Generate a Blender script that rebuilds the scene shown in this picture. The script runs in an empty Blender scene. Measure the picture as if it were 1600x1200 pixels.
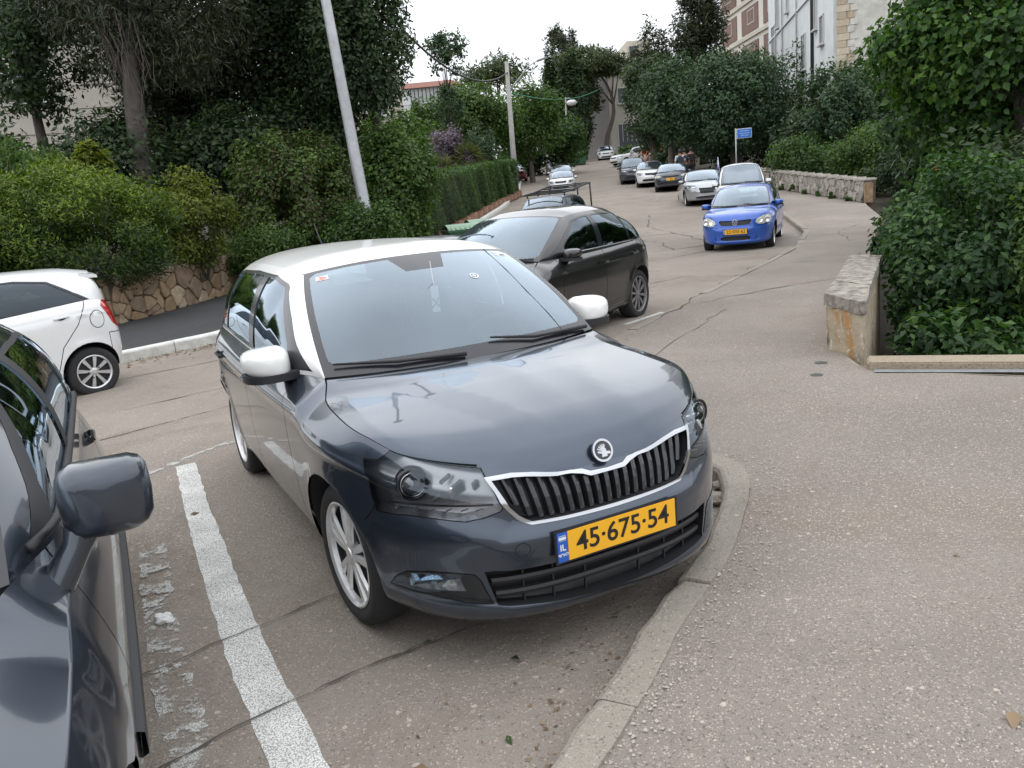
import bpy, bmesh, math, random
import numpy as np
from mathutils import Vector, Matrix, noise
sc=bpy.context.scene
# ---------------- camera ----------------
CAMH=1.67307
RW=[[0.9957588,-0.0206859,-0.0896463],[-0.0920020,-0.2238879,-0.9702628],[0.0,0.9743954,-0.2248415]]
RW=[[0.9957588232418559,-0.02068586492118013,-0.08964631017759117],[-0.09200198876108155,-0.2238879049141555,-0.9702627685823855],[0.0,0.9743953515004127,-0.2248414974473958]]
cam=bpy.data.objects.new('camera',bpy.data.cameras.new('camera')); sc.collection.objects.link(cam); sc.camera=cam
m=Matrix(((RW[0][0],-RW[1][0],-RW[2][0]),(RW[0][1],-RW[1][1],-RW[2][1]),(RW[0][2],-RW[1][2],-RW[2][2])))
cam.matrix_world=Matrix.Translation((0,0,CAMH))@m.to_4x4()
cam.data.sensor_width=36; cam.data.lens=36*1276.692/1600; cam.data.clip_start=.05; cam.data.clip_end=2000
# ---------------- sky / light: bright overcast ----------------
world=bpy.data.worlds.new('World'); sc.world=world; world.use_nodes=True
nt=world.node_tree; nd=nt.nodes; lk=nt.links
bg=nd['Background']; bg.inputs['Strength'].default_value=0.1
sky=nd.new('ShaderNodeTexSky'); sky.sky_type='NISHITA'; sky.sun_disc=False
SUN_EL,SUN_ROT=math.radians(58),math.radians(-35)
sky.sun_elevation=SUN_EL; sky.sun_rotation=SUN_ROT; sky.air_density=1.5; sky.dust_density=4
hs=nd.new('ShaderNodeHueSaturation'); hs.inputs['Saturation'].default_value=.35; hs.inputs['Value'].default_value=1.0; lk.new(sky.outputs[0],hs.inputs['Color'])
tc=nd.new('ShaderNodeTexCoord'); sx=nd.new('ShaderNodeSeparateXYZ'); lk.new(tc.outputs['Generated'],sx.inputs[0])
mr=nd.new('ShaderNodeMapRange'); lk.new(sx.outputs['Z'],mr.inputs[0]); mr.inputs[1].default_value=0; mr.inputs[2].default_value=1; mr.inputs[3].default_value=14; mr.inputs[4].default_value=21.5
nz=nd.new('ShaderNodeTexNoise'); nz.inputs['Scale'].default_value=2.2; nz.inputs['Detail'].default_value=4; lk.new(tc.outputs['Generated'],nz.inputs['Vector'])
mr2=nd.new('ShaderNodeMapRange'); lk.new(nz.outputs[0],mr2.inputs[0]); mr2.inputs[1].default_value=.3; mr2.inputs[2].default_value=.7; mr2.inputs[3].default_value=.86; mr2.inputs[4].default_value=1.1
mu=nd.new('ShaderNodeMath'); mu.operation='MULTIPLY'; lk.new(mr.outputs[0],mu.inputs[0]); lk.new(mr2.outputs[0],mu.inputs[1])
cc=nd.new('ShaderNodeCombineColor')
for i,k in enumerate((.955,.99,1.045)):
    q=nd.new('ShaderNodeMath'); q.operation='MULTIPLY'; q.inputs[1].default_value=k; lk.new(mu.outputs[0],q.inputs[0]); lk.new(q.outputs[0],cc.inputs[i])
mx=nd.new('ShaderNodeMix'); mx.data_type='RGBA'; mx.inputs[0].default_value=.88; lk.new(hs.outputs[0],mx.inputs[6]); lk.new(cc.outputs[0],mx.inputs[7])
lk.new(mx.outputs[2],bg.inputs[0])
sun=bpy.data.objects.new('sun',bpy.data.lights.new('sun','SUN')); sc.collection.objects.link(sun)
sun.data.energy=.5; sun.data.angle=math.radians(170); sun.data.color=(1,.97,.92)
# sun behind the camera's left shoulder, high
sun.rotation_euler=Vector((math.sin(SUN_ROT)*math.cos(SUN_EL),math.cos(SUN_ROT)*math.cos(SUN_EL),math.sin(SUN_EL))).to_track_quat('Z','Y').to_euler()
vs=sc.view_settings; vs.view_transform='Standard'; vs.look='None'; vs.exposure=.10; vs.gamma=1; vs.use_curve_mapping=False
sc.cycles.max_bounces=6; sc.cycles.transparent_max_bounces=12; sc.cycles.caustics_reflective=False; sc.cycles.caustics_refractive=False
sc.cycles.use_denoising=True
# ---------------- helpers ----------------
random.seed(7); RNG=np.random.default_rng(11)
COL=sc.collection
MATS={}
def lin(c): return tuple(((v/255)/12.92 if v/255<=.04045 else ((v/255+.055)/1.055)**2.4) for v in c)
def mat(name,col=(.5,.5,.5),rough=.6,metal=0,coat=0,coatr=.04,spec=.5,noise_=0,nscale=8,bump=0,bscale=60,emis=None,back=None,rn=0):
    if name in MATS: return MATS[name]
    m=bpy.data.materials.new(name); m.use_nodes=True; MATS[name]=m
    nt=m.node_tree; N=nt.nodes; L=nt.links; b=N['Principled BSDF']
    b.inputs['Base Color'].default_value=(*col,1); b.inputs['Roughness'].default_value=rough; b.inputs['Metallic'].default_value=metal
    b.inputs['Coat Weight'].default_value=coat; b.inputs['Coat Roughness'].default_value=coatr; b.inputs['Specular IOR Level'].default_value=spec
    if noise_ or bump or rn: 
        tc=N.new('ShaderNodeTexCoord')
    if noise_:
        n=N.new('ShaderNodeTexNoise'); n.inputs['Scale'].default_value=nscale; n.inputs['Detail'].default_value=6; n.inputs['Roughness'].default_value=.65; L.new(tc.outputs['Object'],n.inputs[0])
        mr=N.new('ShaderNodeMapRange'); mr.inputs[1].default_value=.3; mr.inputs[2].default_value=.7; mr.inputs[3].default_value=1-noise_; mr.inputs[4].default_value=1+noise_; L.new(n.outputs[0],mr.inputs[0])
        mm=N.new('ShaderNodeVectorMath'); mm.operation='SCALE'; mm.inputs[0].default_value=col; L.new(mr.outputs[0],mm.inputs['Scale']); L.new(mm.outputs[0],b.inputs['Base Color'])
    if rn:
        n=N.new('ShaderNodeTexNoise'); n.inputs['Scale'].default_value=3.5; n.inputs['Detail'].default_value=7; n.inputs['Roughness'].default_value=.7; L.new(tc.outputs['Object'],n.inputs[0])
        mr=N.new('ShaderNodeMapRange'); mr.inputs[1].default_value=.35; mr.inputs[2].default_value=.7; mr.inputs[3].default_value=coatr; mr.inputs[4].default_value=coatr+rn; L.new(n.outputs[0],mr.inputs[0]); L.new(mr.outputs[0],b.inputs['Coat Roughness'])
    if bump:
        n=N.new('ShaderNodeTexNoise'); n.inputs['Scale'].default_value=bscale; n.inputs['Detail'].default_value=5; L.new(tc.outputs['Object'],n.inputs[0])
        bp=N.new('ShaderNodeBump'); bp.inputs['Strength'].default_value=bump; bp.inputs['Distance'].default_value=.01; L.new(n.outputs[0],bp.inputs['Height']); L.new(bp.outputs[0],b.inputs['Normal'])
    if emis: b.inputs['Emission Color'].default_value=(*emis,1); b.inputs['Emission Strength'].default_value=1
    if back is not None:
        o=N['Material Output']; d=N.new('ShaderNodeBsdfDiffuse'); d.inputs[0].default_value=(*back,1); g=N.new('ShaderNodeNewGeometry'); mxs=N.new('ShaderNodeMixShader')
        L.new(g.outputs['Backfacing'],mxs.inputs[0]); L.new(b.outputs[0],mxs.inputs[1]); L.new(d.outputs[0],mxs.inputs[2]); L.new(mxs.outputs[0],o.inputs[0])
    return m
def paint(name,col,metal=.0,rough=.35,coat=1,coatr=.03,rn=.06,nz=.04): return mat('paint_'+name,col,rough,metal,coat,coatr,noise_=nz,nscale=2.5,back=(.02,.02,.02),rn=rn)
def glass(name,tint=.5,ior=1.5,rough=0.0,boost=1.0,col=(1,1,1),film=0):
    if name in MATS: return MATS[name]
    m=bpy.data.materials.new(name); m.use_nodes=True; MATS[name]=m; nt=m.node_tree; N=nt.nodes; L=nt.links; N.remove(N['Principled BSDF'])
    o=N['Material Output']; t=N.new('ShaderNodeBsdfTransparent'); t.inputs[0].default_value=(tint*col[0],tint*col[1],tint*col[2],1)
    g=N.new('ShaderNodeBsdfGlossy'); g.inputs['Roughness'].default_value=rough; g.inputs[0].default_value=(.76,.88,1,1)
    f=N.new('ShaderNodeFresnel'); f.inputs[0].default_value=ior; mm=N.new('ShaderNodeMath'); mm.operation='MULTIPLY'; mm.inputs[1].default_value=1.75*boost; mm.use_clamp=True; L.new(f.outputs[0],mm.inputs[0])
    mx=N.new('ShaderNodeMixShader'); L.new(mm.outputs[0],mx.inputs[0]); L.new(t.outputs[0],mx.inputs[1]); L.new(g.outputs[0],mx.inputs[2])
    if film:
        d=N.new('ShaderNodeBsdfDiffuse'); d.inputs[0].default_value=(.42,.50,.56,1); m3=N.new('ShaderNodeMixShader'); n=N.new('ShaderNodeTexNoise'); n.inputs['Scale'].default_value=4; n.inputs['Detail'].default_value=6
        tc=N.new('ShaderNodeTexCoord'); L.new(tc.outputs['Object'],n.inputs[0]); r=N.new('ShaderNodeMapRange'); r.inputs[1].default_value=.3; r.inputs[2].default_value=.7; r.inputs[3].default_value=film*.6; r.inputs[4].default_value=film*1.3; L.new(n.outputs[0],r.inputs[0]); L.new(r.outputs[0],m3.inputs[0])
        L.new(mx.outputs[0],m3.inputs[1]); L.new(d.outputs[0],m3.inputs[2]); L.new(m3.outputs[0],o.inputs[0])
    else: L.new(mx.outputs[0],o.inputs[0])
    return m
def props(o,label=None,cat=None,group=None,kind=None):
    if label: o['label']=label
    if cat: o['category']=cat
    if group: o['group']=group
    if kind: o['kind']=kind
    return o
def empty(name,loc=(0,0,0),rot=(0,0,0),label=None,cat=None,group=None):
    o=bpy.data.objects.new(name,None); o.empty_display_size=.2; COL.objects.link(o); o.location=loc; o.rotation_euler=rot
    return props(o,label,cat,group)
def mesh_obj(name,V,Fc,m,parent=None,N=None,smooth=False,label=None,cat=None,group=None,kind=None,loc=None,rot=None):
    me=bpy.data.meshes.new(name); me.from_pydata([tuple(v) for v in V],[],Fc); 
    if m is not None:
        for k in (m if isinstance(m,(list,tuple)) else [m]): me.materials.append(k)
    if smooth or N is not None: me.shade_smooth()
    if N is not None: me.normals_split_custom_set_from_vertices([tuple(n) for n in N])
    o=bpy.data.objects.new(name,me); COL.objects.link(o)
    if parent is not None: o.parent=parent
    if loc is not None: o.location=loc
    if rot is not None: o.rotation_euler=rot
    return props(o,label,cat,group,kind)
def link_mesh(name,me,parent=None,loc=(0,0,0),rot=(0,0,0),scale=(1,1,1)):
    o=bpy.data.objects.new(name,me); COL.objects.link(o); o.parent=parent; o.location=loc; o.rotation_euler=rot; o.scale=scale; return o
class MB:
    # simple mesh collector
    def __init__(s): s.V=[];s.F=[];s.M=[]
    def add(s,V,Fc,mi=0):
        b=len(s.V); s.V+= [tuple(v) for v in V]; s.F+=[tuple(i+b for i in f) for f in Fc]; s.M+=[mi]*len(Fc); return s
    def box(s,c,d,rot=None,mi=0,bev=0):
        x,y,z=[k/2 for k in d]
        if bev:
            e=min(bev,x*.98,y*.98,z*.98); V=[];Fc=[]
            bm=bmesh.new(); bmesh.ops.create_cube(bm,size=1); bmesh.ops.scale(bm,vec=d,verts=bm.verts); bmesh.ops.bevel(bm,geom=bm.edges[:],offset=e,segments=2,affect='EDGES'); V=[v.co.copy() for v in bm.verts]; bm.verts.index_update(); Fc=[[v.index for v in f.verts] for f in bm.faces]; bm.free()
        else:
            V=[Vector(v) for v in ((-x,-y,-z),(x,-y,-z),(x,y,-z),(-x,y,-z),(-x,-y,z),(x,-y,z),(x,y,z),(-x,y,z))]; Fc=[(0,3,2,1),(4,5,6,7),(0,1,5,4),(1,2,6,5),(2,3,7,6),(3,0,4,7)]
        if rot is not None: V=[rot@v for v in V]
        return s.add([v+Vector(c) for v in V],Fc,mi)
    def tube(s,P,r,n=8,mi=0,cap=True):
        P=[Vector(p) for p in P]; R=r if isinstance(r,(list,tuple)) else [r]*len(P); V=[];Fc=[]; up=None
        for i,p in enumerate(P):
            t=(P[min(i+1,len(P)-1)]-P[max(i-1,0)]).normalized()
            if up is None: up=Vector((0,0,1)) if abs(t.z)<.9 else Vector((1,0,0))
            a=t.cross(up).normalized(); b=a.cross(t).normalized(); up=b
            for k in range(n):
                q=2*math.pi*k/n; V.append(p+(a*math.cos(q)+b*math.sin(q))*R[i])
        for i in range(len(P)-1):
            for k in range(n): a=i*n+k; b=i*n+(k+1)%n; Fc.append((a,b,b+n,a+n))
        if cap: Fc.append(tuple(range(n))[::-1]); Fc.append(tuple(range((len(P)-1)*n,len(P)*n)))
        return s.add(V,Fc,mi)
    def lathe(s,prof,axis='y',c=(0,0,0),n=32,mi=0,closed=False):
        V=[];Fc=[];m=len(prof)
        for k in range(n):
            q=2*math.pi*k/n
            for (r,h) in prof:
                if axis=='y': V.append((c[0]+r*math.cos(q),c[1]+h,c[2]+r*math.sin(q)))
                elif axis=='x': V.append((c[0]+h,c[1]+r*math.cos(q),c[2]+r*math.sin(q)))
                else: V.append((c[0]+r*math.cos(q),c[1]+r*math.sin(q),c[2]+h))
        for k in range(n):
            for j in range(m-1 if not closed else m):
                a=k*m+j;b=k*m+(j+1)%m;c2=((k+1)%n)*m+(j+1)%m;d=((k+1)%n)*m+j; Fc.append((a,b,c2,d))
        return s.add(V,Fc,mi)
    def prism(s,poly,z0,z1,fn=lambda x,y,z:(x,y,z),mi=0):
        n=len(poly); V=[fn(x,y,z0) for x,y in poly]+[fn(x,y,z1) for x,y in poly]
        return s.add(V,[tuple(range(n))[::-1],tuple(range(n,2*n))]+[(i,(i+1)%n,n+(i+1)%n,n+i) for i in range(n)],mi)
    def obj(s,name,m,parent=None,smooth=False,ang=None,**k):
        o=mesh_obj(name,s.V,s.F,m,parent,smooth=smooth or ang is not None,**k)
        if isinstance(m,(list,tuple)) and len(m)>1: o.data.polygons.foreach_set('material_index',s.M)
        if ang is not None:
            bm=bmesh.new(); bm.from_mesh(o.data); bmesh.ops.recalc_face_normals(bm,faces=bm.faces[:]) 
            for e in bm.edges:
                if len(e.link_faces)==2 and e.calc_face_angle(0)>math.radians(ang): e.smooth=False
            bm.to_mesh(o.data); bm.free()
        return o
def text_mesh(txt,size,extr=.001,bold=0,sx=1.0):
    cu=bpy.data.curves.new('text','FONT'); cu.body=txt; cu.size=size; cu.extrude=extr; cu.offset=bold; cu.align_x='CENTER'; cu.align_y='CENTER'; cu.space_character=1.0
    o=bpy.data.objects.new('tmp',cu); COL.objects.link(o); bpy.context.view_layer.update(); dg=bpy.context.evaluated_depsgraph_get(); me=bpy.data.meshes.new_from_object(o.evaluated_get(dg)); bpy.data.objects.remove(o); bpy.data.curves.remove(cu)
    if sx!=1: me.transform(Matrix.Diagonal((sx,1,1,1)))
    me.materials.clear(); return me
def pch(xs,ys):
    # monotone cubic interpolation through (xs,ys)
    xs=np.array(xs,float); ys=np.array(ys,float)
    if xs[0]>xs[-1]: xs=xs[::-1]; ys=ys[::-1]
    h=np.diff(xs); d=np.diff(ys)/h; m=np.zeros(len(xs)); m[0]=d[0]; m[-1]=d[-1]
    for i in range(1,len(xs)-1):
        if d[i-1]*d[i]>0:
            w1=2*h[i]+h[i-1]; w2=h[i]+2*h[i-1]; m[i]=(w1+w2)/(w1/d[i-1]+w2/d[i])
    def f(x):
        x=np.clip(np.asarray(x,float),xs[0],xs[-1]); i=np.clip(np.searchsorted(xs,x)-1,0,len(h)-1)
        t=(x-xs[i])/h[i]; a=ys[i]; b=ys[i+1]
        return (2*t**3-3*t**2+1)*a+(t**3-2*t**2+t)*h[i]*m[i]+(-2*t**3+3*t**2)*b+(t**3-t**2)*h[i]*m[i+1]
    return f
def curve3(pts):
    P=np.array(pts,float); d=np.r_[0,np.cumsum(np.linalg.norm(np.diff(P,axis=0),axis=1))]; d/=d[-1]
    fs=[pch(d,P[:,k]) for k in range(3)]
    return lambda u: np.stack([f(u) for f in fs],-1)
DEF=dict(
 zb=[(-3.3,.30),(-2.9,.24),(-2.0,.20),(-.5,.20),(.4,.20),(.9,.19)],
 z7=[(-3.15,.93),(-2.6,1.0),(-1.6,.975),(-.70,.965),(-.36,.965),(0,.90),(.26,.835),(.45,.79),(.70,.735)],
 w=[(0,.74),(.05,.80),(.17,.832),(.37,.853),(.56,.862),(.74,.867),(.84,.868),(.87,.862)], tsh=.87, psh=1.6,
 wt=[(-3.2,.76),(-2.5,.80),(-.75,.795),(-.36,.70),(.8,.70)],
 sb=[(-3.3,.95),(-2.47,.985),(-1.3,1),(0,.985),(.9,.97)],
 xf=[(0,.66),(.05,.74),(.15,.77),(.4,.785),(.6,.795),(.75,.785),(.9,.76),(.96,.735),(1,.70)],
 xr=[(0,-2.98),(.1,-3.10),(.4,-3.15),(.6,-3.14),(.8,-3.09),(1,-3.02)],
 x0=-.2,x0r=-2.45,pf=(2.5,2.2),prr=2.6, sc=.86, xcowl=-.358,
 hood=[(.70,.735),(.62,.795),(.45,.86),(.2,.91),(-.20,.965)],
 wsb=((-.20,0,.965),(-.358,.696,.972)), wst=((-.93,0,1.425),(-1.018,.565,1.379)),
 roof=[(-.93,1.425),(-1.3,1.457),(-1.8,1.467),(-2.4,1.45),(-2.92,1.41)],
 rail=[(-1.018,.565,1.379),(-1.3,.592,1.405),(-1.75,.60,1.412),(-2.3,.575,1.395),(-2.70,.53,1.36)],
 srear=.09, ua=.33, crown=.022, wb=2.47, tyre=.302, track=.735, arch=.352, flare=.010, creases=[])
class Body:
    def __init__(s,**k):
        p=dict(DEF); p.update(k); s.p=p
        for n in ('zb','z7','w','wt','sb','xf','xr','hood','roof'):
            a=p[n]; setattr(s,n,pch([q[0] for q in a],[q[1] for q in a]))
        s.s1,s.s2=.17,.76
    def band(b,s_,t_):
        p=b.p; s_,t_=np.broadcast_arrays(np.asarray(s_,float),np.asarray(t_,float)); pe=p['pf'][0]+(p['pf'][1]-p['pf'][0])*t_
        xf=b.xf(t_); xr=b.xr(t_)
        thf=np.clip((s_-b.s2)/(1-b.s2),0,1)*np.pi/2; thr=np.clip((b.s1-s_)/b.s1,0,1)*np.pi/2
        e=2/pe; er=2/p['prr']
        xm=p['x0r']+(p['x0']-p['x0r'])*np.clip((s_-b.s1)/(b.s2-b.s1),0,1)
        x=np.where(s_>b.s2,p['x0']+(xf-p['x0'])*np.sin(thf)**e,np.where(s_<b.s1,p['x0r']+(xr-p['x0r'])*np.sin(thr)**er,xm))
        k=np.where(s_>b.s2,np.maximum(np.cos(thf),0)**e,np.where(s_<b.s1,np.maximum(np.cos(thr),0)**er,1.))
        ts=p['tsh']; wl=b.w(np.minimum(t_,ts)); q=np.clip((t_-ts)/(1-ts),0,1)
        w=wl-(wl-b.wt(x))*q**p['psh']
        zt=b.z7(x); zb=b.zb(x); z=zb+t_*(zt-zb)
        y=w*b.sb(x)*k
        for xc in (0,-p['wb']):
            r=np.hypot(x-xc,z-p['tyre']); y=y+p['flare']*np.exp(-((r-p['arch'])/.045)**2)*k*np.clip((1-t_)*8,0,1)
        return np.stack([x,y,z],-1)
    def s_of_x(b,x): 
        p=b.p
        return b.s1+(b.s2-b.s1)*(x-p['x0r'])/(p['x0']-p['x0r'])
    def coons(b,c0,c1,d0,d1,u,v):
        # c0(v),c1(v): u=0,u=1 ; d0(u),d1(u): v=0,v=1
        U=u[...,None];V=v[...,None]
        z=np.zeros_like(u);o=np.ones_like(u)
        return (1-U)*c0(v)+U*c1(v)+(1-V)*d0(u)+V*d1(u)-((1-U)*(1-V)*c0(z)+(1-U)*V*c0(o)+U*(1-V)*c1(z)+U*V*c1(o))
    def cowl(b,v):
        a,c=map(np.array,b.p['wsb']); v=np.asarray(v)
        return np.stack([a[0]+(c[0]-a[0])*v**2.2,c[1]*v,a[2]+(c[2]-a[2])*v**2],-1)
    def hdr(b,v):
        a,c=map(np.array,b.p['wst']); v=np.asarray(v)
        return np.stack([a[0]+(c[0]-a[0])*v**2,c[1]*v,a[2]+(c[2]-a[2])*v**2.4],-1)
    def apil(b,u):
        a=np.array(b.p['wsb'][1]);c=np.array(b.p['wst'][1]);u=np.asarray(u)[...,None]
        return a+(c-a)*u+np.array([.0,.022,.022])*(4*u*(1-u))
    def hoodp(b,u,v):
        p=b.p;u,v=np.broadcast_arrays(np.asarray(u,float),np.asarray(v,float))
        sc=p['sc']; scw=b.s_of_x(p['xcowl'])
        xs0=b.band(1.,1.)[0]; xc=p['wsb'][0][0]
        P=b.coons(lambda q:b.band(1-(1-sc)*q,np.ones_like(q)),b.cowl,
            lambda q:np.stack([xs0+(xc-xs0)*q,0*q,b.hood(xs0+(xc-xs0)*q)],-1),
            lambda q:b.band(sc+(scw-sc)*q,np.ones_like(q)),u,v)
        bulge=p.get('hbulge',.013)*np.clip((1-v)/.11,0,1)*np.clip(u*6,0,1)*np.clip((1-u)*6,0,1)
        P[...,2]+=bulge
        for (y0,y1,h,wd) in p['creases']:   # ridge line from |y|=y0 at nose to y1 at cowl
            yc=y0+(y1-y0)*u; d=(P[...,1]-yc); P[...,2]+=h*np.exp(-np.abs(d)/wd)*np.clip(u*4,0,1)*np.clip((1-u)*3,0,1) if False else h*np.clip(1-np.maximum(d,-d*.25)/wd,0,1)*np.clip(u*5,0,1)*np.clip((1-u)*2.5,0,1)
        return P
    def wshp(b,u,v):
        u,v=np.broadcast_arrays(np.asarray(u,float),np.asarray(v,float))
        a=np.array(b.p['wsb'][0]);c=np.array(b.p['wst'][0])
        return b.coons(b.cowl,b.hdr,lambda q:a+(c-a)*q[...,None]+np.array([.02,0,.03])*(4*q*(1-q))[...,None],b.apil,u,v)
    def roofp(b,u,v):
        u,v=np.broadcast_arrays(np.asarray(u,float),np.asarray(v,float)); p=b.p
        rl=curve3(p['rail']); xa=p['roof'][0][0]; xb=p['roof'][-1][0]; za=p['roof'][-1][1]; e=np.array(p['rail'][-1])
        P=b.coons(b.hdr,lambda q:np.stack([xb+(e[0]-xb)*q**2.2,e[1]*q,za+(e[2]-za)*q**2.4],-1),
            lambda q:np.stack([xa+(xb-xa)*q,0*q,b.roof(xa+(xb-xa)*q)],-1),rl,u,v)
        P[...,2]+=p['crown']*(1-v**5)*np.clip(u*8,0,1)*np.clip((1-u)*6,0,1)
        return P
    def sidep(b,u,v):
        u,v=np.broadcast_arrays(np.asarray(u,float),np.asarray(v,float)); p=b.p
        rl=curve3(p['rail']); ua=p['ua']
        up=np.where((u<ua)[...,None],b.apil(np.clip(u/ua,0,1)),rl(np.clip((u-ua)/(1-ua),0,1)))
        s0=b.s_of_x(p['xcowl'])
        lo=b.band(s0+(p['srear']-s0)*u,np.ones_like(u))
        P=lo+(up-lo)*v[...,None]; h=np.linalg.norm(up-lo,axis=-1)
        bu=.085*h*(1-(2*v-1)**2)*(1+.5*v)
        P[...,1]+=bu; P[...,2]+=bu*.3
        P[...,0]-=bu*.6*np.clip((u-.8)*5,0,1)
        return P
    def tailp(b,u,v):
        u,v=np.broadcast_arrays(np.asarray(u,float),np.asarray(v,float)); p=b.p
        sr=p['srear']; xb=p['roof'][-1][0]; za=p['roof'][-1][1]; e=np.array(p['rail'][-1])
        a=np.array([xb,0,za]); c=b.band(0.,1.)
        P=b.coons(lambda q:np.stack([xb+(e[0]-xb)*q**2.2,e[1]*q,za+(e[2]-za)*q**2.4],-1),
            lambda q:b.band(sr*q,np.ones_like(q)),
            lambda q:a+(c-a)*q[...,None]+np.array([-.04,0,.02])*(4*q*(1-q))[...,None],
            lambda q:b.sidep(np.ones_like(q),1-q),u,v)
        return P
PATCH={'band':'band','hood':'hoodp','ws':'wshp','roof':'roofp','side':'sidep','tail':'tailp'}
PROJ={'s':lambda P:P[...,[0,2]],'f':lambda P:P[...,[1,2]],'t':lambda P:P[...,[0,1]]}
GC={}
def inverse(fn,pts,proj,box=(0,1,0,1),ng=(161,61),msk=None):
    # find domain coords whose projection is nearest to each 2D point
    pts=np.asarray(pts,float); U,V=np.meshgrid(np.linspace(box[0],box[1],ng[0]),np.linspace(box[2],box[3],ng[1]),indexing='ij')
    key=(id(getattr(fn,'__self__',None)),getattr(fn,'__name__',''),ng,box)
    if key[0]!=id(None) and key in GC: G3=GC[key][1]
    else:
        G3=fn(U,V)
        if key[0]!=id(None): GC[key]=(fn,G3)
    G=proj(G3); g=G.reshape(-1,2); uu=U.ravel();vv=V.ravel()
    if msk is not None:
        k=msk(U,V).ravel(); g=g[k];uu=uu[k];vv=vv[k]
    i=np.argmin(((g[None]-pts[:,None])**2).sum(-1),1); u=uu[i].copy();v=vv[i].copy()
    for _ in range(4):
        h=1e-4
        p0=proj(fn(u,v)); a=(proj(fn(u+h,v))-proj(fn(u-h,v)))/(2*h); c=(proj(fn(u,v+h))-proj(fn(u,v-h)))/(2*h)
        r=pts-p0; det=a[:,0]*c[:,1]-a[:,1]*c[:,0]; det=np.where(abs(det)<1e-9,1e-9,det)
        du=(r[:,0]*c[:,1]-r[:,1]*c[:,0])/det; dv=(a[:,0]*r[:,1]-a[:,1]*r[:,0])/det
        u=np.clip(u+np.clip(du,-.03,.03),box[0]+1e-4 if box[0]>0 else 1e-4,box[1]-1e-4); v=np.clip(v+np.clip(dv,-.06,.06),1e-4,1-1e-4)
    return np.stack([u,v],1)
def dens(pts,step,closed=True):
    P=[np.array(q,float) for q in pts]; o=[]
    n=len(P)
    for i in range(n if closed else n-1):
        a,b=P[i],P[(i+1)%n]; m=max(1,int(np.ceil(np.linalg.norm(b-a)/step)))
        for k in range(m): o.append(a+(b-a)*k/m)
    if not closed: o.append(P[-1])
    return np.array(o)
SK=dict(tsh=.895,psh=1.08,w=[(0,.74),(.05,.80),(.17,.832),(.37,.853),(.56,.862),(.72,.864),(.80,.861),(.835,.870),(.855,.864),(.895,.853)],track=.715,creases=[(.10,.44,.011,.15)],
 zb=[(-3.3,.30),(-2.9,.24),(-2.0,.20),(-.5,.20),(.3,.19),(.9,.165)],
 z7=[(-3.15,.93),(-2.6,1.0),(-1.6,.975),(-.70,.965),(-.36,.965),(-.22,.908),(.04,.881),(.28,.856),(.45,.807),(.64,.757),(.71,.728),(.73,.70)],
 wt=[(-3.2,.76),(-2.5,.80),(-.75,.795),(-.36,.705),(-.2,.757),(.04,.785),(.28,.822),(.45,.835),(.8,.83)],
 pf=(3.0,2.45),
 xf=[(0,.715),(.05,.765),(.13,.79),(.2,.78),(.4,.785),(.52,.797),(.60,.803),(.66,.796),(.73,.780),(.82,.775),(.9,.765),(.96,.75),(1,.73)],
 hood=[(.73,.70),(.715,.735),(.66,.80),(.45,.87),(.2,.915),(-.23,.965)],
 wsb=((-.23,0,.965),(-.358,.696,.972)),wst=((-.95,0,1.418),(-1.018,.565,1.379)),
 roof=[(-.95,1.418),(-1.3,1.450),(-1.8,1.460),(-2.4,1.445),(-2.92,1.40)],
)
SKT={'headlight': [(0.8316, 0.8983), (0.8444, 0.928), (0.8556, 0.9505), (0.8765, 0.9704), (0.9003, 0.9737), (0.9235, 0.9645), (0.9266, 0.9449), (0.932, 0.8808), (0.9369, 0.8114), (0.9353, 0.7868), (0.9242, 0.741), (0.9114, 0.7124), (0.8915, 0.7085), (0.8689, 0.6981), (0.8392, 0.6535), (0.8367, 0.7358), (0.8356, 0.8247)], 'grille': [(0.9926, 0.9643), (0.989, 0.9999), (0.9842, 0.9999), (0.976, 0.9999), (0.9675, 0.9999), (0.9445, 0.9817), (0.9249, 0.9572), (0.932, 0.8872), (0.9394, 0.802), (0.9497, 0.7408), (0.955, 0.7122), (0.975, 0.7051), (0.9878, 0.7025), (0.9998, 0.6988)], 'fog_recess': [(0.8385, 0.2067), (0.8476, 0.2775), (0.8585, 0.3276), (0.8786, 0.3644), (0.8994, 0.3772), (0.9145, 0.3751), (0.9187, 0.3397), (0.9223, 0.2609), (0.9261, 0.184), (0.9059, 0.1899), (0.8905, 0.2021), (0.8743, 0.2129), (0.8563, 0.2065), (0.8445, 0.2077)], 'fog_lens': [(0.8604, 0.3131), (0.8781, 0.3429), (0.8961, 0.3571), (0.9042, 0.3426), (0.9078, 0.2556), (0.8918, 0.2485), (0.8708, 0.236), (0.86, 0.2353)], 'intake': [(0.9222, 0.3975), (0.9371, 0.4172), (0.949, 0.4186), (0.9699, 0.4182), (0.9843, 0.423), (0.9999, 0.4242), (0.9999, 0.1137), (0.9887, 0.1273), (0.9719, 0.1419), (0.9528, 0.1579), (0.9295, 0.1699), (0.9277, 0.2382)]}
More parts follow.
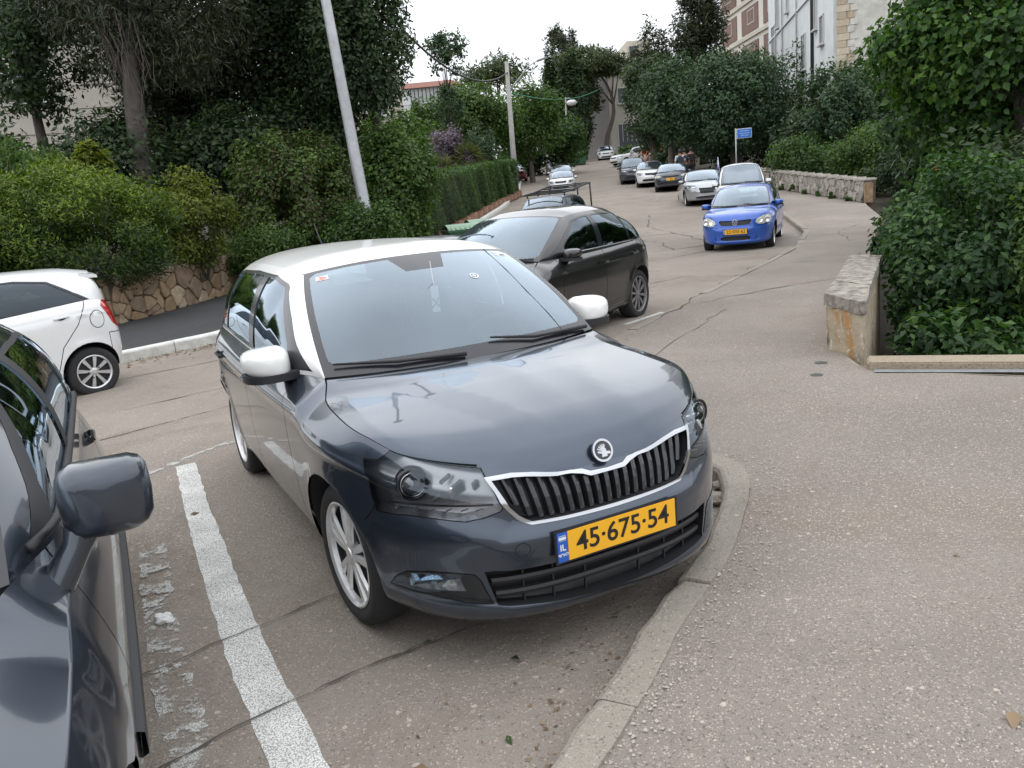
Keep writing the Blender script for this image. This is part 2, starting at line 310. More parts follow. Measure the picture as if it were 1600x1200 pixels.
# ---------------- parametric car builder ----------------
def inside(poly,x,y):
    c=False; n=len(poly); j=n-1
    for i in range(n):
        xi,yi=poly[i];xj,yj=poly[j]
        if (yi>y)!=(yj>y) and x<(xj-xi)*(y-yi)/(yj-yi)+xi: c=not c
        j=i
    return c
class PM:
    # a flat mesh in a patch's own (u,v) domain, cut into regions, then mapped to space
    def __init__(s,body,patch,nu,nv,base):
        s.b=body; s.fn=getattr(body,PATCH[patch]); s.patch=patch; s.names=[base]; bm=s.bm=bmesh.new()
        us=nu if hasattr(nu,'__len__') else [i/nu for i in range(nu+1)]; vs_=nv if hasattr(nv,'__len__') else [i/nv for i in range(nv+1)]
        g=[[bm.verts.new((u,v,0)) for v in vs_] for u in us]
        for i in range(len(us)-1):
            for j in range(len(vs_)-1): bm.faces.new((g[i][j],g[i+1][j],g[i+1][j+1],g[i][j+1]))
    def _cands(s,poly):
        x0=min(p[0] for p in poly)-.001;x1=max(p[0] for p in poly)+.001;y0=min(p[1] for p in poly)-.001;y1=max(p[1] for p in poly)+.001
        o=[]
        for f in s.bm.faces:
            xs=[v.co.x for v in f.verts];ys=[v.co.y for v in f.verts]
            if min(xs)<x1 and max(xs)>x0 and min(ys)<y1 and max(ys)>y0: o.append(f)
        return o
    def cut(s,poly,name,only=None,cond=None):
        poly=[(float(p[0]),float(p[1])) for p in poly]
        n=len(poly); cand=set(s._cands(poly))
        for i in range(n):
            a=poly[i];b=poly[(i+1)%n]; dx,dy=b[0]-a[0],b[1]-a[1]; L=math.hypot(dx,dy)
            if L<1e-7: continue
            x0,x1=sorted((a[0],b[0]));y0,y1=sorted((a[1],b[1])); nx,ny=-dy/L,dx/L; sel=[]
            for f in cand:
                vs_=[v.co for v in f.verts]
                if max(v.x for v in vs_)<x0-1e-6 or min(v.x for v in vs_)>x1+1e-6 or max(v.y for v in vs_)<y0-1e-6 or min(v.y for v in vs_)>y1+1e-6: continue
                d=[(v.x-a[0])*nx+(v.y-a[1])*ny for v in vs_]
                if min(d)<-1e-6 and max(d)>1e-6: sel.append(f)
            if not sel: continue
            ge=set(sel)
            for f in sel: ge.update(f.edges); ge.update(f.verts)
            r=bmesh.ops.bisect_plane(s.bm,geom=list(ge),dist=1e-7,plane_co=(a[0],a[1],0),plane_no=(nx,ny,0))
            cand-=set(sel); cand|={g for g in r['geom'] if isinstance(g,bmesh.types.BMFace)}
            cand={f for f in cand if f.is_valid}
        if name not in s.names: s.names.append(name)
        k=s.names.index(name); ok=None if only is None else {s.names.index(q) for q in only if q in s.names}
        for f in cand:
            if ok is not None and f.material_index not in ok: continue
            c=f.calc_center_median()
            if inside(poly,c.x,c.y): f.material_index=k
        return s
    def line(s,pts,w,name='gap',only=None):
        # thin strip along a polyline; w is the strip width in metres
        pts=np.array(pts,float); P=s.fn(np.clip(pts[:,0],0,1),np.clip(pts[:,1],0,1))
        h=1e-3
        for i in range(len(pts)-1):
            m_=(pts[i]+pts[i+1])/2; d=pts[i+1]-pts[i]; L=np.linalg.norm(d)
            if L<1e-6: continue
            q=np.clip(m_,h,1-h); J=np.array([(s.fn(q[0]+h,q[1])-s.fn(q[0]-h,q[1]))/(2*h),(s.fn(q[0],q[1]+h)-s.fn(q[0],q[1]-h))/(2*h)])
            nrm=np.array([-d[1],d[0]])/L; t3=d@J; t3=t3/np.linalg.norm(t3)
            # domain direction that is perpendicular in 3D
            A=J@J.T
            try: pd=np.linalg.solve(A,np.array([-d[1],d[0]]))
            except Exception: pd=nrm
            l3=np.linalg.norm(pd@J); pd=pd/l3*(w/2)
            e=d/L*min(.0004,L*.1)
            s.cut([pts[i]-e+pd,pts[i]-e-pd,pts[i+1]+e-pd,pts[i+1]+e+pd],name,only)
        return s
    def regions(s):
        bm=s.bm; out={}; bm.verts.ensure_lookup_table(); bm.verts.index_update()
        UV=np.array([(v.co.x,v.co.y) for v in bm.verts]); UV=np.clip(UV,0,1)
        P=s.fn(UV[:,0],UV[:,1]); h=2e-3
        a=s.fn(np.clip(UV[:,0]+h,0,1),UV[:,1])-s.fn(np.clip(UV[:,0]-h,0,1),UV[:,1]); c=s.fn(UV[:,0],np.clip(UV[:,1]+h,0,1))-s.fn(UV[:,0],np.clip(UV[:,1]-h,0,1))
        N=np.cross(a,c); L=np.linalg.norm(N,axis=1); 
        bad=L<1e-10; N[~bad]/=L[~bad][:,None]
        ctr=np.array([-s.b.p['wb']*.5,0,.55]); sg=np.sign(((P-ctr)*N)[~bad].sum()); N*=sg; N[bad]=(0,0,1)
        # clean normals on the centre line
        mid=np.abs(P[:,1])<1e-4; N[mid,1]=0; Ln=np.linalg.norm(N,axis=1); Ln[Ln==0]=1; N/=Ln[:,None]
        for f in bm.faces:
            ids=[v.index for v in f.verts]
            if sg<0: ids=ids[::-1]
            # drop degenerate
            out.setdefault(s.names[f.material_index],[]).append(ids)
        s.P=P;s.N=N;s.bm.free(); return {k:(P,N,v) for k,v in out.items()}
def sub(reg):
    P,N,Fc=reg; ids=sorted({i for f in Fc for i in f}); mp={k:i for i,k in enumerate(ids)}
    return P[ids],N[ids],[[mp[i] for i in f] for f in Fc]
def shell(regs,off=0,vec=None,wall=False,dp=0):
    # regs: list of regions joined; moved along the normal by off (or by vec) with side walls back to the skin
    V=[];NN=[];FF=[]
    for r in regs:
        P,N,Fc=sub(r); Q=P+N*off if vec is None else P+np.array(vec)[None]
        b=len(V); V+=list(Q);NN+=list(N);FF+=[[i+b for i in f] for f in Fc]
        if wall:
            cnt={}
            for f in Fc:
                for i in range(len(f)):
                    e=(f[i],f[(i+1)%len(f)]); cnt.setdefault(tuple(sorted(e)),[]).append(e)
            for k,e in cnt.items():
                if len(e)==1:
                    a,c=e[0]
                    if abs(P[a][1])<1e-4 and abs(P[c][1])<1e-4: continue
                    b=len(V); w=[P[a],P[c],Q[c],Q[a]]; n=np.cross(w[1]-w[0],w[2]-w[0]); l=np.linalg.norm(n); n=n/l if l>1e-12 else np.array([0,0,1.])
                    V+=w;NN+=[n]*4;FF.append([b,b+1,b+2,b+3])
    return np.array(V),np.array(NN),FF
def mir(V,N,Fc): 
    V=V.copy();N=N.copy();V[:,1]*=-1;N[:,1]*=-1; return V,N,[f[::-1] for f in Fc]
def both(a):
    b=mir(*a); n=len(a[0]); return np.r_[a[0],b[0]],np.r_[a[1],b[1]],a[2]+[[i+n for i in f] for f in b[2]]
def inset(poly,d):
    # move a closed polygon inward by d
    P=np.array(poly,float); n=len(P); A=sum(P[i][0]*P[(i+1)%n][1]-P[(i+1)%n][0]*P[i][1] for i in range(n)); s_=1 if A>0 else -1; o=[]
    for i in range(n):
        a=P[i]-P[i-1]; b=P[(i+1)%n]-P[i]; a/=np.linalg.norm(a)+1e-12; b/=np.linalg.norm(b)+1e-12
        na=np.array([-a[1],a[0]])*s_; nb=np.array([-b[1],b[0]])*s_; m_=na+nb; l=np.dot(m_,m_); o.append(P[i]+m_*(2*d/l if l>.6 else d/ max(.3,math.sqrt(l)+1e-9)))
    return np.array(o)
def make_wheel(spec):
    # returns meshes (tyre, rim, spoke) ; axle along y, outer face at +y
    R=spec.get('R',.302); rr=spec.get('rr',.215); w=spec.get('w',.20); key=('wheel',R,rr,w,spec.get('n'),spec.get('style'))
    if key in WCACHE: return WCACHE[key]
    h=w/2
    prof=[(rr-.005,-h*.85),(rr+.03,-h*.98),(R-.035,-h),(R-.012,-h*.86),(R,-h*.6),(R,h*.6),(R-.012,h*.86),(R-.03,h*.99),(rr+.035,h),(rr+.008,h*.9),(rr-.002,h*.84)]
    # tread grooves
    b=MB(); b.lathe(prof,'y',n=48); t=b.obj('wheel',M_tyre,None,ang=50); tm=t.data; bpy.data.objects.remove(t)
    b=MB(); b.lathe([(rr+.006,h*.93),(rr-.001,h*.96),(rr-.012,h*.86),(rr-.016,h*.62)],'y',n=48); b.lathe([(rr-.016,h*.62),(rr-.02,-h*.6),(.03,-h*.7)],'y',n=32,mi=1)
    rmat=[spec.get('mat',M_rim),M_blk]
    n=spec.get('n',10); st=spec.get('style','alloy')
    dep=h*.78
    b.lathe([(.001,dep-.028),(rr-.016,dep-.034)],'y',n=24,mi=1)  # black disc and barrel stand in for the shade between spokes
    b.lathe([(rr*.26,dep*.30),(rr*.26,dep*.92),(rr*.19,dep*1.02),(.001,dep*1.02)],'y',n=20)
    b.lathe([(.028,dep*1.02),(.026,dep*1.08),(.001,dep*1.09)],'y',n=16)
    def spoke(b,q,w0,w1):
        a=Vector((math.cos(q),0,math.sin(q))); c=Vector((-math.sin(q),0,math.cos(q))); y=Vector((0,1,0))
        r0,r1=rr*.2,rr*.975; V=[]
        for (r,wd,yy) in ((r0,w0,dep*.99),(rr*.55,(w0+w1)/2,dep*1.02),(r1,w1,dep*.96)):
            V+=[a*r-c*wd+y*(yy-.013),a*r-c*wd*.8+y*yy,a*r+c*wd*.8+y*yy,a*r+c*wd+y*(yy-.013)]
        Fc=[]
        for i in (0,4):
            for k in range(3): Fc.append((i+k,i+k+1,i+k+5,i+k+4))
        b.add(V,Fc)
    if st=='double':
        for k in range(5):
            q=2*math.pi*k/5+.35
            spoke(b,q-.21,.013,.022); spoke(b,q+.21,.013,.022)
    elif st=='disc':
        b.lathe([(rr*.99,dep*.85),(rr*.8,dep*1.05),(rr*.3,dep*1.0)],'y',n=24)
        for k in range(n): spoke(b,2*math.pi*k/n,.01,.018)
    else:
        for k in range(n): spoke(b,2*math.pi*k/n+.2,spec.get('w0',.018),spec.get('w1',.022))
    if st!='double':
        for k in range(5):
            q=2*math.pi*k/5; b.lathe([(.009,dep*1.0),(.009,dep*1.06),(.001,dep*1.06)],'y',c=(rr*.36*math.cos(q),0,rr*.36*math.sin(q)),n=6,mi=1)
    r=b.obj('rim',rmat,None,ang=35); rm=r.data; bpy.data.objects.remove(r)
    WCACHE[key]=(tm,rm); return WCACHE[key]
WCACHE={}
M_tyre=mat('tyre_rubber',(.022,.022,.023),.85,noise_=.25,nscale=30,bump=.15,bscale=200)
M_blk=mat('black_plastic',(.016,.016,.018),.55)
M_blkg=mat('gloss_black',(.010,.011,.015),.25,coat=.35)
M_bowl=mat('lamp_bowl',(.34,.345,.355),.25,.85)
M_gap=mat('gap_shade_and_crack',(.008,.008,.009),.9)  # near-black stands in for the shade inside panel gaps; also draws the crack
M_rim=mat('alloy_silver',(.62,.62,.63),.32,.75,coat=.3,noise_=.12,nscale=20)
M_chr=mat('chrome',(.50,.51,.53),.16,1.0)
M_under=mat('underbody',(.02,.02,.02),.9)
M_int=mat('cabin_trim',(.035,.036,.04),.75,noise_=.2,nscale=12)
M_seat=mat('seat_fabric',(.05,.052,.058),.9,noise_=.2,nscale=30)
M_ws=glass('windscreen_glass',.75,film=.06,boost=1.9,col=(.9,1,.99))
M_sg=glass('side_glass',.30,boost=1.1,col=(.85,1,.95))
M_sgd=glass('dark_side_glass',.12,boost=1.1)
M_lens=glass('lamp_lens',.95,boost=.9)
M_red=mat('red_lamp',(.45,.01,.015),.2,coat=1)
M_lamp=mat('lamp_reflector',(.80,.81,.83),.18,.85,noise_=.35,nscale=40,bump=.5,bscale=40)
M_haze=mat('hazed_lamp',(.50,.50,.40),.35,coat=.6,noise_=.25,nscale=30)
M_plate=mat('plate_yellow',(.82,.42,.02),.4)
M_blue=mat('plate_blue',(.02,.10,.45),.4)
M_ink=mat('plate_ink',(.01,.01,.01),.5)
M_white=mat('white_plastic',(.75,.75,.75),.4)
def surf(b,patch,uv,h=1e-3):
    fn=getattr(b,PATCH[patch]); u,v=uv; u=min(max(u,h),1-h);v=min(max(v,h),1-h)
    P=fn(u,v); a=fn(u+h,v)-fn(u-h,v); c=fn(u,v+h)-fn(u,v-h); n=np.cross(a,c); n/=np.linalg.norm(n)
    if np.dot(P-np.array([-b.p['wb']*.5,0,.5]),n)<0: n=-n
    return Vector(P),Vector(n),Vector(a).normalized()
def inv_side(b,patch,pts,box=None,neg=None):
    fn=getattr(b,PATCH[patch]); 
    if patch=='band':
        pts=np.array(pts,float); low=pts[:,1]<b.zb(pts[:,0])+.001
        q=inverse(fn,pts,PROJ['s'],ng=(161,41),msk=lambda U,V:(U<.985)&(U>.02)); q[low,1]=-.02; return q
    return inverse(fn,pts,PROJ['s'],ng=(121,41))
def inv_front(b,pts): return inverse(b.band,pts,PROJ['f'],ng=(201,61),msk=lambda U,V:U>.765)
def inv_rear(b,pts): return inverse(b.band,pts,PROJ['f'],ng=(201,61),msk=lambda U,V:U<.165)
def door_mirror(root,side,pos,mcap,mbase,s_=1.0,w=.20,h=.135,d=.16,old=False):
    # housing: superellipsoid, bulging forward; flat glass facing back
    x,y,z=pos; V=[];Fc=[];n1,n2=14,16
    for i in range(n1+1):
        a=math.pi*(i/n1-.5)
        for j in range(n2):
            q=2*math.pi*j/n2; f=lambda v,e:math.copysign(abs(v)**e,v)
            cx=f(math.cos(a),.45 if old else .62); X=f(math.sin(a),.8); ee=.52 if old else .62; Y=f(math.cos(q),ee)*cx;Z=f(math.sin(q),ee)*cx
            xx=X*d*.55
            if X<-.55: xx=-.30*d
            taper=1-.22*Y*(0 if old else 1)
            V.append((x+xx-(.028*Y*Y),side*(y-w/2+Y*w/2),z+Z*h/2*taper+(.012*Y if not old else 0)))
    for i in range(n1):
        for j in range(n2):
            a_=i*n2+j;b_=i*n2+(j+1)%n2; f=(a_,b_,b_+n2,a_+n2); Fc.append(f if side>0 else f[::-1])
    Fc.append(tuple(range(n2))); Fc.append(tuple(range(n1*n2,(n1+1)*n2))[::-1])
    bm=bmesh.new(); vv=[bm.verts.new(v) for v in V]
    for f in Fc:
        try: bm.faces.new([vv[i] for i in f])
        except ValueError: pass
    bmesh.ops.remove_doubles(bm,verts=bm.verts[:],dist=1e-5); bmesh.ops.recalc_face_normals(bm,faces=bm.faces[:])
    # split lower third into the base
    zc=z-h*.24
    r=bmesh.ops.bisect_plane(bm,geom=bm.verts[:]+bm.edges[:]+bm.faces[:],plane_co=(x,y*side,zc),plane_no=(.12,0,1))
    for f in bm.faces:
        f.smooth=True; c=f.calc_center_median(); lo=(c.z-zc)+.12*(c.x-x)<0
        f.material_index=1 if (lo and not old) else 0
        if f.normal.x<-.93 and c.x<x-.2*d: f.material_index=2
    me=bpy.data.meshes.new('door_mirror'); bm.to_mesh(me); bm.free()
    for k in (mcap,mbase,mat('mirror_glass',(.6,.65,.68),.03,1)): me.materials.append(k)
    o=bpy.data.objects.new('door_mirror',me); COL.objects.link(o); o.parent=root
    b=MB()
    if not old:
        pts=[]
        for k in range(28):
            q=2*math.pi*k/28; f=lambda v,e:math.copysign(abs(v)**e,v); X=f(math.sin(q),.7)*d*.57; Y=f(math.cos(q),.7)
            yy=y-w/2+Y*w*.5 if Y>0 else y-w/2+Y*(w*.5+.07)
            pts.append((x+max(X,-.28*d)-.028*Y*Y,side*yy))
        if side<0: pts=pts[::-1]
        b.prism(pts,z-h*.50,z-h*.27); b.obj('mirror_base',mbase,o,ang=40); b=MB()
    if old: b.tube([(x,side*(y-w+.05),z-h*.30),(x+.015,side*(y-w+.025),z-h*.55),(x+.03,side*(y-w-.03),z-h*.95)],[.045,.034,.042],12)
    else: b.box((x-.01,side*(y-w+.02),z-h*.40),(.10,.17,.045),bev=.015); b.box((x-.02,side*(y-w-.05),z-h*.52),(.13,.03,.075),bev=.01)
    b.obj('mirror_foot',mbase,o,ang=40)
    return o
def handle(root,P,n,t,m,L=.17):
    # P on the skin, t along the car
    b=MB(); n=Vector(n).normalized(); t=Vector(t).normalized()
    if t.x<0: t=-t
    up=n.cross(t).normalized()
    if up.z<0: up=-up
    R=Matrix((t,n,up)).transposed()
    b.box(P+n*.022,(L,.014,.028),R,bev=.008); b.box(P+n*.008+t*L*.42,(.025,.03,.024),R,bev=.006); b.box(P+n*.008-t*L*.42,(.025,.03,.024),R,bev=.006)
    o=b.obj('door_handle',m,root,ang=40)
    c=MB(); pl=[(math.cos(q)*L*.30,math.sin(q)*.028) for q in [2*math.pi*k/14 for k in range(14)]]
    c.add([P+n*.0015+t*a+up*b_ for a,b_ in pl],[tuple(range(14))]); c.obj('handle_recess_shade',M_gap,o)  # flat dark oval painted as the shade of a handle cup
    return o
def interior(root,b,lod):
    p=b.p; W=p['rail'][1][1]+.13; xd=p['wsb'][0][0]-.28; zs=.50
    # dashboard
    k=MB(); zd=p['wsb'][0][2]-.06
    prof=[(p['wsb'][0][0]-.03,zd-.02),(xd,zd+.012),(xd-.18,zd-.01),(xd-.22,zd-.10),(xd-.16,zd-.30),(xd-.1,zd-.5)]
    V=[];Fc=[];ys=[-W*.93,-W*.5,0,W*.5,W*.93]
    for y in ys:
        for (x,z) in prof: V.append((x-(abs(y)/W)**2*.10,y,z))
    m_=len(prof)
    for i in range(len(ys)-1):
        for j in range(m_-1): Fc.append((i*m_+j,(i+1)*m_+j,(i+1)*m_+j+1,i*m_+j+1))
    k.add(V,Fc); k.obj('dashboard',M_int,root,smooth=True)
    xs=xd-.75; xr=xs-.85
    for (x,ys_,w_) in ((xs,(-.36,.36),.48),(xr,(0,),1.15)):
        for y in ys_:
            k=MB(); R=Matrix.Rotation(math.radians(-14),3,'Y')
            k.box((x,y,zs),(.50,w_,.16),bev=.05); k.box((x-.30,y,zs+.33),(.13,w_,.62),R,bev=.05)
            for yy in ((y,) if w_<1 else (-.36,.36)): k.box((x-.41,yy,zs+.74),(.09,.25,.19),R,bev=.04)
            k.obj('seat',M_seat,root,ang=40)
    if lod>0:
        k=MB(); c=Vector((xd-.33,.36,zd-.02)); ax=Vector((-.93,0,.36)).normalized(); a=Vector((0,1,0)); q_=ax.cross(a)
        k.tube([c+(a*math.cos(q)+q_*math.sin(q))*.185 for q in [2*math.pi*i/24 for i in range(25)]],.015,8)
        k.tube([c-a*.17,c+a*.17],.018,6); k.tube([c,c-q_*.17 if q_.z>0 else c+q_*.17],.018,6); k.box(c,(.06,.13,.12),bev=.02)
        k.obj('steering_wheel',M_int,root,ang=50)
    # lining that closes the cabin below the belt
    k=MB(); k.box((xr-.15,0,.36),(.05,1.2,.5)); k.box(((xd+xr)/2,0,.30),(abs(xd-xr)+.5,1.3,.04)); k.obj('cabin_floor',M_int,root)
def number_plate(root,b,z,txt,blue=True,x=None,w=.52,h=.11,rear=False,tilt=0,dots=True):
    P=b.band(1.,float(np.clip((z-b.zb(.75))/(b.z7(.72)-b.zb(.75)),0,1)))
    X=(P[0] if x is None else x)+.012
    k=MB(); k.box((X,0,z),(.006,w+.02,h+.016),bev=.002); pl=k.obj('number_plate',M_blk,root)
    k=MB(); k.box((X+.004,.02 if blue else 0,z),(.003,w-(.045 if blue else 0),h),bev=.001); k.obj('plate_face',M_plate,pl)
    if blue: k=MB(); k.box((X+.004,-w/2+.02,z),(.0034,.042,h),bev=.001); k.obj('plate_band',M_blue,pl)
    R=Matrix(((0,0,1),(1,0,0),(0,1,0)))  # text x->y, y->z, normal +x
    def put(me,y,zz,m,nm,dx=.0062):
        me.materials.append(m); o=bpy.data.objects.new(nm,me); COL.objects.link(o); o.parent=pl; o.matrix_local=Matrix.Translation((X+dx,y,zz))@R.to_4x4(); return o
    put(text_mesh(txt,h*.93,.0006,.0012),.022,z,M_ink,'digits')
    if blue:
        put(text_mesh('IL',h*.30,.0004,.0006),-w/2+.02,z-.002,M_white,'country_letters')
        put(text_mesh('ישראל',h*.15,.0004,.0003),-w/2+.02,z-.028,M_white,'country_name')
        k=MB(); k.box((X+.0062,-w/2+.02,z+.034),(.0006,.03,.02)); k.obj('flag_mark',M_white,pl)
        k=MB(); k.box((X+.0068,-w/2+.02,z+.041),(.0006,.03,.003)); k.box((X+.0068,-w/2+.02,z+.027),(.0006,.03,.003)); k.obj('flag_stripes',M_blue,pl)
    return pl
def build_car(name,label,cat,spec,ft,loc,yaw,pitch=0,group=None,lod=1,roll=0):
    b=Body(**spec); p=b.p
    root=empty(name,loc,(roll,-pitch,yaw),label,cat,group)
    PB=ft['paint']; PR=ft.get('roofpaint',PB)
    q=(1,.62,.42)[2-lod]
    nb=int(110*q)
    ss=sorted(set([round(x,5) for x in list(np.linspace(0,b.s1,int(16*q)+2))+list(np.linspace(b.s1,b.s2,int(44*q)))+list(np.linspace(b.s2,1,int(44*q)+2))]))
    ts=sorted(set([round(float(x),4) for x in list(np.linspace(0,.85,int(20*q)+1))+list(np.linspace(.85,1,int(8*q)+2))]))
    band=PM(b,'band',ss,ts,'body')
    # wheel openings
    for nm,xc in (('arch_f',0),('arch_r',-p['wb'])):
        c=[(xc+p['arch']*math.cos(t),p['tyre']+p['arch']*math.sin(t)) for t in np.linspace(-.6,math.pi+.6,26)]
        uv=inv_side(b,'band',c); band.cut(uv,'void')
    S=lambda pts,step=.05,cl=False:inv_side(b,'band',dens(pts,step,cl))
    Fp=lambda pts,step=.04,cl=True:inv_front(b,dens(pts,step,cl))
    d=ft['doors']  # x positions: front gap, mid gap, rear gap(with curve list)
    zt=lambda x:float(b.z7(x))
    zsill=ft.get('sill',.27)
    # panels: front bumper | fender | doors | quarter
    bx=ft.get('bumper_x',.42); zbm=ft.get('bumper_z',.60)
    fr=[(bx+.0,.02),(bx,zbm*.6),(bx+.02,zbm),(.62,zbm+.02)]
    def region_s(pts,nm): band.cut(S(pts,.06,True),nm,only=('body',))
    dtop=1.2
    region_s([(d[0][0],zsill),(d[1][0],zsill),(d[1][1],dtop),(d[0][1],dtop)],'door_front')
    rear=d[2] # list of points bottom->top of rear door rear edge
    if rear: region_s([(d[1][0],zsill)]+rear[:1]+rear[1:]+[(rear[-1][0],dtop),(d[1][1],dtop)],'door_rear')
    bumpf=S([(p['arch']-.01,-.05)]+[(p['arch']+.03,zbm*.72),(bx,zbm),(bx+.03,zbm)],.05)
    # bumper: domain polygon  s> bumper line, t below the lamp line
    fb=ft.get('fbt',.70)
    sA=inv_side(b,'band',[(p['arch']*.90,p['tyre']+.16)])[0][0]; sB=inv_side(b,'band',[(bx,zbm)])[0]
    if 'bump_uv' in ft: sB=ft['bump_uv'][0]
    bump=[(sA,-.05),(sA,sB[1]*.8),(sB[0],sB[1])]+(ft['bump_uv'][1:] if 'bump_uv' in ft else [(.94,fb),(1.05,fb)])+[(1.05,-.05)]
    band.cut(bump,'front_bumper',only=('body',))
    band.cut([(-.05,-.05),(.125,-.05),(.125,ft.get('rbt',.55)),(-.05,ft.get('rbt',.55))],'rear_bumper',only=('body',))
    lamps=ft.get('lamps',{})
    for nm,spec_ in lamps.items():
        pts=spec_['uv'] if 'uv' in spec_ else (Fp(spec_['f']) if 'f' in spec_ else inv_rear(b,dens(spec_['r'],.05)) if 'r' in spec_ else S(spec_['s'],.05,True))
        spec_['_uv']=pts; band.cut(pts,nm)
    for nm,spec_ in ft.get('holes',{}).items():
        pts=spec_['uv'] if 'uv' in spec_ else Fp(spec_['f'])
        # close across the centre line
        band.cut(pts,nm)
    if 'rings' in ft:   # chrome frames: outer polygon minus inner
        for nm,outer,inner,inn in ft['rings']:
            band.cut(outer,nm); band.cut(inner,inn)
    gw=ft.get('gw',.006)
    if lod>0 or ft.get('gaps',True):
        okg=('body','door_front','door_rear','front_bumper','rear_bumper')
        band.line(S([(d[0][0],zsill),(d[0][1],zt(d[0][1]))]),gw,only=okg)
        band.line(S([(d[1][0],zsill),(d[1][1],zt(d[1][1]))]),gw,only=okg)
        if rear: band.line(S([(rear[0][0],zsill)]+rear[1:]+[(rear[-1][0],zt(rear[-1][0]))]),gw,only=okg)
        band.line(S([(d[0][0],zsill),((rear or [(d[1][0],0)])[0][0],zsill)],.1),gw,only=okg)
        band.line([bump[1],bump[2]] if 'bump_uv' in ft else [bump[1],bump[2],bump[3]],gw,only=okg)
        if lod>1:
            for sp in lamps.values():
                if sp.get('kind')!='flat': band.line(list(sp['_uv'])+[sp['_uv'][0]],.007,only=okg)
        band.line([(.125,0),(.125,ft.get('rbt',.55)),(.0,ft.get('rbt',.55))],gw,only=okg)
        for kind,pts in ft.get('lines',[]):
            band.line(S(pts) if kind=='s' else (pts if kind=='uv' else inv_front(b,dens(pts,.04,False))),gw if kind!='uv' else .004,only=okg)
    # greenhouse side
    sd=PM(b,'side',int(40*q)+6,int(14*q)+4,'pillar')
    IS=lambda pts,st=.08:inv_side(b,'side',dens(pts,st,True))
    if 'rail_strip' in ft: sd.cut(ft['rail_strip'],'pillar_body')
    sd.cut(IS(ft['dlo']),'window_surround')
    for g in ft['side_glass']: sd.cut(IS(inset(g,0)),'side_window',only=('window_surround','side_window'))
    R={}
    R['band']=band.regions(); R['side']=sd.regions()
    hd=PM(b,'hood',int(22*q)+4,int(18*q)+4,'hood')
    hd.line([(0,.996),(1,.996)],gw*.9)
    if lod>1: hd.line([(.004,.56),(.004,1)],.005)
    R['hood']=hd.regions()
    ws=PM(b,'ws',int(14*q)+4,int(14*q)+4,'frit')
    f=ft.get('frit',(.07,.05,.94)); 
    vv=np.linspace(0,1,7); ws.cut([(f[0]+.03,-.1),(f[0]+.03,f[2]-.03),(f[0]+.06,f[2]),(1-f[1]-.04,f[2]),(1-f[1],f[2]-.05),(1-f[1],-.1)],'glass')
    if ft.get('sensor'): ws.cut([(.80,-.1),(.80,.17),(.97,.26),(1,.26),(1,-.1)],'frit')
    R['ws']=ws.regions()
    R['roof']=PM(b,'roof',int(22*q)+4,int(18*q)+4,'roof').regions()
    tl=PM(b,'tail',int(14*q)+4,int(14*q)+4,'tailgate'); tl.cut([(.14,-.1),(.14,.86),(.62,.90),(.66,-.1)],'rear_window'); R['tail']=tl.regions()
    def C(nm,regs,m,off=0,vec=None,wall=False,parent=root):
        regs=[r for r in regs if r is not None]
        if not regs: return None
        V,N,Fc=both(shell(regs,off,vec,wall)); return mesh_obj(nm,V,Fc,m,parent,N=N)
    def T(nm,regs,m,off=0,vec=None,wall=False,parent=root,label=None):
        regs=[r for r in regs if r is not None]; o=[]
        if not regs: return [None,None]
        a=shell(regs,off,vec,wall)
        for k,(V,N,Fc) in enumerate((a,mir(*a))):
            par=parent[k] if isinstance(parent,(list,tuple)) else parent
            if vec is not None and k==1: pass
            o.append(mesh_obj(nm,V,Fc,m,par,N=N,label=label))
        return o
    g=lambda a,n:R[a].get(n)
    C('body_side_panels',[g('band','body')],PB)
    df=T('door',[g('band','door_front')],PB); dr=T('door',[g('band','door_rear')],PB)
    C('front_bumper',[g('band','front_bumper')],PB); C('rear_bumper',[g('band','rear_bumper')],ft.get('rbpaint',PB))
    C('bonnet',[g('hood','hood')],PB); C('roof',[g('roof','roof')],PR)
    C('roof_pillars',[g('side','pillar')],PR)
    if g('side','pillar_body'): C('rear_pillars',[g('side','pillar_body')],PB)
    C('tailgate',[g('tail','tailgate')],PB); C('rear_window',[g('tail','rear_window')],ft.get('sg',M_sg),-.003)
    wsm=ft.get('ws',M_ws)
    w_=C('windscreen',[g('ws','glass')],wsm); C('windscreen_border',[g('ws','frit')],M_blkg,0,parent=root)
    C('window_surround',[g('side','window_surround')],ft.get('surround',M_blkg),.001)
    T('side_window',[g('side','side_window')],ft.get('sg',M_sg),-.004,wall=True)
    C('panel_gap',[g('band','gap'),g('hood','gap')],M_gap,-.006,wall=True)
    for nm,sp in lamps.items():
        r=g('band',nm)
        if r is None: continue
        if sp.get('kind')=='flat': T(nm.split('#')[0],[r],sp['mat'],.003,wall=True); continue
        dpv=sp.get('depth',.09)
        bowl=T(nm.split('#')[0],[r],sp.get('bowl',M_blkg),vec=(-dpv,-dpv*.35,0),wall=True)
        T('lens',[r],M_lens,.002,parent=bowl)
        sp['_bowl']=bowl
    for nm,sp in ft.get('holes',{}).items():
        r=g('band',nm)
        if r is None: continue
        (C if sp.get('center',True) else T)(nm.split('#')[0],[r],sp.get('mat',M_blk),vec=(-sp.get('depth',.05),0,0),wall=True)
    rings={}
    for nm,outer,inner,inn in ft.get('rings',[]):
        rings[nm]=C(nm,[g('band',nm)],M_chr,.010,wall=True)
        rings[inn]=C(inn,[g('band',inn)],M_blk,vec=(-.055,0,0),wall=True)
    # wheels and wheel housings
    tm,rm=make_wheel(ft.get('wheel',{}))
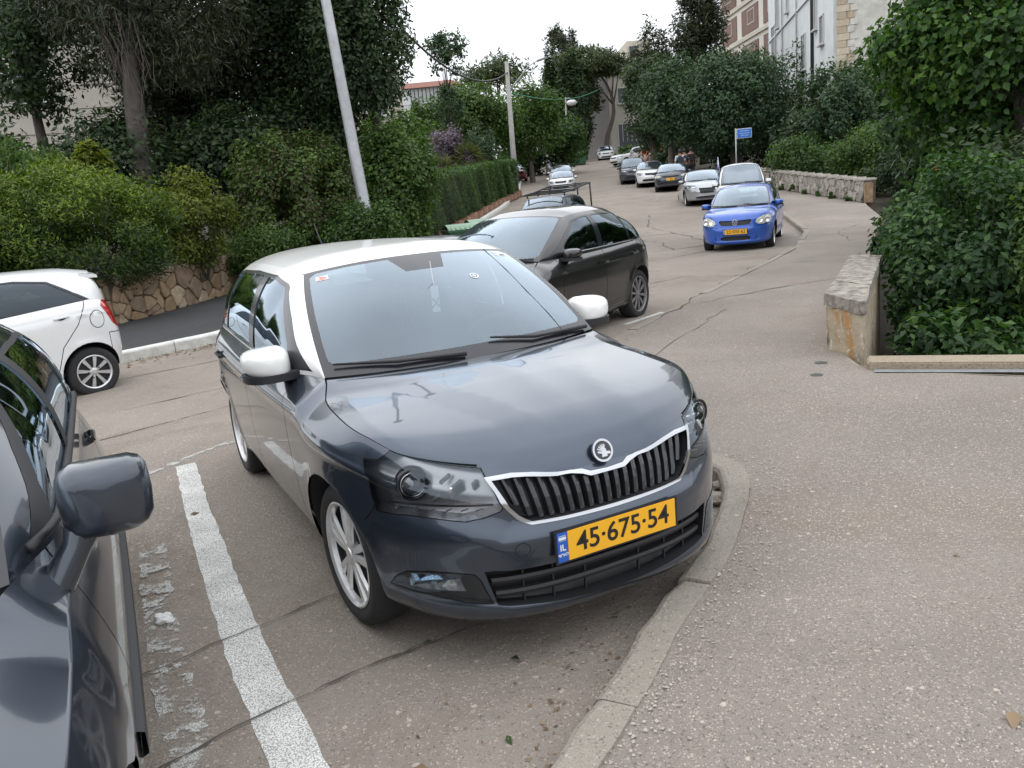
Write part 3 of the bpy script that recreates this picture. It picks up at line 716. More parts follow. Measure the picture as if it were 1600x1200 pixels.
    for xc in (0,-p['wb']):
        for sd_ in (1,-1):
            st=ft.get('steer',0) if xc==0 else 0
            w=link_mesh('wheel',tm,root,(xc,sd_*p['track'],p['tyre']),(0,0,(0 if sd_>0 else math.pi)+st))
            link_mesh('rim',rm,w)
    for xc in (0,-p['wb']):
        a=p['arch']+.004; ang=np.linspace(-.35,math.pi+.35,20)
        for sg in (1,-1):
            V=[];Fc=[];k=MB()
            for t in ang:
                x,z=xc+a*math.cos(t),p['tyre']+a*math.sin(t)
                yo=float(b.band(*inv_side(b,'band',[(x,max(z,float(b.zb(x))+.002))])[0])[1])-.012
                V+=[(x,sg*yo,z),(x,sg*.42,z)]
            for i in range(len(ang)-1): Fc.append((2*i,2*i+1,2*i+3,2*i+2) if sg>0 else (2*i,2*i+2,2*i+3,2*i+1))
            k.add(V,Fc); k.add([(xc+a*math.cos(t),sg*.43,p['tyre']+a*math.sin(t)) for t in ang],[tuple(range(len(ang)))])
            o_=k.obj('wheel_housing',M_under,root)
            bm=bmesh.new(); bm.from_mesh(o_.data); bmesh.ops.remove_doubles(bm,verts=bm.verts[:],dist=.013); bm.to_mesh(o_.data); bm.free()
    # floor pan
    xs=np.linspace(0,1,40); ring=b.band(xs,np.zeros_like(xs)+.01); 
    L=[tuple(v) for v in ring]; R_=[(v[0],-v[1],v[2]) for v in ring[::-1]]
    V=[];Fc=[]
    for v in ring: V+=[(v[0],v[1]*.985,v[2]+.012),(v[0],-v[1]*.985,v[2]+.012)]
    hid=[i for i in range(len(ring)-1)]
    for i in hid:
        x=ring[i][0]
        if min(abs(x),abs(x+p['wb']))<p['arch']:
            continue
        Fc.append((2*i,2*i+1,2*i+3,2*i+2))
    V0=len(V)
    for xc in (0,-p['wb']):
        a=p['arch']+.03; n0=len(V); V+=[(xc-a,.42,.215),(xc+a,.42,.215),(xc+a,-.42,.215),(xc-a,-.42,.215)]; Fc.append((n0,n0+1,n0+2,n0+3))
    mesh_obj('floor_pan',V,Fc,M_under,root)
    if not ft.get('noint'): interior(root,b,lod)
    # mirrors, handles, wipers
    mp=ft.get('mirror',{}); mz=mp.get('pos',(-.70,.978,1.02))
    mcap=mp.get('cap',PB); mb=mp.get('base',M_blk)
    for sg in (1,-1): door_mirror(root,sg,mz,mcap,mb,w=mp.get('w',.20),h=mp.get('h',.135),d=mp.get('d',.17),old=mp.get('old',False))
    for (x,z) in ft.get('handles',[]):
        uv=inv_side(b,'band',[(x,z)])[0]; P,n,t=surf(b,'band',uv)
        dd=df if x>d[1][0] else dr
        for k_,sg in enumerate((1,-1)):
            if dd[k_] is None: continue
            handle(dd[k_],Vector((P.x,P.y*sg,P.z)),Vector((n.x,n.y*sg,n.z)),Vector((t.x,t.y*sg,t.z)),ft.get('handlemat',PB),ft.get('hl',.17))
    if ft.get('wipers',True):
        def wsurf(u,y):
            P,n,t=surf(b,'ws',(u,abs(y))); return Vector((P.x,P.y*(1 if y>=0 else -1),P.z))+Vector((n.x,n.y*(1 if y>=0 else -1),n.z))*.018
        for (piv,mid,tip) in ft.get('wipe',[((.02,.93),(.045,.45),(.10,.12)),((.02,-.10),(.04,-.55),(.07,-.93))]):
            k=MB(); k.tube([wsurf(*piv),wsurf(*mid)],[.011,.007],6); k.tube([wsurf(mid[0]*.7,mid[1]+(mid[1]-tip[1])*.9),wsurf(*mid),wsurf(*tip)],[.006,.009,.005],6)
            k.obj('wiper',M_blk,root,smooth=True)
    if 'plate' in ft: number_plate(root,b,*ft['plate'])
    return root,b,ft
# ---------------- terrain ----------------
def TZ(x,y):
    g=np.interp(y,[-20,20,26,32,41,53,65,77,83,100,140],[0,0,.2,.55,1.1,1.65,2.5,3.5,4.1,5.0,6.0])
    return g-.04*np.clip(-np.asarray(x)-2,0,6)*np.clip((30-np.asarray(y))/12,0,1)
KX=lambda y:np.interp(y,[-8,-2,0,1,2.0,2.35,2.8,3.23,3.7,4.17,4.4,4.65,5.3,6.5,8,9.2,10.8,14.66,17.1,20.7,25.9,28.4,35,45,60,75,100],[-5.2,-2.3,-1.22,-.6,-.01,.2,.43,.72,.93,1.1,1.09,.85,.5,.35,.6,1.29,2.21,4.54,6.11,7.65,8.94,9.2,9.9,10.4,10.9,12,17])
KZ=lambda y:np.interp(y,[0,3.5,5,8,10,15,17,20,30],[.09,.10,.08,.04,.03,.045,.10,.13,.13])
LX=lambda y:np.interp(y,[-8,4,6.5,9.4,11.37,12.22,13.4,15,18,22,27,32,41,55,75,100],[-40,-16,-12,-8.1,-5.44,-4.31,-3.7,-3.3,-2.9,-2.4,-1.7,-.9,.5,1.66,2.7,2.5])
RX=lambda y:np.interp(y,[-8,3,4.6,5.66,6.35,7,9.7,15.5,22,27,33,38,45,60,90],[16,9,5.7,3.67,2.80,2.9,4.4,6.95,10.2,11.95,12.05,12.15,12.4,13,16])
def ys_(a,b,n=None,fine=.25):
    o=[a]; 
    while o[-1]<b: o.append(o[-1]+max(fine,.035*max(o[-1],0)))
    o[-1]=b; return np.array(o)
def ribbon(name,fa,fb,ys,dz,m,nx=10,kind='structure',**k):
    V=[];Fc=[]
    for y in ys:
        a,b_=float(fa(y)),float(fb(y))
        for i in range(nx+1):
            x=a+(b_-a)*i/nx; V.append((x,y,float(TZ(x,y))+(dz(y) if callable(dz) else dz)))
    for j in range(len(ys)-1):
        for i in range(nx): a=j*(nx+1)+i; Fc.append((a,a+1,a+nx+2,a+nx+1))
    return mesh_obj(name,V,Fc,m,kind=kind,smooth=True,**k)
def asphalt(name,c0,c1,peb,pebamt=.5,scale=75,stain=(.12,.09,.07),stainamt=.5,bump=.6):
    m=bpy.data.materials.new(name); m.use_nodes=True; MATS[name]=m; nt=m.node_tree;N=nt.nodes;L=nt.links;b=N['Principled BSDF']; b.inputs['Roughness'].default_value=.92; b.inputs['Specular IOR Level'].default_value=.25
    tc=N.new('ShaderNodeTexCoord')
    def noise_n(s,d=6,r=.6,dist=0):
        n=N.new('ShaderNodeTexNoise'); n.inputs['Scale'].default_value=s; n.inputs['Detail'].default_value=d; n.inputs['Roughness'].default_value=r; n.inputs['Distortion'].default_value=dist; L.new(tc.outputs['Object'],n.inputs[0]); return n
    def ramp(src,a,b_,lo=0,hi=1):
        r=N.new('ShaderNodeMapRange'); L.new(src,r.inputs[0]); r.inputs[1].default_value=a;r.inputs[2].default_value=b_;r.inputs[3].default_value=lo;r.inputs[4].default_value=hi; return r.outputs[0]
    def mixc(f,a,b_):
        x=N.new('ShaderNodeMix'); x.data_type='RGBA'
        if hasattr(f,'node'): L.new(f,x.inputs[0])
        else: x.inputs[0].default_value=f
        for i,v in ((6,a),(7,b_)):
            if hasattr(v,'node'): L.new(v,x.inputs[i])
            else: x.inputs[i].default_value=(*v,1)
        return x.outputs[2]
    big=noise_n(.35,8,.62,.4); base=mixc(ramp(big.outputs[0],.35,.65),c0,c1)
    st=noise_n(.9,8,.7,.8); base=mixc(ramp(st.outputs[0],.52,.75,0,stainamt),base,stain)
    wn=N.new('ShaderNodeTexNoise'); wn.inputs['Scale'].default_value=70; wn.inputs['Detail'].default_value=3; L.new(tc.outputs['Object'],wn.inputs[0]); wv=N.new('ShaderNodeVectorMath'); wv.operation='MULTIPLY_ADD'; wv.inputs[1].default_value=(.022,.022,.022); L.new(wn.outputs['Color'],wv.inputs[0]); L.new(tc.outputs['Object'],wv.inputs[2])
    v=N.new('ShaderNodeTexVoronoi'); v.inputs['Scale'].default_value=scale; v.inputs['Randomness'].default_value=1; L.new(wv.outputs[0],v.inputs[0])
    sv=N.new('ShaderNodeSeparateColor'); L.new(v.outputs['Color'],sv.inputs[0])
    inner=ramp(v.outputs['Distance'],.5,.35); pick=ramp(sv.outputs[0],1-pebamt,1-pebamt+.08); mm=N.new('ShaderNodeMath'); mm.operation='MULTIPLY'; L.new(inner,mm.inputs[0]); L.new(pick,mm.inputs[1])
    wear=ramp(noise_n(.6,5,.6).outputs[0],.35,.62,.45,1); m2=N.new('ShaderNodeMath'); m2.operation='MULTIPLY'; L.new(mm.outputs[0],m2.inputs[0]); L.new(wear,m2.inputs[1])
    pc=mixc(sv.outputs[1],peb,tuple(k*.62 for k in peb)); col=mixc(m2.outputs[0],base,pc)
    dk=ramp(sv.outputs[2],.70,.86,0,.55); md=N.new('ShaderNodeMath'); md.operation='MULTIPLY'; L.new(dk,md.inputs[0]); L.new(inner,md.inputs[1]); col=mixc(md.outputs[0],col,tuple(k*.38 for k in c0))
    # larger scattered chips
    v2=N.new('ShaderNodeTexVoronoi'); v2.inputs['Scale'].default_value=scale*.22; L.new(wv.outputs[0],v2.inputs[0]); s2=N.new('ShaderNodeSeparateColor'); L.new(v2.outputs['Color'],s2.inputs[0])
    a=ramp(v2.outputs['Distance'],.26,.20); b2=ramp(s2.outputs[0],.945,.96,0,.6); m3=N.new('ShaderNodeMath'); m3.operation='MULTIPLY'; L.new(a,m3.inputs[0]); L.new(b2,m3.inputs[1]); col=mixc(m3.outputs[0],col,tuple(min(1,k*1.1) for k in peb))
    fine=noise_n(260,3,.7); mfi=N.new('ShaderNodeVectorMath'); mfi.operation='SCALE'; L.new(col,mfi.inputs[0]); L.new(ramp(fine.outputs[0],.3,.7,.72,1.28),mfi.inputs['Scale']); L.new(mfi.outputs[0],b.inputs['Base Color'])
    bp=N.new('ShaderNodeBump'); bp.inputs['Strength'].default_value=bump; bp.inputs['Distance'].default_value=.006; L.new(v.outputs['Distance'],bp.inputs['Height']); bp.invert=True
    b3=N.new('ShaderNodeBump'); b3.inputs['Strength'].default_value=.35; b3.inputs['Distance'].default_value=.03; L.new(noise_n(9,6,.65).outputs[0],b3.inputs['Height']); L.new(bp.outputs[0],b3.inputs['Normal']); L.new(b3.outputs[0],b.inputs['Normal'])
    return m
M_road=asphalt('worn_road',(.218,.188,.159),(.288,.252,.214),(.50,.43,.36),.42,105,(.12,.086,.064),.62)
M_side=asphalt('footpath_aggregate',(.205,.178,.154),(.280,.246,.212),(.56,.49,.42),.5,112,(.21,.15,.11),.5,.8)
M_dark=asphalt('new_dark_asphalt',(.045,.045,.047),(.06,.06,.062),(.12,.12,.12),.3,80,(.05,.045,.04),.3)
M_kerb=asphalt('kerb_concrete',(.225,.20,.165),(.32,.29,.245),(.44,.40,.35),.2,90,(.14,.12,.10),.6,.4)
M_kerbw=mat('white_kerb_paint',(.60,.60,.56),.8,noise_=.2,nscale=9)
M_soil=mat('dry_soil',(.13,.085,.055),.95,noise_=.35,nscale=3,bump=.6,bscale=30)
M_garden=mat('garden_soil',(.045,.038,.025),.95,noise_=.4,nscale=2,bump=.6,bscale=20)
ribbon('road',lambda y:LX(y)-.1,lambda y:KX(y)+.05,ys_(-8,100),0,M_road,22)
mesh_obj('ground',[(-900,-300,-1.45),(900,-300,-1.45),(900,1500,-1.45),(-900,1500,-1.45)],[(0,1,2,3)],M_garden,kind='structure')
ribbon('far_junction',lambda y:-30,lambda y:60,ys_(100,170,fine=5),-.004,M_road,6)
# footpath (right)
KW=lambda y,w=.128:w*min(2.2,math.sqrt(1+((float(KX(y+.1))-float(KX(y-.1)))/.2)**2))
ribbon('footpath',lambda y:KX(y)+KW(y),lambda y:RX(y),ys_(-8,100),lambda y:KZ(y),M_side,16)
# retained garden below the path on the right, rising with the hill
ribbon('lower_garden',lambda y:RX(y)-.05,lambda y:RX(y)+60,ys_(-8,100,fine=1),lambda y:float(np.interp(y,[0,18,25,40],[-1.25,-1.25,-.35,-.1])),M_garden,12)
ribbon('garden_edge_bank',lambda y:RX(y)+.0,lambda y:RX(y)+.03,ys_(-8,27,fine=.5),lambda y:KZ(y)-.001,M_kerb,1)
def kerbline(name,fx,side,ys,h,w,m,label,cat='kerb',jag=.0,mtop=None,seglen=1.0):
    # kerb made of separate stones laid end to end
    pts=[Vector((float(fx(y)),y,0)) for y in ys]; L=[0]
    for i in range(1,len(pts)): L.append(L[-1]+(pts[i]-pts[i-1]).length)
    def at(s):
        i=min(max(int(np.searchsorted(L,s))-1,0),len(pts)-2); t=(s-L[i])/(L[i+1]-L[i]); return pts[i].lerp(pts[i+1],t)
    root=empty(name,(0,0,0),label=label,cat=cat); s=0; k=0; rnd=random.Random(5)
    while s<L[-1]-.3:
        e=min(s+seglen*rnd.uniform(.9,1.1),L[-1]); n=6 if s<14 else 3; V=[];Fc=[]; dzj=rnd.uniform(-.012,.010)
        for i in range(n+1):
            q=s+.006+(e-s-.012)*i/n; p=at(q); t=(at(min(q+.05,L[-1]))-at(max(q-.05,0))).normalized(); nrm=Vector((t.y,-t.x,0))*side
            hh=h(p.y)+dzj; z=float(TZ(p.x,p.y)); j=jag*(rnd.random()-.5); j2=jag*(rnd.random()-.5)*.5
            a=p-nrm*0+nrm*j; b_=p+nrm*(w+j2)
            for (c,zz) in ((a,-.12),(a-nrm*0,hh-.028),(a+nrm*.012,hh-.008),(a+nrm*.03,hh),(b_,hh+.002),(b_,-.12)): V.append((c.x,c.y,z+zz))
        for i in range(n):
            for m_ in range(5): a_=i*6+m_; f=(a_,a_+1,a_+7,a_+6); Fc.append(f if side<0 else f[::-1])
        Fc.append((0,1,2,3,4,5)); Fc.append(tuple(n*6+i for i in range(6))[::-1])
        mesh_obj('kerb_stone',V,Fc,m,root); s=e; k+=1
        if k>200: break
    return root
kerbline('kerb',KX,1,list(np.arange(-6,24,.12))+list(np.arange(24,90,.8)),lambda y:float(KZ(y))+.004,.14,M_kerb,'weathered concrete kerb curving along the right-hand footpath',jag=.03,seglen=.95)
LYS=list(np.arange(6.5,30,.3))+list(np.arange(30,95,1.2))
for k,(x,y,r_,lab) in enumerate(((1.02,4.02,.055,'broken lump of concrete lying in the gap of the kerb by the car nose'),(1.10,4.22,.04,'smaller concrete fragment beside the kerb gap'))):
    bm=bmesh.new(); bmesh.ops.create_icosphere(bm,subdivisions=2,radius=r_)
    for v in bm.verts: v.co*=1+.5*noise.noise(v.co*20+Vector((k,0,0))); v.co.z*=.6; v.co.x*=1.4
    me=bpy.data.meshes.new('rubble'); bm.to_mesh(me); bm.free(); me.materials.append(M_kerb); o=bpy.data.objects.new('concrete_lump',me); COL.objects.link(o); o.location=(x,y,.03); props(o,lab,'rubble')
kerbline('kerb',LX,-1,LYS,lambda y:.15,.16,M_kerbw,'pale painted kerb in front of the rubble stone wall',seglen=1.0,jag=.004)
WLX=lambda y:np.interp(y,[6,11,13.5,15.7,17.2,19.9,24,28,30],[-13,-9,-8.1,-7.49,-7.24,-6.44,-4.9,-3.8,-3.5])
ribbon('left_footpath',WLX,lambda y:LX(y)-.14,ys_(8.5,27),.145,M_dark,6)
ribbon('left_verge',lambda y:LX(y)-2.2,lambda y:LX(y)-.14,ys_(27,90,fine=1),.12,M_soil,4)
ribbon('left_garden',lambda y:-70,lambda y:WLX(y)-.28,ys_(5,30,fine=.6),lambda y:.80,M_garden,10)
ribbon('left_garden_far',lambda y:-70,lambda y:LX(y)-1.6,ys_(30,140,fine=2),lambda y:.5,M_garden,12)
# ---------------- painted markings ----------------
def paintmat(name,col,thr,soft=.06,sc_=14,alb=1):
    m=bpy.data.materials.new(name); m.use_nodes=True; nt=m.node_tree;N=nt.nodes;L=nt.links;b=N['Principled BSDF']; b.inputs['Roughness'].default_value=.85
    tc=N.new('ShaderNodeTexCoord'); n=N.new('ShaderNodeTexNoise'); n.inputs['Scale'].default_value=sc_; n.inputs['Detail'].default_value=9; n.inputs['Roughness'].default_value=.72; L.new(tc.outputs['Object'],n.inputs[0])
    r=N.new('ShaderNodeMapRange'); r.inputs[1].default_value=thr-soft; r.inputs[2].default_value=thr+soft; L.new(n.outputs[0],r.inputs[0])
    n2=N.new('ShaderNodeTexVoronoi'); n2.inputs['Scale'].default_value=170; L.new(tc.outputs['Object'],n2.inputs[0]); r2=N.new('ShaderNodeMapRange'); r2.inputs[1].default_value=.42; r2.inputs[2].default_value=.62; r2.inputs[3].default_value=1; r2.inputs[4].default_value=.45; L.new(n2.outputs['Distance'],r2.inputs[0])
    mm=N.new('ShaderNodeMath'); mm.operation='MULTIPLY'; L.new(r.outputs[0],mm.inputs[0]); L.new(r2.outputs[0],mm.inputs[1])
    L.new(mm.outputs[0],b.inputs['Alpha']); b.inputs['Base Color'].default_value=(*col,1)
    n3=N.new('ShaderNodeTexNoise'); n3.inputs['Scale'].default_value=5; n3.inputs['Detail'].default_value=6; L.new(tc.outputs['Object'],n3.inputs[0]); r3=N.new('ShaderNodeMapRange'); r3.inputs[1].default_value=.3;r3.inputs[2].default_value=.7;r3.inputs[3].default_value=.8;r3.inputs[4].default_value=1.08; L.new(n3.outputs[0],r3.inputs[0]); v=N.new('ShaderNodeVectorMath'); v.operation='SCALE'; v.inputs[0].default_value=col; L.new(r3.outputs[0],v.inputs['Scale']); L.new(v.outputs[0],b.inputs['Base Color'])
    return m
M_line=paintmat('road_paint',(.72,.72,.69),.34,.05,11)
M_linew=paintmat('worn_road_paint',(.52,.52,.49),.52,.03,9)
def strip(name,pts,w,m,dz=.004,jag=0,kind='structure',seed=1,**k):
    rnd=random.Random(seed); P=dens([Vector(p) for p in pts],.08 if jag else .5,False); V=[];Fc=[]
    W=w if callable(w) else (lambda t:w)
    for i,p in enumerate(P):
        t=P[min(i+1,len(P)-1)]-P[max(i-1,0)]; t=t/np.linalg.norm(t); n=np.array([-t[1],t[0]]); ww=W(i/(len(P)-1))/2
        for s in (1,-1):
            q=p[:2]+n*s*(ww+jag*(rnd.random()-.5)); z=float(TZ(q[0],q[1]))
            if len(p)>2 and False: z=p[2]
            V.append((q[0],q[1],z+(dz(q[1]) if callable(dz) else dz)))
    for i in range(len(P)-1): Fc.append((2*i+1,2*i+3,2*i+2,2*i))
    return mesh_obj(name,V,Fc,m,kind=kind,**k)
strip('parking_line',[(-2.41,5.69),(-1.95,4.65),(-1.45,3.58),(-1.1,2.85),(-.77,2.23),(-.3,1.3)],lambda t:.135+.03*t,M_line,jag=.012)
strip('faded_parking_line',[(-2.02,4.15),(-1.75,3.55),(-1.42,2.85),(-1.15,2.35),(-1.0,2.0)],.14,M_linew,jag=.02)
strip('bay_edge_line',[(-2.75,5.45),(-2.23,6.17),(-1.5,7.1),(-.4,8.6),(.9,10.2)],.09,M_linew,jag=.01)
strip('bay_edge_line',[(1.45,9.9),(2.05,10.6)],.08,M_line)
for (a,b_) in (((.66,35.7),(2.5,35.1)),((1.2,43),(3.0,43.4)),((1.7,52),(3.2,52.4))): strip('bay_line',[a,b_],.12,M_line)
for (a,b_) in (((6.9,36.5),(7.4,38.2)),((7.0,41),(7.5,42.5)),((5.8,20.3),(8.6,21.2)),((6.2,50),(6.6,52))): strip('lane_mark',[a,b_],.12,M_linew)
strip('triangle_mark',[(5.2,52),(6.4,57),(7.6,52.5)],.14,M_linew)
# cracks: thin dark grooves filled with dirt
M_crack=mat('crack_fill',(.075,.062,.05),.95)
M_moss=mat('moss',(.05,.07,.02),.95,noise_=.4,nscale=40)
def crack(pts,w=.012,dz=.003,seed=0,m=None,name='crack'):
    rnd=random.Random(seed); P=dens([Vector(p) for p in pts],.06 if max(p[1] for p in pts)<9 else .25,False); Q=[]
    ph=rnd.random()*6
    for i,p in enumerate(P):
        s=.014 if p[1]<9 else .07
        Q.append((p[0]+s*(rnd.random()-.5)+s*math.sin(i*.9+ph)*.5,p[1]+s*(rnd.random()-.5)))
    rw=[max(.3,rnd.random()*1.6) for _ in Q]
    V=[];Fc=[]
    for i,p in enumerate(Q):
        a=np.array(Q[min(i+1,len(Q)-1)])-np.array(Q[max(i-1,0)]); a/=np.linalg.norm(a)+1e-9; n=np.array([-a[1],a[0]])
        for s in (1,-1): q=np.array(p)+n*s*w*.34*rw[i]; V.append((q[0],q[1],float(TZ(*q))+(dz(q[1]) if callable(dz) else dz)))
    for i in range(len(Q)-1): Fc.append((2*i+1,2*i+3,2*i+2,2*i))
    return mesh_obj(name,V,Fc,m or M_crack,kind='structure')
crack([(-1.75,2.63),(-1.32,3.02),(-.9,3.35),(-.55,3.62)],.012,.009,1)
crack([(-1.5,2.0),(-1.05,2.45),(-.65,2.75),(-.2,3.0)],.012,.009,2)
crack([(-.85,3.39),(-.62,3.57)],.022,.010,3,M_moss,'moss_tuft'); crack([(-.55,2.80),(-.40,2.90)],.02,.010,4,M_moss,'moss_tuft')
crack([(-3.9,8.0),(-2.9,8.6),(-2.3,8.9),(-1.9,9.3)],.03,.004,5); crack([(-3.6,6.8),(-2.6,7.6),(-2.0,8.2)],.02,.004,6); crack([(-5,9.9),(-3.4,10.6),(-2,11.8)],.025,.004,26)
dzs=lambda y:float(KZ(y))+.004
crack([(1.48,9.3),(2.35,10.8),(3.4,12.7),(4.7,14.9),(5.4,15.9)],.03,dzs,7); crack([(1.37,7.68),(1.8,8.5),(2.33,9.42),(2.75,10.2)],.012,dzs,8)
crack([(2.6,10.9),(3.8,11.6),(5.4,12.3)],.035,dzs,9); crack([(7.3,17),(8.0,19.5),(9.2,21)],.03,dzs,10); crack([(7.5,23.3),(9.5,24)],.04,dzs,11); crack([(5.2,14.6),(6.2,14.5),(6.6,15.2)],.03,dzs,28)
for i,pts in enumerate((((2.6,17.6),(3.6,18.0),(5.2,19.4)),((2.5,19.8),(4.5,20.3),(6.5,21.0)),((4.2,20),(4.3,22),(3.6,25),(4.4,29),(3.7,33)),((5.4,20.3),(5.3,23),(4.9,27),(5.7,31)),((2.2,24),(4.2,24.3),(5.5,24.2)),((1.9,27),(3.5,30),(4.5,36)),((1.5,13),(3.2,14.4)))):
    crack(pts,.05 if pts[0][1]>15 else .03,.004,30+i)
# ---------------- vegetation ----------------
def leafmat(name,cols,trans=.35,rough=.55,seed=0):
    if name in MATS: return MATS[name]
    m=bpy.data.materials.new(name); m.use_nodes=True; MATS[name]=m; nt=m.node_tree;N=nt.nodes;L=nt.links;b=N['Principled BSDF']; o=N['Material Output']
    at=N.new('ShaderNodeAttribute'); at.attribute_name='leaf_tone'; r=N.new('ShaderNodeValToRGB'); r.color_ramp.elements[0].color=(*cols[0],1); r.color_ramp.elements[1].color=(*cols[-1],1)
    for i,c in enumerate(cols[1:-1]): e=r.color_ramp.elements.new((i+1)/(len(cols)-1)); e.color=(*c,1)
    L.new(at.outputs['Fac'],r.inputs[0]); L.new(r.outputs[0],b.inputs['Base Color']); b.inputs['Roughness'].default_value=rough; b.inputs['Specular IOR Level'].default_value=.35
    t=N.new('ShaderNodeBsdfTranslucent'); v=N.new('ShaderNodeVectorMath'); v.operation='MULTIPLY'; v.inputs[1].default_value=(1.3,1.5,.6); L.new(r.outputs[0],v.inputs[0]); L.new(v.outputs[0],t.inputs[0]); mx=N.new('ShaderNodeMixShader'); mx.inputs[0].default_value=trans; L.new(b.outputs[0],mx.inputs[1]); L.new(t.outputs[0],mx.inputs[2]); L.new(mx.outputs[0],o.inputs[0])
    return m
M_bark=mat('bark',(.10,.085,.07),.9,noise_=.35,nscale=6,bump=.9,bscale=18)
M_barkl=mat('pale_bark',(.075,.066,.056),.9,noise_=.35,nscale=6,bump=.9,bscale=18)
def leaves(name,pos,dirs,nrm,size,aspect,m,parent=None,tone=None,fold=True,seed=0,**k):
    # pos,dirs(nrm): (n,3) arrays; each leaf is a folded blade (two quads) or one quad
    n=len(pos); r=np.random.default_rng(seed); sz=size*(.6+.8*r.random(n))[:,None]
    d=dirs/np.linalg.norm(dirs,axis=1)[:,None]; s=np.cross(nrm,d); s/=np.linalg.norm(s,axis=1)[:,None]+1e-9; u=np.cross(d,s)
    w=sz*aspect/2
    if fold:
        a=pos; mid=pos+d*sz*.5-u*sz*.06; tip=pos+d*sz-u*sz*.10; l=pos+d*sz*.45+s*w+u*w*.45; rr=pos+d*sz*.45-s*w+u*w*.45
        V=np.stack([a,l,tip,rr,mid],1).reshape(-1,3); i=np.arange(n)*5
        F3=np.stack([np.stack([i,i+4,i+1],1),np.stack([i+4,i+2,i+1],1),np.stack([i,i+3,i+4],1),np.stack([i+4,i+3,i+2],1)],1).reshape(-1,3); nl=4; nv=3
    else:
        V=np.stack([pos,pos+d*sz*.5+s*w,pos+d*sz,pos+d*sz*.5-s*w],1).reshape(-1,3); i=np.arange(n)*4; F3=np.stack([i,i+1,i+2,i+3],1); nl=1; nv=4
    me=bpy.data.meshes.new(name); me.vertices.add(len(V)); me.vertices.foreach_set('co',V.astype(np.float32).ravel()); nf=len(F3); me.loops.add(nf*nv); me.loops.foreach_set('vertex_index',F3.astype(np.int32).ravel())
    me.polygons.add(nf); me.polygons.foreach_set('loop_start',np.arange(0,nf*nv,nv,dtype=np.int32)); me.update(calc_edges=True)
    if tone is None: tone=r.random(n)
    at=me.attributes.new('leaf_tone','FLOAT','FACE'); at.data.foreach_set('value',np.repeat(np.clip(tone,0,1),nl).astype(np.float32)); me.materials.append(m)
    o=bpy.data.objects.new(name,me); COL.objects.link(o); o.parent=parent; return props(o,**k)
def cloud(r,center,rad,nclump,n,cr=.36,shape='ell',flat=0,outer=.7):
    # leaf positions in clumps distributed through an ellipsoid crown; returns pos, outward dir, clump index
    c=np.array(center);rad=np.array(rad); q=r.normal(size=(nclump,3)); q/=np.linalg.norm(q,axis=1)[:,None]; rr=(outer+(1-outer)*r.random(nclump))**1.0; inner=r.random(nclump)<.25; rr=np.where(inner,r.random(nclump)*.6,rr*.82)
    cc=q*rr[:,None]; 
    if shape=='spindle': t=np.abs(cc[:,2]); cc[:,:2]*=np.clip(1.1-t**1.5,.15,1)[:,None]*1.1
    if shape=='cone': t=(cc[:,2]+1)/2; cc[:,:2]*=(1.05-t)[:,None]
    if shape=='dome': cc[:,2]=np.where(cc[:,2]<-.35,-.35-(cc[:,2]+.35)*.3,cc[:,2])
    cs=cr*(.6+.8*r.random(nclump)); wgt=cs**2; wgt/=wgt.sum(); k=r.choice(nclump,n,p=wgt)
    v=r.normal(size=(n,3)); v/=np.linalg.norm(v,axis=1)[:,None]; rad_l=(r.random(n)**.45)[:,None]
    P=cc[k]+v*rad_l*cs[k][:,None]
    out=v*.6+P*.6
    return c+P*rad,out,k,cc*rad+c,cs
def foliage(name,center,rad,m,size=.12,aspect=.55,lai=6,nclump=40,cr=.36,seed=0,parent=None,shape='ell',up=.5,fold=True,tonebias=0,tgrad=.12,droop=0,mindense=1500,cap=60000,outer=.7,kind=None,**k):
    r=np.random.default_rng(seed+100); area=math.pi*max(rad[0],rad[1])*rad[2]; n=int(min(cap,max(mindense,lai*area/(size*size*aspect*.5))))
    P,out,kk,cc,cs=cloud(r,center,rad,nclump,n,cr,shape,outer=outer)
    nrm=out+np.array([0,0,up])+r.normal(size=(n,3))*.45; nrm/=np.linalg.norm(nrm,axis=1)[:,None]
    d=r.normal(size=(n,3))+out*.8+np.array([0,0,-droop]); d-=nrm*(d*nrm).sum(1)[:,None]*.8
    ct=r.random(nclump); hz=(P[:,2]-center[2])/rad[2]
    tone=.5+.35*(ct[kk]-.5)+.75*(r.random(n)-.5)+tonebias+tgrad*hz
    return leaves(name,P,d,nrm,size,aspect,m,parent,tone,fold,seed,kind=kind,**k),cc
G_dark=leafmat('leaf_dark',[(.016,.031,.014),(.033,.060,.022),(.062,.102,.034)],.25)
G_mid=leafmat('leaf_mid',[(.030,.060,.014),(.058,.110,.022),(.10,.175,.032)],.35)
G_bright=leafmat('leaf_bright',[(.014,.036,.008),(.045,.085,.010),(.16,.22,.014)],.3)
G_yel=leafmat('leaf_yellowgreen',[(.05,.075,.012),(.10,.13,.020),(.19,.20,.03)],.4)
G_ivy=leafmat('leaf_ivy',[(.085,.045,.025),(.040,.060,.018),(.065,.11,.020),(.11,.17,.030)],.3)
G_pine=leafmat('needle_dark',[(.022,.030,.017),(.038,.050,.024),(.060,.078,.034)],.2)
G_pineg=leafmat('needle_green',[(.030,.045,.018),(.052,.075,.026),(.08,.105,.035)],.2)
G_hedge=leafmat('leaf_hedge',[(.020,.044,.014),(.044,.090,.022),(.085,.155,.030)],.35)
G_round=leafmat('leaf_carob',[(.018,.040,.020),(.036,.074,.032),(.068,.122,.048)],.25)
G_near=leafmat('leaf_shrub',[(.012,.034,.013),(.028,.070,.020),(.075,.145,.034)],.3)
G_tree=leafmat('leaf_broad',[(.012,.036,.010),(.036,.092,.016),(.10,.19,.028)],.35)
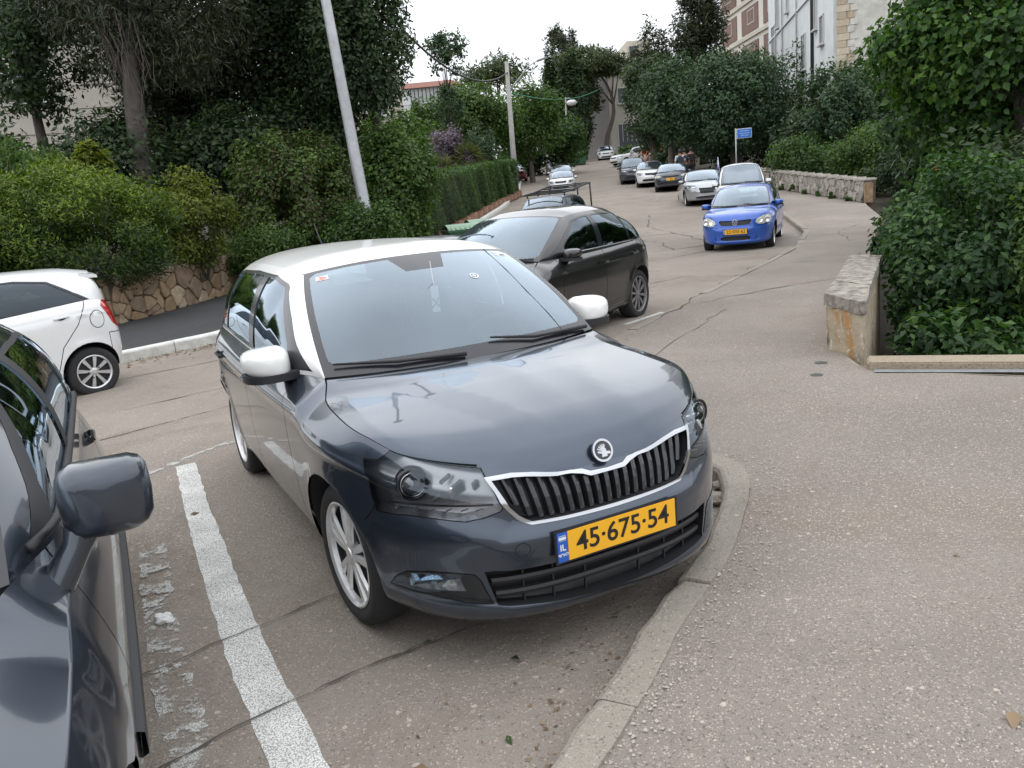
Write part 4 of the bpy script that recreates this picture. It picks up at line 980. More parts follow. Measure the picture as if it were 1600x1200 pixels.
G_palm=leafmat('frond',[(.06,.075,.025),(.10,.12,.035),(.17,.17,.06)],.3)
G_purple=leafmat('lilac_bloom',[(.06,.05,.06),(.14,.10,.15),(.25,.19,.27)],.3)
G_dry=leafmat('dry_litter',[(.10,.06,.035),(.19,.12,.07),(.28,.20,.12)],.1)
def tree(name,base,center,rad,m,label,trunk_r=.15,size=.2,aspect=.5,lai=6,nclump=45,cr=.34,seed=0,shape='ell',bark=None,limbs=7,group=None,lean=None,cat='tree',fold=False,droop=0,up=.5,cap=45000,outer=.7,tgrad=.12):
    root=empty(name,base,label=label,cat=cat,group=group); c=Vector(center)-Vector(base)
    o,cc=foliage('crown',tuple(c),rad,m,size,aspect,lai,nclump,cr,seed,root,shape,up,fold,droop=droop,cap=cap,outer=outer,tgrad=tgrad)
    rnd=random.Random(seed); b=MB(); mid=lean or [c*.5+Vector((rnd.uniform(-.05,.05),rnd.uniform(-.05,.05),0))*c.length]
    top=c+Vector((0,0,-rad[2]*.1)); path=[Vector((0,0,-.4)),*[Vector(q) for q in mid],top]; P=[];R=[]
    n=14
    for i in range(n+1):
        t=i/n*(len(path)-1); j=min(int(t),len(path)-2); f=t-j; p0=path[max(j-1,0)];p1=path[j];p2=path[j+1];p3=path[min(j+2,len(path)-1)]
        P.append(.5*((2*p1)+(-p0+p2)*f+(2*p0-5*p1+4*p2-p3)*f*f+(-p0+3*p1-3*p2+p3)*f**3)); R.append(trunk_r*(1.25-1.0*i/n) if i else trunk_r*1.5)
    b.tube(P,R,10)
    for i in range(limbs):
        k=rnd.randrange(len(cc)); e=Vector(cc[k])-0*c; 
        st=P[int(n*rnd.uniform(.5,.9))]; md=st.lerp(e,.5)+Vector((0,0,-.05*(e-st).length)); b.tube([st,md,e],[trunk_r*.42,trunk_r*.28,trunk_r*.08],6)
    b.obj('trunk',bark or M_bark,root,smooth=True)
    return root
def bush(name,center,rad,m,label,size=.08,aspect=.5,lai=6,nclump=45,cr=.34,seed=0,group=None,cat='bush',fold=False,stems=True,up=.5,droop=0,cap=60000,outer=.75,shape='ell',tgrad=.12):
    base=(center[0],center[1],center[2]-rad[2]*.95); root=empty(name,base,label=label,cat=cat,group=group)
    o,cc=foliage('foliage',(0,0,rad[2]*.95),rad,m,size,aspect,lai,nclump,cr,seed,root,shape,up,fold,cap=cap,droop=droop,outer=outer,tgrad=tgrad)
    b=MB(); rnd=random.Random(seed)
    for i in range(9):
        e=Vector(cc[rnd.randrange(len(cc))]); b.tube([Vector((rnd.uniform(-.15,.15),rnd.uniform(-.15,.15),-.3)),e*.5+Vector((0,0,-.1)),e],[.03,.02,.006],5)
    b.obj('stems',M_bark,root,smooth=True); return root
# ---------------- main grey hatchback with white roof ----------------
P_grey=paint('quartz_grey',(.052,.068,.094),.72,.24,1,.015,.04)
P_wroof=paint('roof_white',(.80,.80,.77),0,.35,.8,.05,.05)
M_rimsk=mat('alloy_bright',(.66,.66,.66),.35,.6,coat=.4,noise_=.10,nscale=25)
def uvc(poly): return [(a,b_) for a,b_ in poly]
_h=SKT['headlight']; _j=[i for i,q in enumerate(_h) if .945<q[1] and q[0]<.924]
for i in _j: _h[i]=(_h[i][0],.995)
gr=list(SKT['grille']); gr_top=[(1.003,.957)]+gr[:1]+[(.9885,.985),(.982,.994),(.974,.990),(.966,.987),(.9432,.9795)]+gr[6:]+[(1.003,.709)]
def inset_phys(b,uv,d):
    P=b.band(np.clip([q[0] for q in uv],0,1),np.clip([q[1] for q in uv],0,1)); y=P[:,1].copy(); y[0]=-.03;y[-1]=-.03
    I=inset(np.stack([y,P[:,2]],1),d); I=I[1:-1]; q=inverse(b.band,I,PROJ['f'],ng=(201,61),msk=lambda U,V:U>.765)
    return [(1.01,q[0][1])]+[tuple(k) for k in q]+[(1.01,q[-1][1])]
b_sk=Body(**SK)
gr_in=inset_phys(b_sk,gr_top,.0135)
intake=[(u,v) for u,v in SKT['intake']]; intake[5]=(1.005,.424); intake[6]=(1.005,.108)
SKF=dict(paint=P_grey,roofpaint=P_wroof,
 doors=[(-.50,-.56),(-1.44,-1.47),[(-2.06,.40),(-2.20,.66),(-2.40,.80),(-2.46,.98)]],sill=.275,
 bump_uv=[(.8397,.688),(.935,.80),(1.05,.80)],bumper_x=.375,bumper_z=.60,fbt=.70,rbt=.5,
 lamps={'headlight':dict(uv=SKT['headlight'],depth=.075,bowl=M_bowl),'fog_lamp':dict(uv=SKT['fog_recess'],depth=.03,bowl=M_blk)},
 holes={'lower_intake':dict(uv=intake,depth=.07)},
 rings=[('grille_frame',gr_top,gr_in,'grille')],
 lines=[('f',[(.20+.028*math.cos(t),.47+.028*math.sin(t)) for t in np.linspace(0,2*math.pi,15)])] and [],
 dlo=[(-.47,.985),(-.80,1.19),(-1.08,1.335),(-1.3,1.370),(-1.75,1.380),(-2.3,1.362),(-2.62,1.325),(-2.80,1.06),(-2.72,1.01),(-1.5,.985)],
 side_glass=[[(-.66,.995),(-.74,1.09),(-1.10,1.318),(-1.3,1.352),(-1.44,1.357),(-1.42,.998)],[(-1.53,1.0),(-1.55,1.36),(-1.75,1.362),(-2.28,1.345),(-2.30,1.02)],[(-2.33,1.022),(-2.33,1.342),(-2.57,1.31),(-2.68,1.03)]],
 frit=(.06,.035,.95),sensor=True,handlemat=P_grey,handles=[(-1.30,.845),(-2.27,.86)],
 mirror=dict(pos=(-.66,.985,1.025),cap=P_wroof,base=M_blk,w=.215,h=.15,d=.20),
 wheel=dict(R=.302,rr=.218,w=.185,style='double',mat=M_rimsk),steer=math.radians(5),
 plate=('45 675 54',) )
SKF['plate']=(.458,'45·675·54',True,.792)
o_sk,b_sk,SKF=build_car('hatchback_car','dark grey hatchback with white roof and white mirrors parked half over the kerb','car',SK,SKF,(-.02687,3.48633,0),math.radians(-63.146),lod=2)
def fr_pt(y,z):
    q=inv_front(b_sk,[(abs(y),z)])[0]; P,n,t=surf(b_sk,'band',q); s_=1 if y>=0 else -1
    return Vector((P.x,P.y*s_,P.z)),Vector((n.x,n.y*s_,n.z))
def sk_extra():
    root=o_sk; gm=[c for c in root.children if c.name.startswith('grille') and not c.name.startswith('grille_frame')][0]
    # upright grille slats
    Pi=b_sk.band(np.clip([q[0] for q in gr_in],0,1),np.clip([q[1] for q in gr_in],0,1)); poly=[(p[1],p[2]) for p in Pi]
    def zr(y):
        zs=[]
        for i in range(len(poly)-1):
            (y0,z0),(y1,z1)=poly[i],poly[i+1]
            if (y0-y)*(y1-y)<=0 and abs(y1-y0)>1e-9: zs.append(z0+(z1-z0)*(y-y0)/(y1-y0))
        return (min(zs),max(zs)) if len(zs)>1 else None
    for i in range(-9,10):
        y=i*.0425; r=zr(max(abs(y),.004))
        if not r: continue
        V=[];Fc=[]; n=4; yl=y*.93
        for k in range(n+1):
            z=r[0]+.004+(r[1]-r[0]-.008)*k/n; yy=yl+(y-yl)*k/n; P,nn=fr_pt(yy,z)
            x=P.x-.010
            V+=[(x-.035,yy-.010,z),(x-.004,yy-.009,z),(x,yy,z),(x-.004,yy+.009,z),(x-.035,yy+.010,z)]
        for k in range(n):
            for j in range(4): a=k*5+j; Fc.append((a,a+1,a+6,a+5))
        mesh_obj('slat',V,Fc,mat('grille_slat',(.02,.021,.024),.30,coat=.4),gm,smooth=False)
    # badge
    P,n=fr_pt(0,.738); n=Vector((.93,0,.36)).normalized(); c=Vector((.732,0,.742))
    up=Vector((-n.z,0,n.x)); rt=Vector((0,1,0)) ; R=Matrix((rt,up,n)).transposed()  # local x=car left(+y) => image right
    def em(pts,h0,h1,b): b.prism(pts,h0,h1,lambda x,y,z:tuple(c+R@Vector((x,y,z))))
    circ=lambda r,n_=28:[(r*math.cos(2*math.pi*k/n_),r*math.sin(2*math.pi*k/n_)) for k in range(n_)]
    b=MB(); em(circ(.0425),-.004,.006,b); bd=b.obj('badge',M_chr,root,ang=40)
    b=MB(); em(circ(.0345),.003,.0068,b); b.obj('badge_field',M_blkg,bd)
    b=MB()
    for k in range(5):
        a=math.radians(158-k*19); r0,r1=.008,.030-.0012*k; w=.0036
        d=(math.cos(a),math.sin(a)); q=(-d[1],d[0]); o_=(.004,-.004)
        em([(o_[0]+d[0]*r0-q[0]*w*.6,o_[1]+d[1]*r0-q[1]*w*.6),(o_[0]+d[0]*r1-q[0]*w,o_[1]+d[1]*r1-q[1]*w),(o_[0]+d[0]*r1*1.03+q[0]*w*.4,o_[1]+d[1]*r1*1.03+q[1]*w*.4),(o_[0]+d[0]*r0+q[0]*w*.6,o_[1]+d[1]*r0+q[1]*w*.6)][::-1],.0068,.0088,b)
    em([(-.012,-.024),(.012,-.024),(.012,-.017),(.030,-.017),(.026,-.008),(.012,-.006),(.012,.004),(.002,.006),(-.006,-.004),(-.024,.0),(-.026,-.006),(-.008,-.012)],.0068,.0086,b)
    b.obj('winged_arrow',M_chr,bd)
    # intake bars and rods
    hole=[c_ for c_ in root.children if c_.name.startswith('lower_intake')][0]
    for z,hw,dx in ((.350,.47,-.012),(.300,.46,-.010)):
        pts=[]
        for y in np.linspace(-hw,hw,19):
            P,n=fr_pt(y if abs(y)>.003 else .003,z); pts.append((P.x+dx-.01,y,z))
        b=MB(); V=[];Fc=[]
        for (x,y,z_) in pts: V+=[(x-.03,y,z_-.009),(x,y,z_-.011),(x+.004,y,z_),(x,y,z_+.011),(x-.03,y,z_+.009)]
        for i in range(len(pts)-1):
            for j in range(4): a=i*5+j; Fc.append((a,a+1,a+6,a+5))
        b.add(V,Fc); b.obj('intake_bar',M_blk,hole)
    for y in (-.36,-.25,-.12,.12,.25,.36):
        P,n=fr_pt(y,.32); b=MB(); b.box((P.x-.035,y,.315),(.012,.006,.145)); b.obj('intake_rod',M_blk,hole)
    # tow eye cover outline
    for yy in (-.37,):
        ring=[]
        for k in range(17):
            t=2*math.pi*k/16; P,n=fr_pt(yy+.026*math.cos(t),.468+.026*math.sin(t)); ring.append(P+n*.0006)
        b=MB(); b.tube(ring,.0013,4,cap=False); b.obj('tow_eye_cover',M_gap,root)
    # headlight insides
    bowls=[c_ for c_ in root.children if c_.name.startswith('headlight')]
    for bw in bowls:
        s_=1 if sum(v.co.y for v in bw.data.vertices)>0 else -1
        def at(y,z,dp): P,n=fr_pt(y*s_,z); return P-Vector((1,.2*s_,0)).normalized()*dp,n
        ax=Vector((.97,.22*s_,.03)).normalized()
        def lat(nm,prof,c_,m_,n_=24):
            q=ax.to_track_quat('Z','Y').to_matrix(); b=MB(); V=[];Fc=[]
            b.lathe(prof,'z',n=n_); b.V=[tuple(c_+q@Vector(v)) for v in b.V]; b.obj(nm,m_,bw,smooth=True)
        c1,_=at(.655,.705,.042)
        lat('projector_housing',[(.060,-.03),(.057,.02),(.046,.005),(.040,-.01)],c1,M_blkg)
        lat('projector_ring',[(.044,.004),(.047,.012),(.043,.018),(.040,.010),(.044,.004)],c1,M_chr)
        lat('projector_lens',[(.040,.004),(.034,.020),(.022,.031),(.010,.036),(.0005,.037)],c1,mat('projector_glass',(.05,.055,.06),.03,.0,coat=1,spec=1))
        c2,_=at(.535,.700,.060)
        b=MB(); 
        for (y,z,w_,h_) in ((.535,.690,.070,.050),(.475,.700,.035,.035),(.56,.725,.06,.02),(.60,.66,.05,.02)):
            P,n=at(y,z,.026); b.box(P,(.012,w_,h_),Matrix.Rotation(s_*-.4,3,'Z')@Matrix.Rotation(.25,3,'X'),bev=.006)
        b.obj('reflector',M_lamp,bw,ang=40)
        b=MB()
        for k in range(6):
            P,n=at(.705-.045*k,.628-.002*k,.016); b.box(P,(.004,.030,.0035),Matrix.Rotation(-s_*.6+s_*.1*k,3,'Z'))
        b.obj('running_light_strip',mat('pale_strip',(.45,.46,.48),.3,.5),bw)
        b=MB(); pts=[]
        for k in range(12):
            y=.74-.028*k; P,n=at(y,.640-.0012*k,.028); pts.append(P)
        b.tube(pts,.004,5); b.obj('trim_ledge',M_blk,bw)
    # fog lamps
    bowls=[c_ for c_ in root.children if c_.name.startswith('fog_lamp')]
    for bw in bowls:
        s_=1 if sum(v.co.y for v in bw.data.vertices)>0 else -1
        V=[];top=[];fl=[q for q in SKT['fog_lens']]
        P=b_sk.band(np.array([q[0] for q in fl]),np.array([q[1] for q in fl])); V=[(p[0]-.012,p[1]*s_,p[2]) for p in P]; cc_=sum((Vector(v) for v in V),Vector())/len(V); V2=[tuple(Vector(v)*.8+cc_*.2+Vector((-.022,0,0))) for v in V]
        n_=len(V); mesh_obj('fog_reflector',V+V2,[(i,(i+1)%n_,n_+(i+1)%n_,n_+i) for i in range(n_)]+[tuple(range(n_,2*n_))],M_lamp,bw)
        b=MB(); P1=sum((Vector(v) for v in V2),Vector())/n_; b.lathe([(.016,.0),(.014,.012),(.0005,.018)],'x',c=tuple(P1),n=14); b.obj('bulb_shield',M_chr,bw,smooth=True)
        mesh_obj('fog_glass',[(v[0]+.004,v[1],v[2]) for v in V],[tuple(range(n_))],M_lens,bw)
    # roof antenna
    b=MB(); b.box((-2.70,0,1.432),(.09,.03,.022),bev=.009); b.tube([(-2.70,0,1.44),(-2.78,0,1.515),(-2.86,0,1.60)],[.0065,.004,.0025],6); b.obj('antenna',M_blk,root,smooth=True)
    # stickers and hanging tag seen through the screen
    def wq(u,v): P,n,t=surf(b_sk,'ws',(u,abs(v))); s_=1 if v>=0 else -1; return Vector((P.x,P.y*s_,P.z)),Vector((n.x,n.y*s_,n.z))
    def sticker(nm,u0,u1,v0,v1,m_,d=.0015,par=root):
        V=[wq(u,v)[0]+wq(u,v)[1]*d for u,v in ((u0,v0),(u0,v1),(u1,v1),(u1,v0))]; return mesh_obj(nm,V,[(0,1,2,3)],m_,par)
    st=sticker('inspection_sticker',.865,.915,-.90,-.80,M_white); 
    for k,(a,b_,c_,d_) in enumerate(((.872,.880,-.89,-.82),(.886,.893,-.87,-.81),(.899,.907,-.89,-.84))): sticker('sticker_print',a,b_,c_,d_,mat('sticker_red',(.6,.12,.08),.5),.0025,st)
    st=sticker('small_sticker',.885,.915,.80,.92,M_white); sticker('sticker_print',.893,.905,.84,.90,M_ink,.0025,st)
    st=sticker('small_sticker',.93,.95,.80,.86,M_white)
    # round decal
    b=MB(); P,n=wq(.66,.36); q=n.to_track_quat('Z','Y').to_matrix(); V=[];Fc=[]
    for r0,r1 in ((.0,.010),(.018,.024),):
        k0=len(V); m_=20
        for k in range(m_):
            t=2*math.pi*k/m_; V+=[P+n*.002+q@Vector((r0*math.cos(t),r0*math.sin(t),0)),P+n*.002+q@Vector((r1*math.cos(t),r1*math.sin(t),0))]
        Fc+=[(k0+2*k,k0+2*k+1,k0+(2*k+3)%(2*m_),k0+(2*k+2)%(2*m_)) for k in range(m_)]
    mesh_obj('round_decal',V,Fc,M_white,root)
    # hanging tag marked X under the mirror
    P,n=wq(.50,-.02); c0=Vector((P.x-.10,P.y,P.z-.02)); b=MB(); b.box(c0,(.003,.042,.13),bev=.0012); tg=b.obj('hanging_tag',M_white,root); b=MB(); b.tube([c0+Vector((0,0,.06)),c0+Vector((-.02,0,.19))],.002,4); b.obj('tag_string',M_white,tg)
    me=text_mesh('X',.07,.0004,.001); me.materials.append(mat('tag_ink',(.1,.1,.12),.5)); o=bpy.data.objects.new('tag_letter',me); COL.objects.link(o); o.parent=tg
    R2=Matrix(((0,0,1),(1,0,0),(0,1,0))); o.matrix_local=Matrix.Translation(c0+Vector((.003,0,-.02)))@R2.to_4x4()
    # interior mirror
    b=MB(); P,n=wq(.80,0.0); b.box(P+Vector((-.13,0,-.05)),(.03,.23,.065),bev=.012); b.tube([P+Vector((-.12,0,-.03)),P-n*.01],.012,6); b.obj('interior_mirror',M_blk,root,ang=40)
    # crack line down the left part of the windscreen
    pts=[wq(u,v)[0]+wq(u,v)[1]*.001 for u,v in ((.0,.73),(.2,.72),(.45,.70),(.7,.715),(.95,.745),(1,.76))]
    b=MB(); b.tube(pts,.0022,4); b.obj('windscreen_crack',M_gap,root)
sk_extra()
# ---------------- left bank: bushes over the stone wall ----------------
bush('hedge_bush',(-8.3,16.2,1.75),(2.5,1.7,1.45),G_bright,'big bright yellow-green bush spilling over the left stone wall',size=.085,aspect=.32,lai=8,nclump=150,cr=.19,seed=1,up=.9,droop=-.9,cap=60000,tgrad=.42,outer=.85)  # tgrad: new-growth colour and a lit top, both painted into leaf tone by height
bush('hedge_bush',(-10.6,15.0,1.9),(1.9,1.6,1.4),G_mid,'dark green bush at the far left behind the white hatchback',size=.09,aspect=.4,lai=7,nclump=60,cr=.28,seed=2)
bush('shrub',(-10.3,17.6,3.1),(1.6,1.0,.75),G_mid,'loose pale-green shrub rising behind the bright bush',size=.13,aspect=.35,lai=3,nclump=30,cr=.25,seed=3,up=.2,droop=-1)
bush('shrub',(-8.65,18.6,2.95),(.42,.4,.55),G_yel,'young light-leaved sapling above the bright bush',size=.17,aspect=.45,lai=3,nclump=9,cr=.4,seed=4,fold=True)
bush('shrub',(-6.75,18.6,1.75),(1.05,1.0,1.05),G_yel,'olive and yellow bush between the bright bush and the ivy mound',size=.085,aspect=.45,lai=7,nclump=45,cr=.3,seed=5)
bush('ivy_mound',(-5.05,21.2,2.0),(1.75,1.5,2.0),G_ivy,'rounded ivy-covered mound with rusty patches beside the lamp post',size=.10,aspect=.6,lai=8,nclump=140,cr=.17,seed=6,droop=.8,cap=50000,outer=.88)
bush('shrub',(-5.7,19.9,.95),(1.3,.8,.75),G_mid,'low dark bush hanging over the wall below the ivy mound',size=.09,aspect=.5,lai=7,nclump=35,cr=.33,seed=7)
bush('shrub',(-3.3,20.1,.95),(1.1,.7,1.1),G_hedge,'low bush at the foot of the tall lamp post',size=.09,aspect=.5,lai=7,nclump=35,cr=.33,seed=8)
bush('shrub',(-2.75,23.9,2.1),(1.3,1.2,2.1),G_mid,'tall green bush on the right of the tall lamp post',size=.13,aspect=.6,lai=8,nclump=60,cr=.3,seed=9)
bush('shrub',(-2.7,24.2,.85),(.9,.9,.9),G_hedge,'small dark bush beside the gap in the hedge',size=.09,aspect=.5,lai=7,nclump=30,cr=.33,seed=10)
for i,(x,y,z,a,c) in enumerate(((-12.5,22,3.0,2.0,1.6),(-9.8,22.5,3.0,2.0,1.7),(-7.2,23.5,3.0,1.9,1.9),(-5.4,25.5,3.2,2.0,2.3))):
    bush('understorey_shrub',(x,y,z),(a,1.3,c),G_dark,('dark shrub in the shade below the leaning pine','dark thicket around the foot of the leaning pine','dark thicket between the pine trunk and the ivy mound','dark thicket right behind the ivy mound')[i],size=.15,aspect=.5,lai=6,nclump=40,seed=20+i)
# ---------------- left trees ----------------
tree('pine_tree',(-9.4,22.2,.6),(-8.4,23.2,8.7),(3.8,2.6,3.8),G_pine,'leaning old pine with a grey trunk and hanging dead twigs',trunk_r=.30,size=.20,aspect=.16,lai=6.5,nclump=110,cr=.26,seed=40,bark=M_barkl,lean=[Vector((.35,0,3.2)),Vector((.55,.1,5.6))],limbs=8,droop=.25,cap=60000)
tree('broadleaf_tree',(-2.6,25.9,.6),(-3.75,25.2,7.2),(2.15,2.1,3.6),G_dark,'dark broadleaf tree behind the tall lamp post',trunk_r=.22,size=.14,aspect=.5,lai=6.5,nclump=110,cr=.23,seed=41,cap=50000)
tree('broadleaf_tree',(-6.2,27.5,.8),(-6.2,27.0,7.6),(2.9,2.2,4.2),G_dark,'dense dark tree between the leaning pine and the lamp post',trunk_r=.22,size=.16,aspect=.5,lai=6.5,nclump=80,cr=.25,seed=42)
tree('broadleaf_tree',(-12.2,24.5,.8),(-12.4,24.0,7.2),(2.2,2.0,2.6),G_dark,'dark tree at the top left with the pale building behind',trunk_r=.2,size=.14,aspect=.5,lai=3.8,nclump=45,cr=.26,seed=43)
tree('broadleaf_tree',(-9.6,28.5,.8),(-9.4,28,6.3),(2.8,2,3.6),G_pine,'dark tree further back behind the leaning pine',trunk_r=.2,size=.22,aspect=.4,lai=6,nclump=60,cr=.27,seed=44)
rnd=random.Random(3); b=MB(); ro=empty('dead_twigs',(-8.95,21.9,6.4),label='bare curling dead twigs hanging beside the leaning pine trunk',cat='dead branches')
for i in range(22):
    p=Vector((rnd.uniform(-.5,.6),rnd.uniform(-.3,.2),rnd.uniform(0,.8))); P=[p.copy()]
    for k in range(7): p=p+Vector((rnd.uniform(-.13,.15),rnd.uniform(-.08,.08),-rnd.uniform(.12,.42))); P.append(p.copy())
    b.tube(P,[.016,.014,.012,.010,.009,.008,.006,.004],4)
b.obj('twigs',mat('grey_twig',(.11,.095,.08),.9),ro)
# ---------------- middle distance ----------------
def hedge_box(name,x0,y0,x1,y1,th,h,m,label,seed,size=.09):
    root=empty(name,((x0+x1)/2,(y0+y1)/2,float(TZ(x0,y0))),label=label,cat='hedge'); L=math.hypot(x1-x0,y1-y0); r=np.random.default_rng(seed); t=np.array([(x1-x0)/L,(y1-y0)/L,0]); nn=np.array([-t[1],t[0],0])
    # leaves on the clipped outer faces
    parts=[]
    n1=int(L*h*480); s=r.random(n1)*L; z=.12+r.random(n1)*(h-.12); dpt=r.random(n1)**2*.25; P1=np.array([x0,y0,0])+t*s[:,None]-nn*(0)+nn*dpt[:,None]*1.0; bump=.10*np.sin(s*1.7+z*2)+.06*np.sin(s*4.1+1+z*3.3); P1+=-nn*bump[:,None]*1; P1[:,2]=TZ(P1[:,0],P1[:,1])+z; o1=np.repeat((-nn)[None],n1,0)
    n2=int(L*th*480); s=r.random(n2)*L; w=r.random(n2)*th; P2=np.array([x0,y0,0])+t*s[:,None]+nn*w[:,None]; P2[:,2]=TZ(P2[:,0],P2[:,1])+h-.0+.06*np.sin(s*2.1)-r.random(n2)**2*.2+.05*r.random(n2); o2=np.repeat(np.array([[0,0,1.]]),n2,0)
    n3=int(th*h*600); w=r.random(n3)*th; z=.1+r.random(n3)*(h-.1); P3=np.array([x0,y0,0])+nn*w[:,None]+t*(r.random(n3)**2*.25)[:,None]; P3[:,2]=TZ(P3[:,0],P3[:,1])+z; o3=np.repeat((-t)[None],n3,0)
    P=np.r_[P1,P2,P3]; o=np.r_[o1,o2,o3]; P-=np.array(root.location); n=len(P)
    nrm=o+r.normal(size=(n,3))*.5+np.array([0,0,.35]); nrm/=np.linalg.norm(nrm,axis=1)[:,None]; d=r.normal(size=(n,3))+np.array([0,0,-.6]); d-=nrm*(d*nrm).sum(1)[:,None]
    sv=np.sin(P[:,0]*1.3+P[:,1]*.8)+np.sin(P[:,2]*2+P[:,1]*1.9)
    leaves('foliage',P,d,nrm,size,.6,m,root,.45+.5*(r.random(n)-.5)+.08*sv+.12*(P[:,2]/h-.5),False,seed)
    b=MB(); R=Matrix.Rotation(math.atan2(t[1],t[0]),3,'Z'); 
    V=[];Fc=[]
    N_=10
    for i in range(N_+1):
        s=.2+(L-.4)*i/N_; p=np.array([x0,y0,0])+t*s
        for (w,z) in ((.22,0),(.22,h-.2),(th-.2,h-.2),(th-.2,0)):
            q=p+nn*w; V.append(tuple(np.array([q[0],q[1],float(TZ(q[0],q[1]))+z])-np.array(root.location)))
    for i in range(N_):
        for j in range(4): a=i*4+j; b_=i*4+(j+1)%4; Fc.append((a,b_,b_+4,a+4))
    Fc+=[(0,1,2,3),(N_*4+3,N_*4+2,N_*4+1,N_*4)]
    b.add(V,Fc); b.obj('dark_core',mat('hedge_core',(.012,.016,.008),.95),root)  # solid near-black box behind the clipped leaves
    return root
hedge_box('clipped_hedge',-2.0,28.2,1.45,49.5,1.15,2.15,G_hedge,'long clipped green hedge along the left side of the street',50)
hedge_box('clipped_hedge',1.7,62,1.9,80,1.2,1.9,G_hedge,'low clipped hedge beyond the concrete street pole',51,.14)
tree('green_tree',(-1.5,60,2.2),(-.6,60,7.1),(3.4,2.6,2.6),G_mid,'bright leafy green tree left of the concrete street pole',trunk_r=.2,size=.22,aspect=.6,lai=7,nclump=60,seed=60)
tree('green_tree',(3.0,64,2.6),(2.9,64,6.8),(2.8,2.4,3.0),G_mid,'leafy green tree right behind the concrete street pole',trunk_r=.2,size=.22,aspect=.6,lai=7,nclump=50,seed=61)
tree('green_tree',(6.0,70,3.0),(5.9,70,5.6),(2.3,2,2.1),G_hedge,'low dark tree in front of the cypress',trunk_r=.15,size=.3,aspect=.6,lai=7,nclump=40,seed=62)
tree('green_tree',(-5.2,52,2.2),(-5.6,50,5.0),(2.3,2,2.6),G_mid,'green tree under the red-roofed house',trunk_r=.15,size=.26,aspect=.6,lai=7,nclump=40,seed=63)
tree('airy_tree',(-2.0,47,2.0),(-1.95,46.5,9.3),(1.35,1.2,1.35),G_round,'small airy tree with a see-through round crown against the sky',trunk_r=.07,size=.20,aspect=.5,lai=3.2,nclump=26,cr=.3,seed=64,limbs=14)
tree('airy_tree',(-2.3,47.5,2.0),(-2.1,46.8,6.7),(.95,.9,1.3),G_round,'narrow dark sapling below the airy tree',trunk_r=.05,size=.2,aspect=.4,lai=3,nclump=20,cr=.32,seed=65)
bush('flowering_bush',(-1.9,42,4.0),(1.25,1,1.35),G_purple,'lilac flowering bush above the clipped hedge',size=.13,aspect=.7,lai=3.5,nclump=40,cr=.28,seed=66)
bush('bare_bush',(-.5,43,4.2),(.9,.9,1.3),G_round,'thin brownish bush right of the lilac one',size=.16,aspect=.3,lai=3,nclump=30,cr=.28,seed=67)
def fan_palm(x,y,z,s,seed,label):
    root=empty('palm_shrub',(x,y,z),label=label,cat='palm'); r=np.random.default_rng(seed); P=[];D=[];Nn=[]
    for i in range(46):
        a=r.random()*2*math.pi; el=r.uniform(-.5,1.3); dirv=np.array([math.cos(a)*math.cos(el),math.sin(a)*math.cos(el),math.sin(el)]); c=dirv*s*.75+np.array([0,0,.35*s])
        for k in range(16):
            v=dirv+r.normal(size=3)*.42+np.array([0,0,-.35]); P.append(c+r.normal(size=3)*.03);D.append(v);Nn.append(np.cross(v,r.normal(size=3)))
    P=np.array(P);D=np.array(D);Nn=np.array(Nn);Nn/=np.linalg.norm(Nn,axis=1)[:,None]
    leaves('fronds',P,D,Nn,s*.75,.10,G_palm,root,None,False,seed); b=MB(); b.tube([(0,0,-1.2),(0,0,.3*s)],[.12,.1],8); b.obj('trunk',M_bark,root,smooth=True)
fan_palm(-2.35,40.5,3.0,.50,70,'leftmost low yellowish fan palm above the hedge'); fan_palm(-1.15,42,3.3,.62,71,'largest yellowish fan palm behind the hedge'); fan_palm(-.35,46,3.35,.48,72,'fan palm above the hedge nearest the concrete pole')
tree('umbrella_pine',(1.5,78,3.5),(1.2,78,12.3),(3.7,3,1.7),G_pineg,'distant umbrella pine showing above the leafy green trees',trunk_r=.2,size=.45,aspect=.3,lai=5,nclump=50,seed=73,shape='dome')
tree('cypress_tree',(9.3,86,4.0),(8.7,86,9.6),(2.2,1.8,6.6),G_dark,'tall black-green cypress beside the grey gable wall',trunk_r=.2,size=.35,aspect=.4,lai=8,nclump=90,cr=.2,seed=74,shape='spindle')
tree('cypress_tree',(7.2,92,4.2),(7.2,92,12.0),(1.0,1.0,7.0),G_dark,'slim cypress column at the left of the tall cypress',trunk_r=.2,size=.35,aspect=.3,lai=8,nclump=60,cr=.2,seed=75,shape='spindle')
tree('ragged_conifer',(9.8,98,4.6),(9.3,98,17.6),(2.0,2,3.4),G_pine,'ragged spiky conifer rising over the umbrella pine',trunk_r=.2,size=.45,aspect=.25,lai=3.6,nclump=40,cr=.22,seed=76,droop=-.8)
tree('umbrella_pine',(12.0,88,4.4),(11.2,88,13.8),(4.4,3,2.0),G_pineg,'stone pine with a bent bare trunk against the grey gable wall',trunk_r=.26,size=.42,aspect=.35,lai=8,nclump=60,cr=.3,seed=77,shape='dome',lean=[Vector((.15,0,2)),Vector((1.0,0,4.6)),Vector((.6,0,7.0))],bark=M_bark,limbs=5)
tree('umbrella_pine',(14.9,80,4.4),(14.6,80,11.6),(2.0,2.2,1.5),G_pineg,'small pine crown right of the bent stone pine',trunk_r=.15,size=.4,aspect=.3,lai=6,nclump=40,seed=78,shape='dome')
tree('broadleaf_tree',(11.4,58.5,2.4),(11.3,58.5,6.9),(2.5,2.2,3.4),G_dark,'tall dark tree at the left end of the right-hand tree mass',trunk_r=.25,size=.24,aspect=.5,lai=7.5,nclump=90,cr=.24,seed=79)
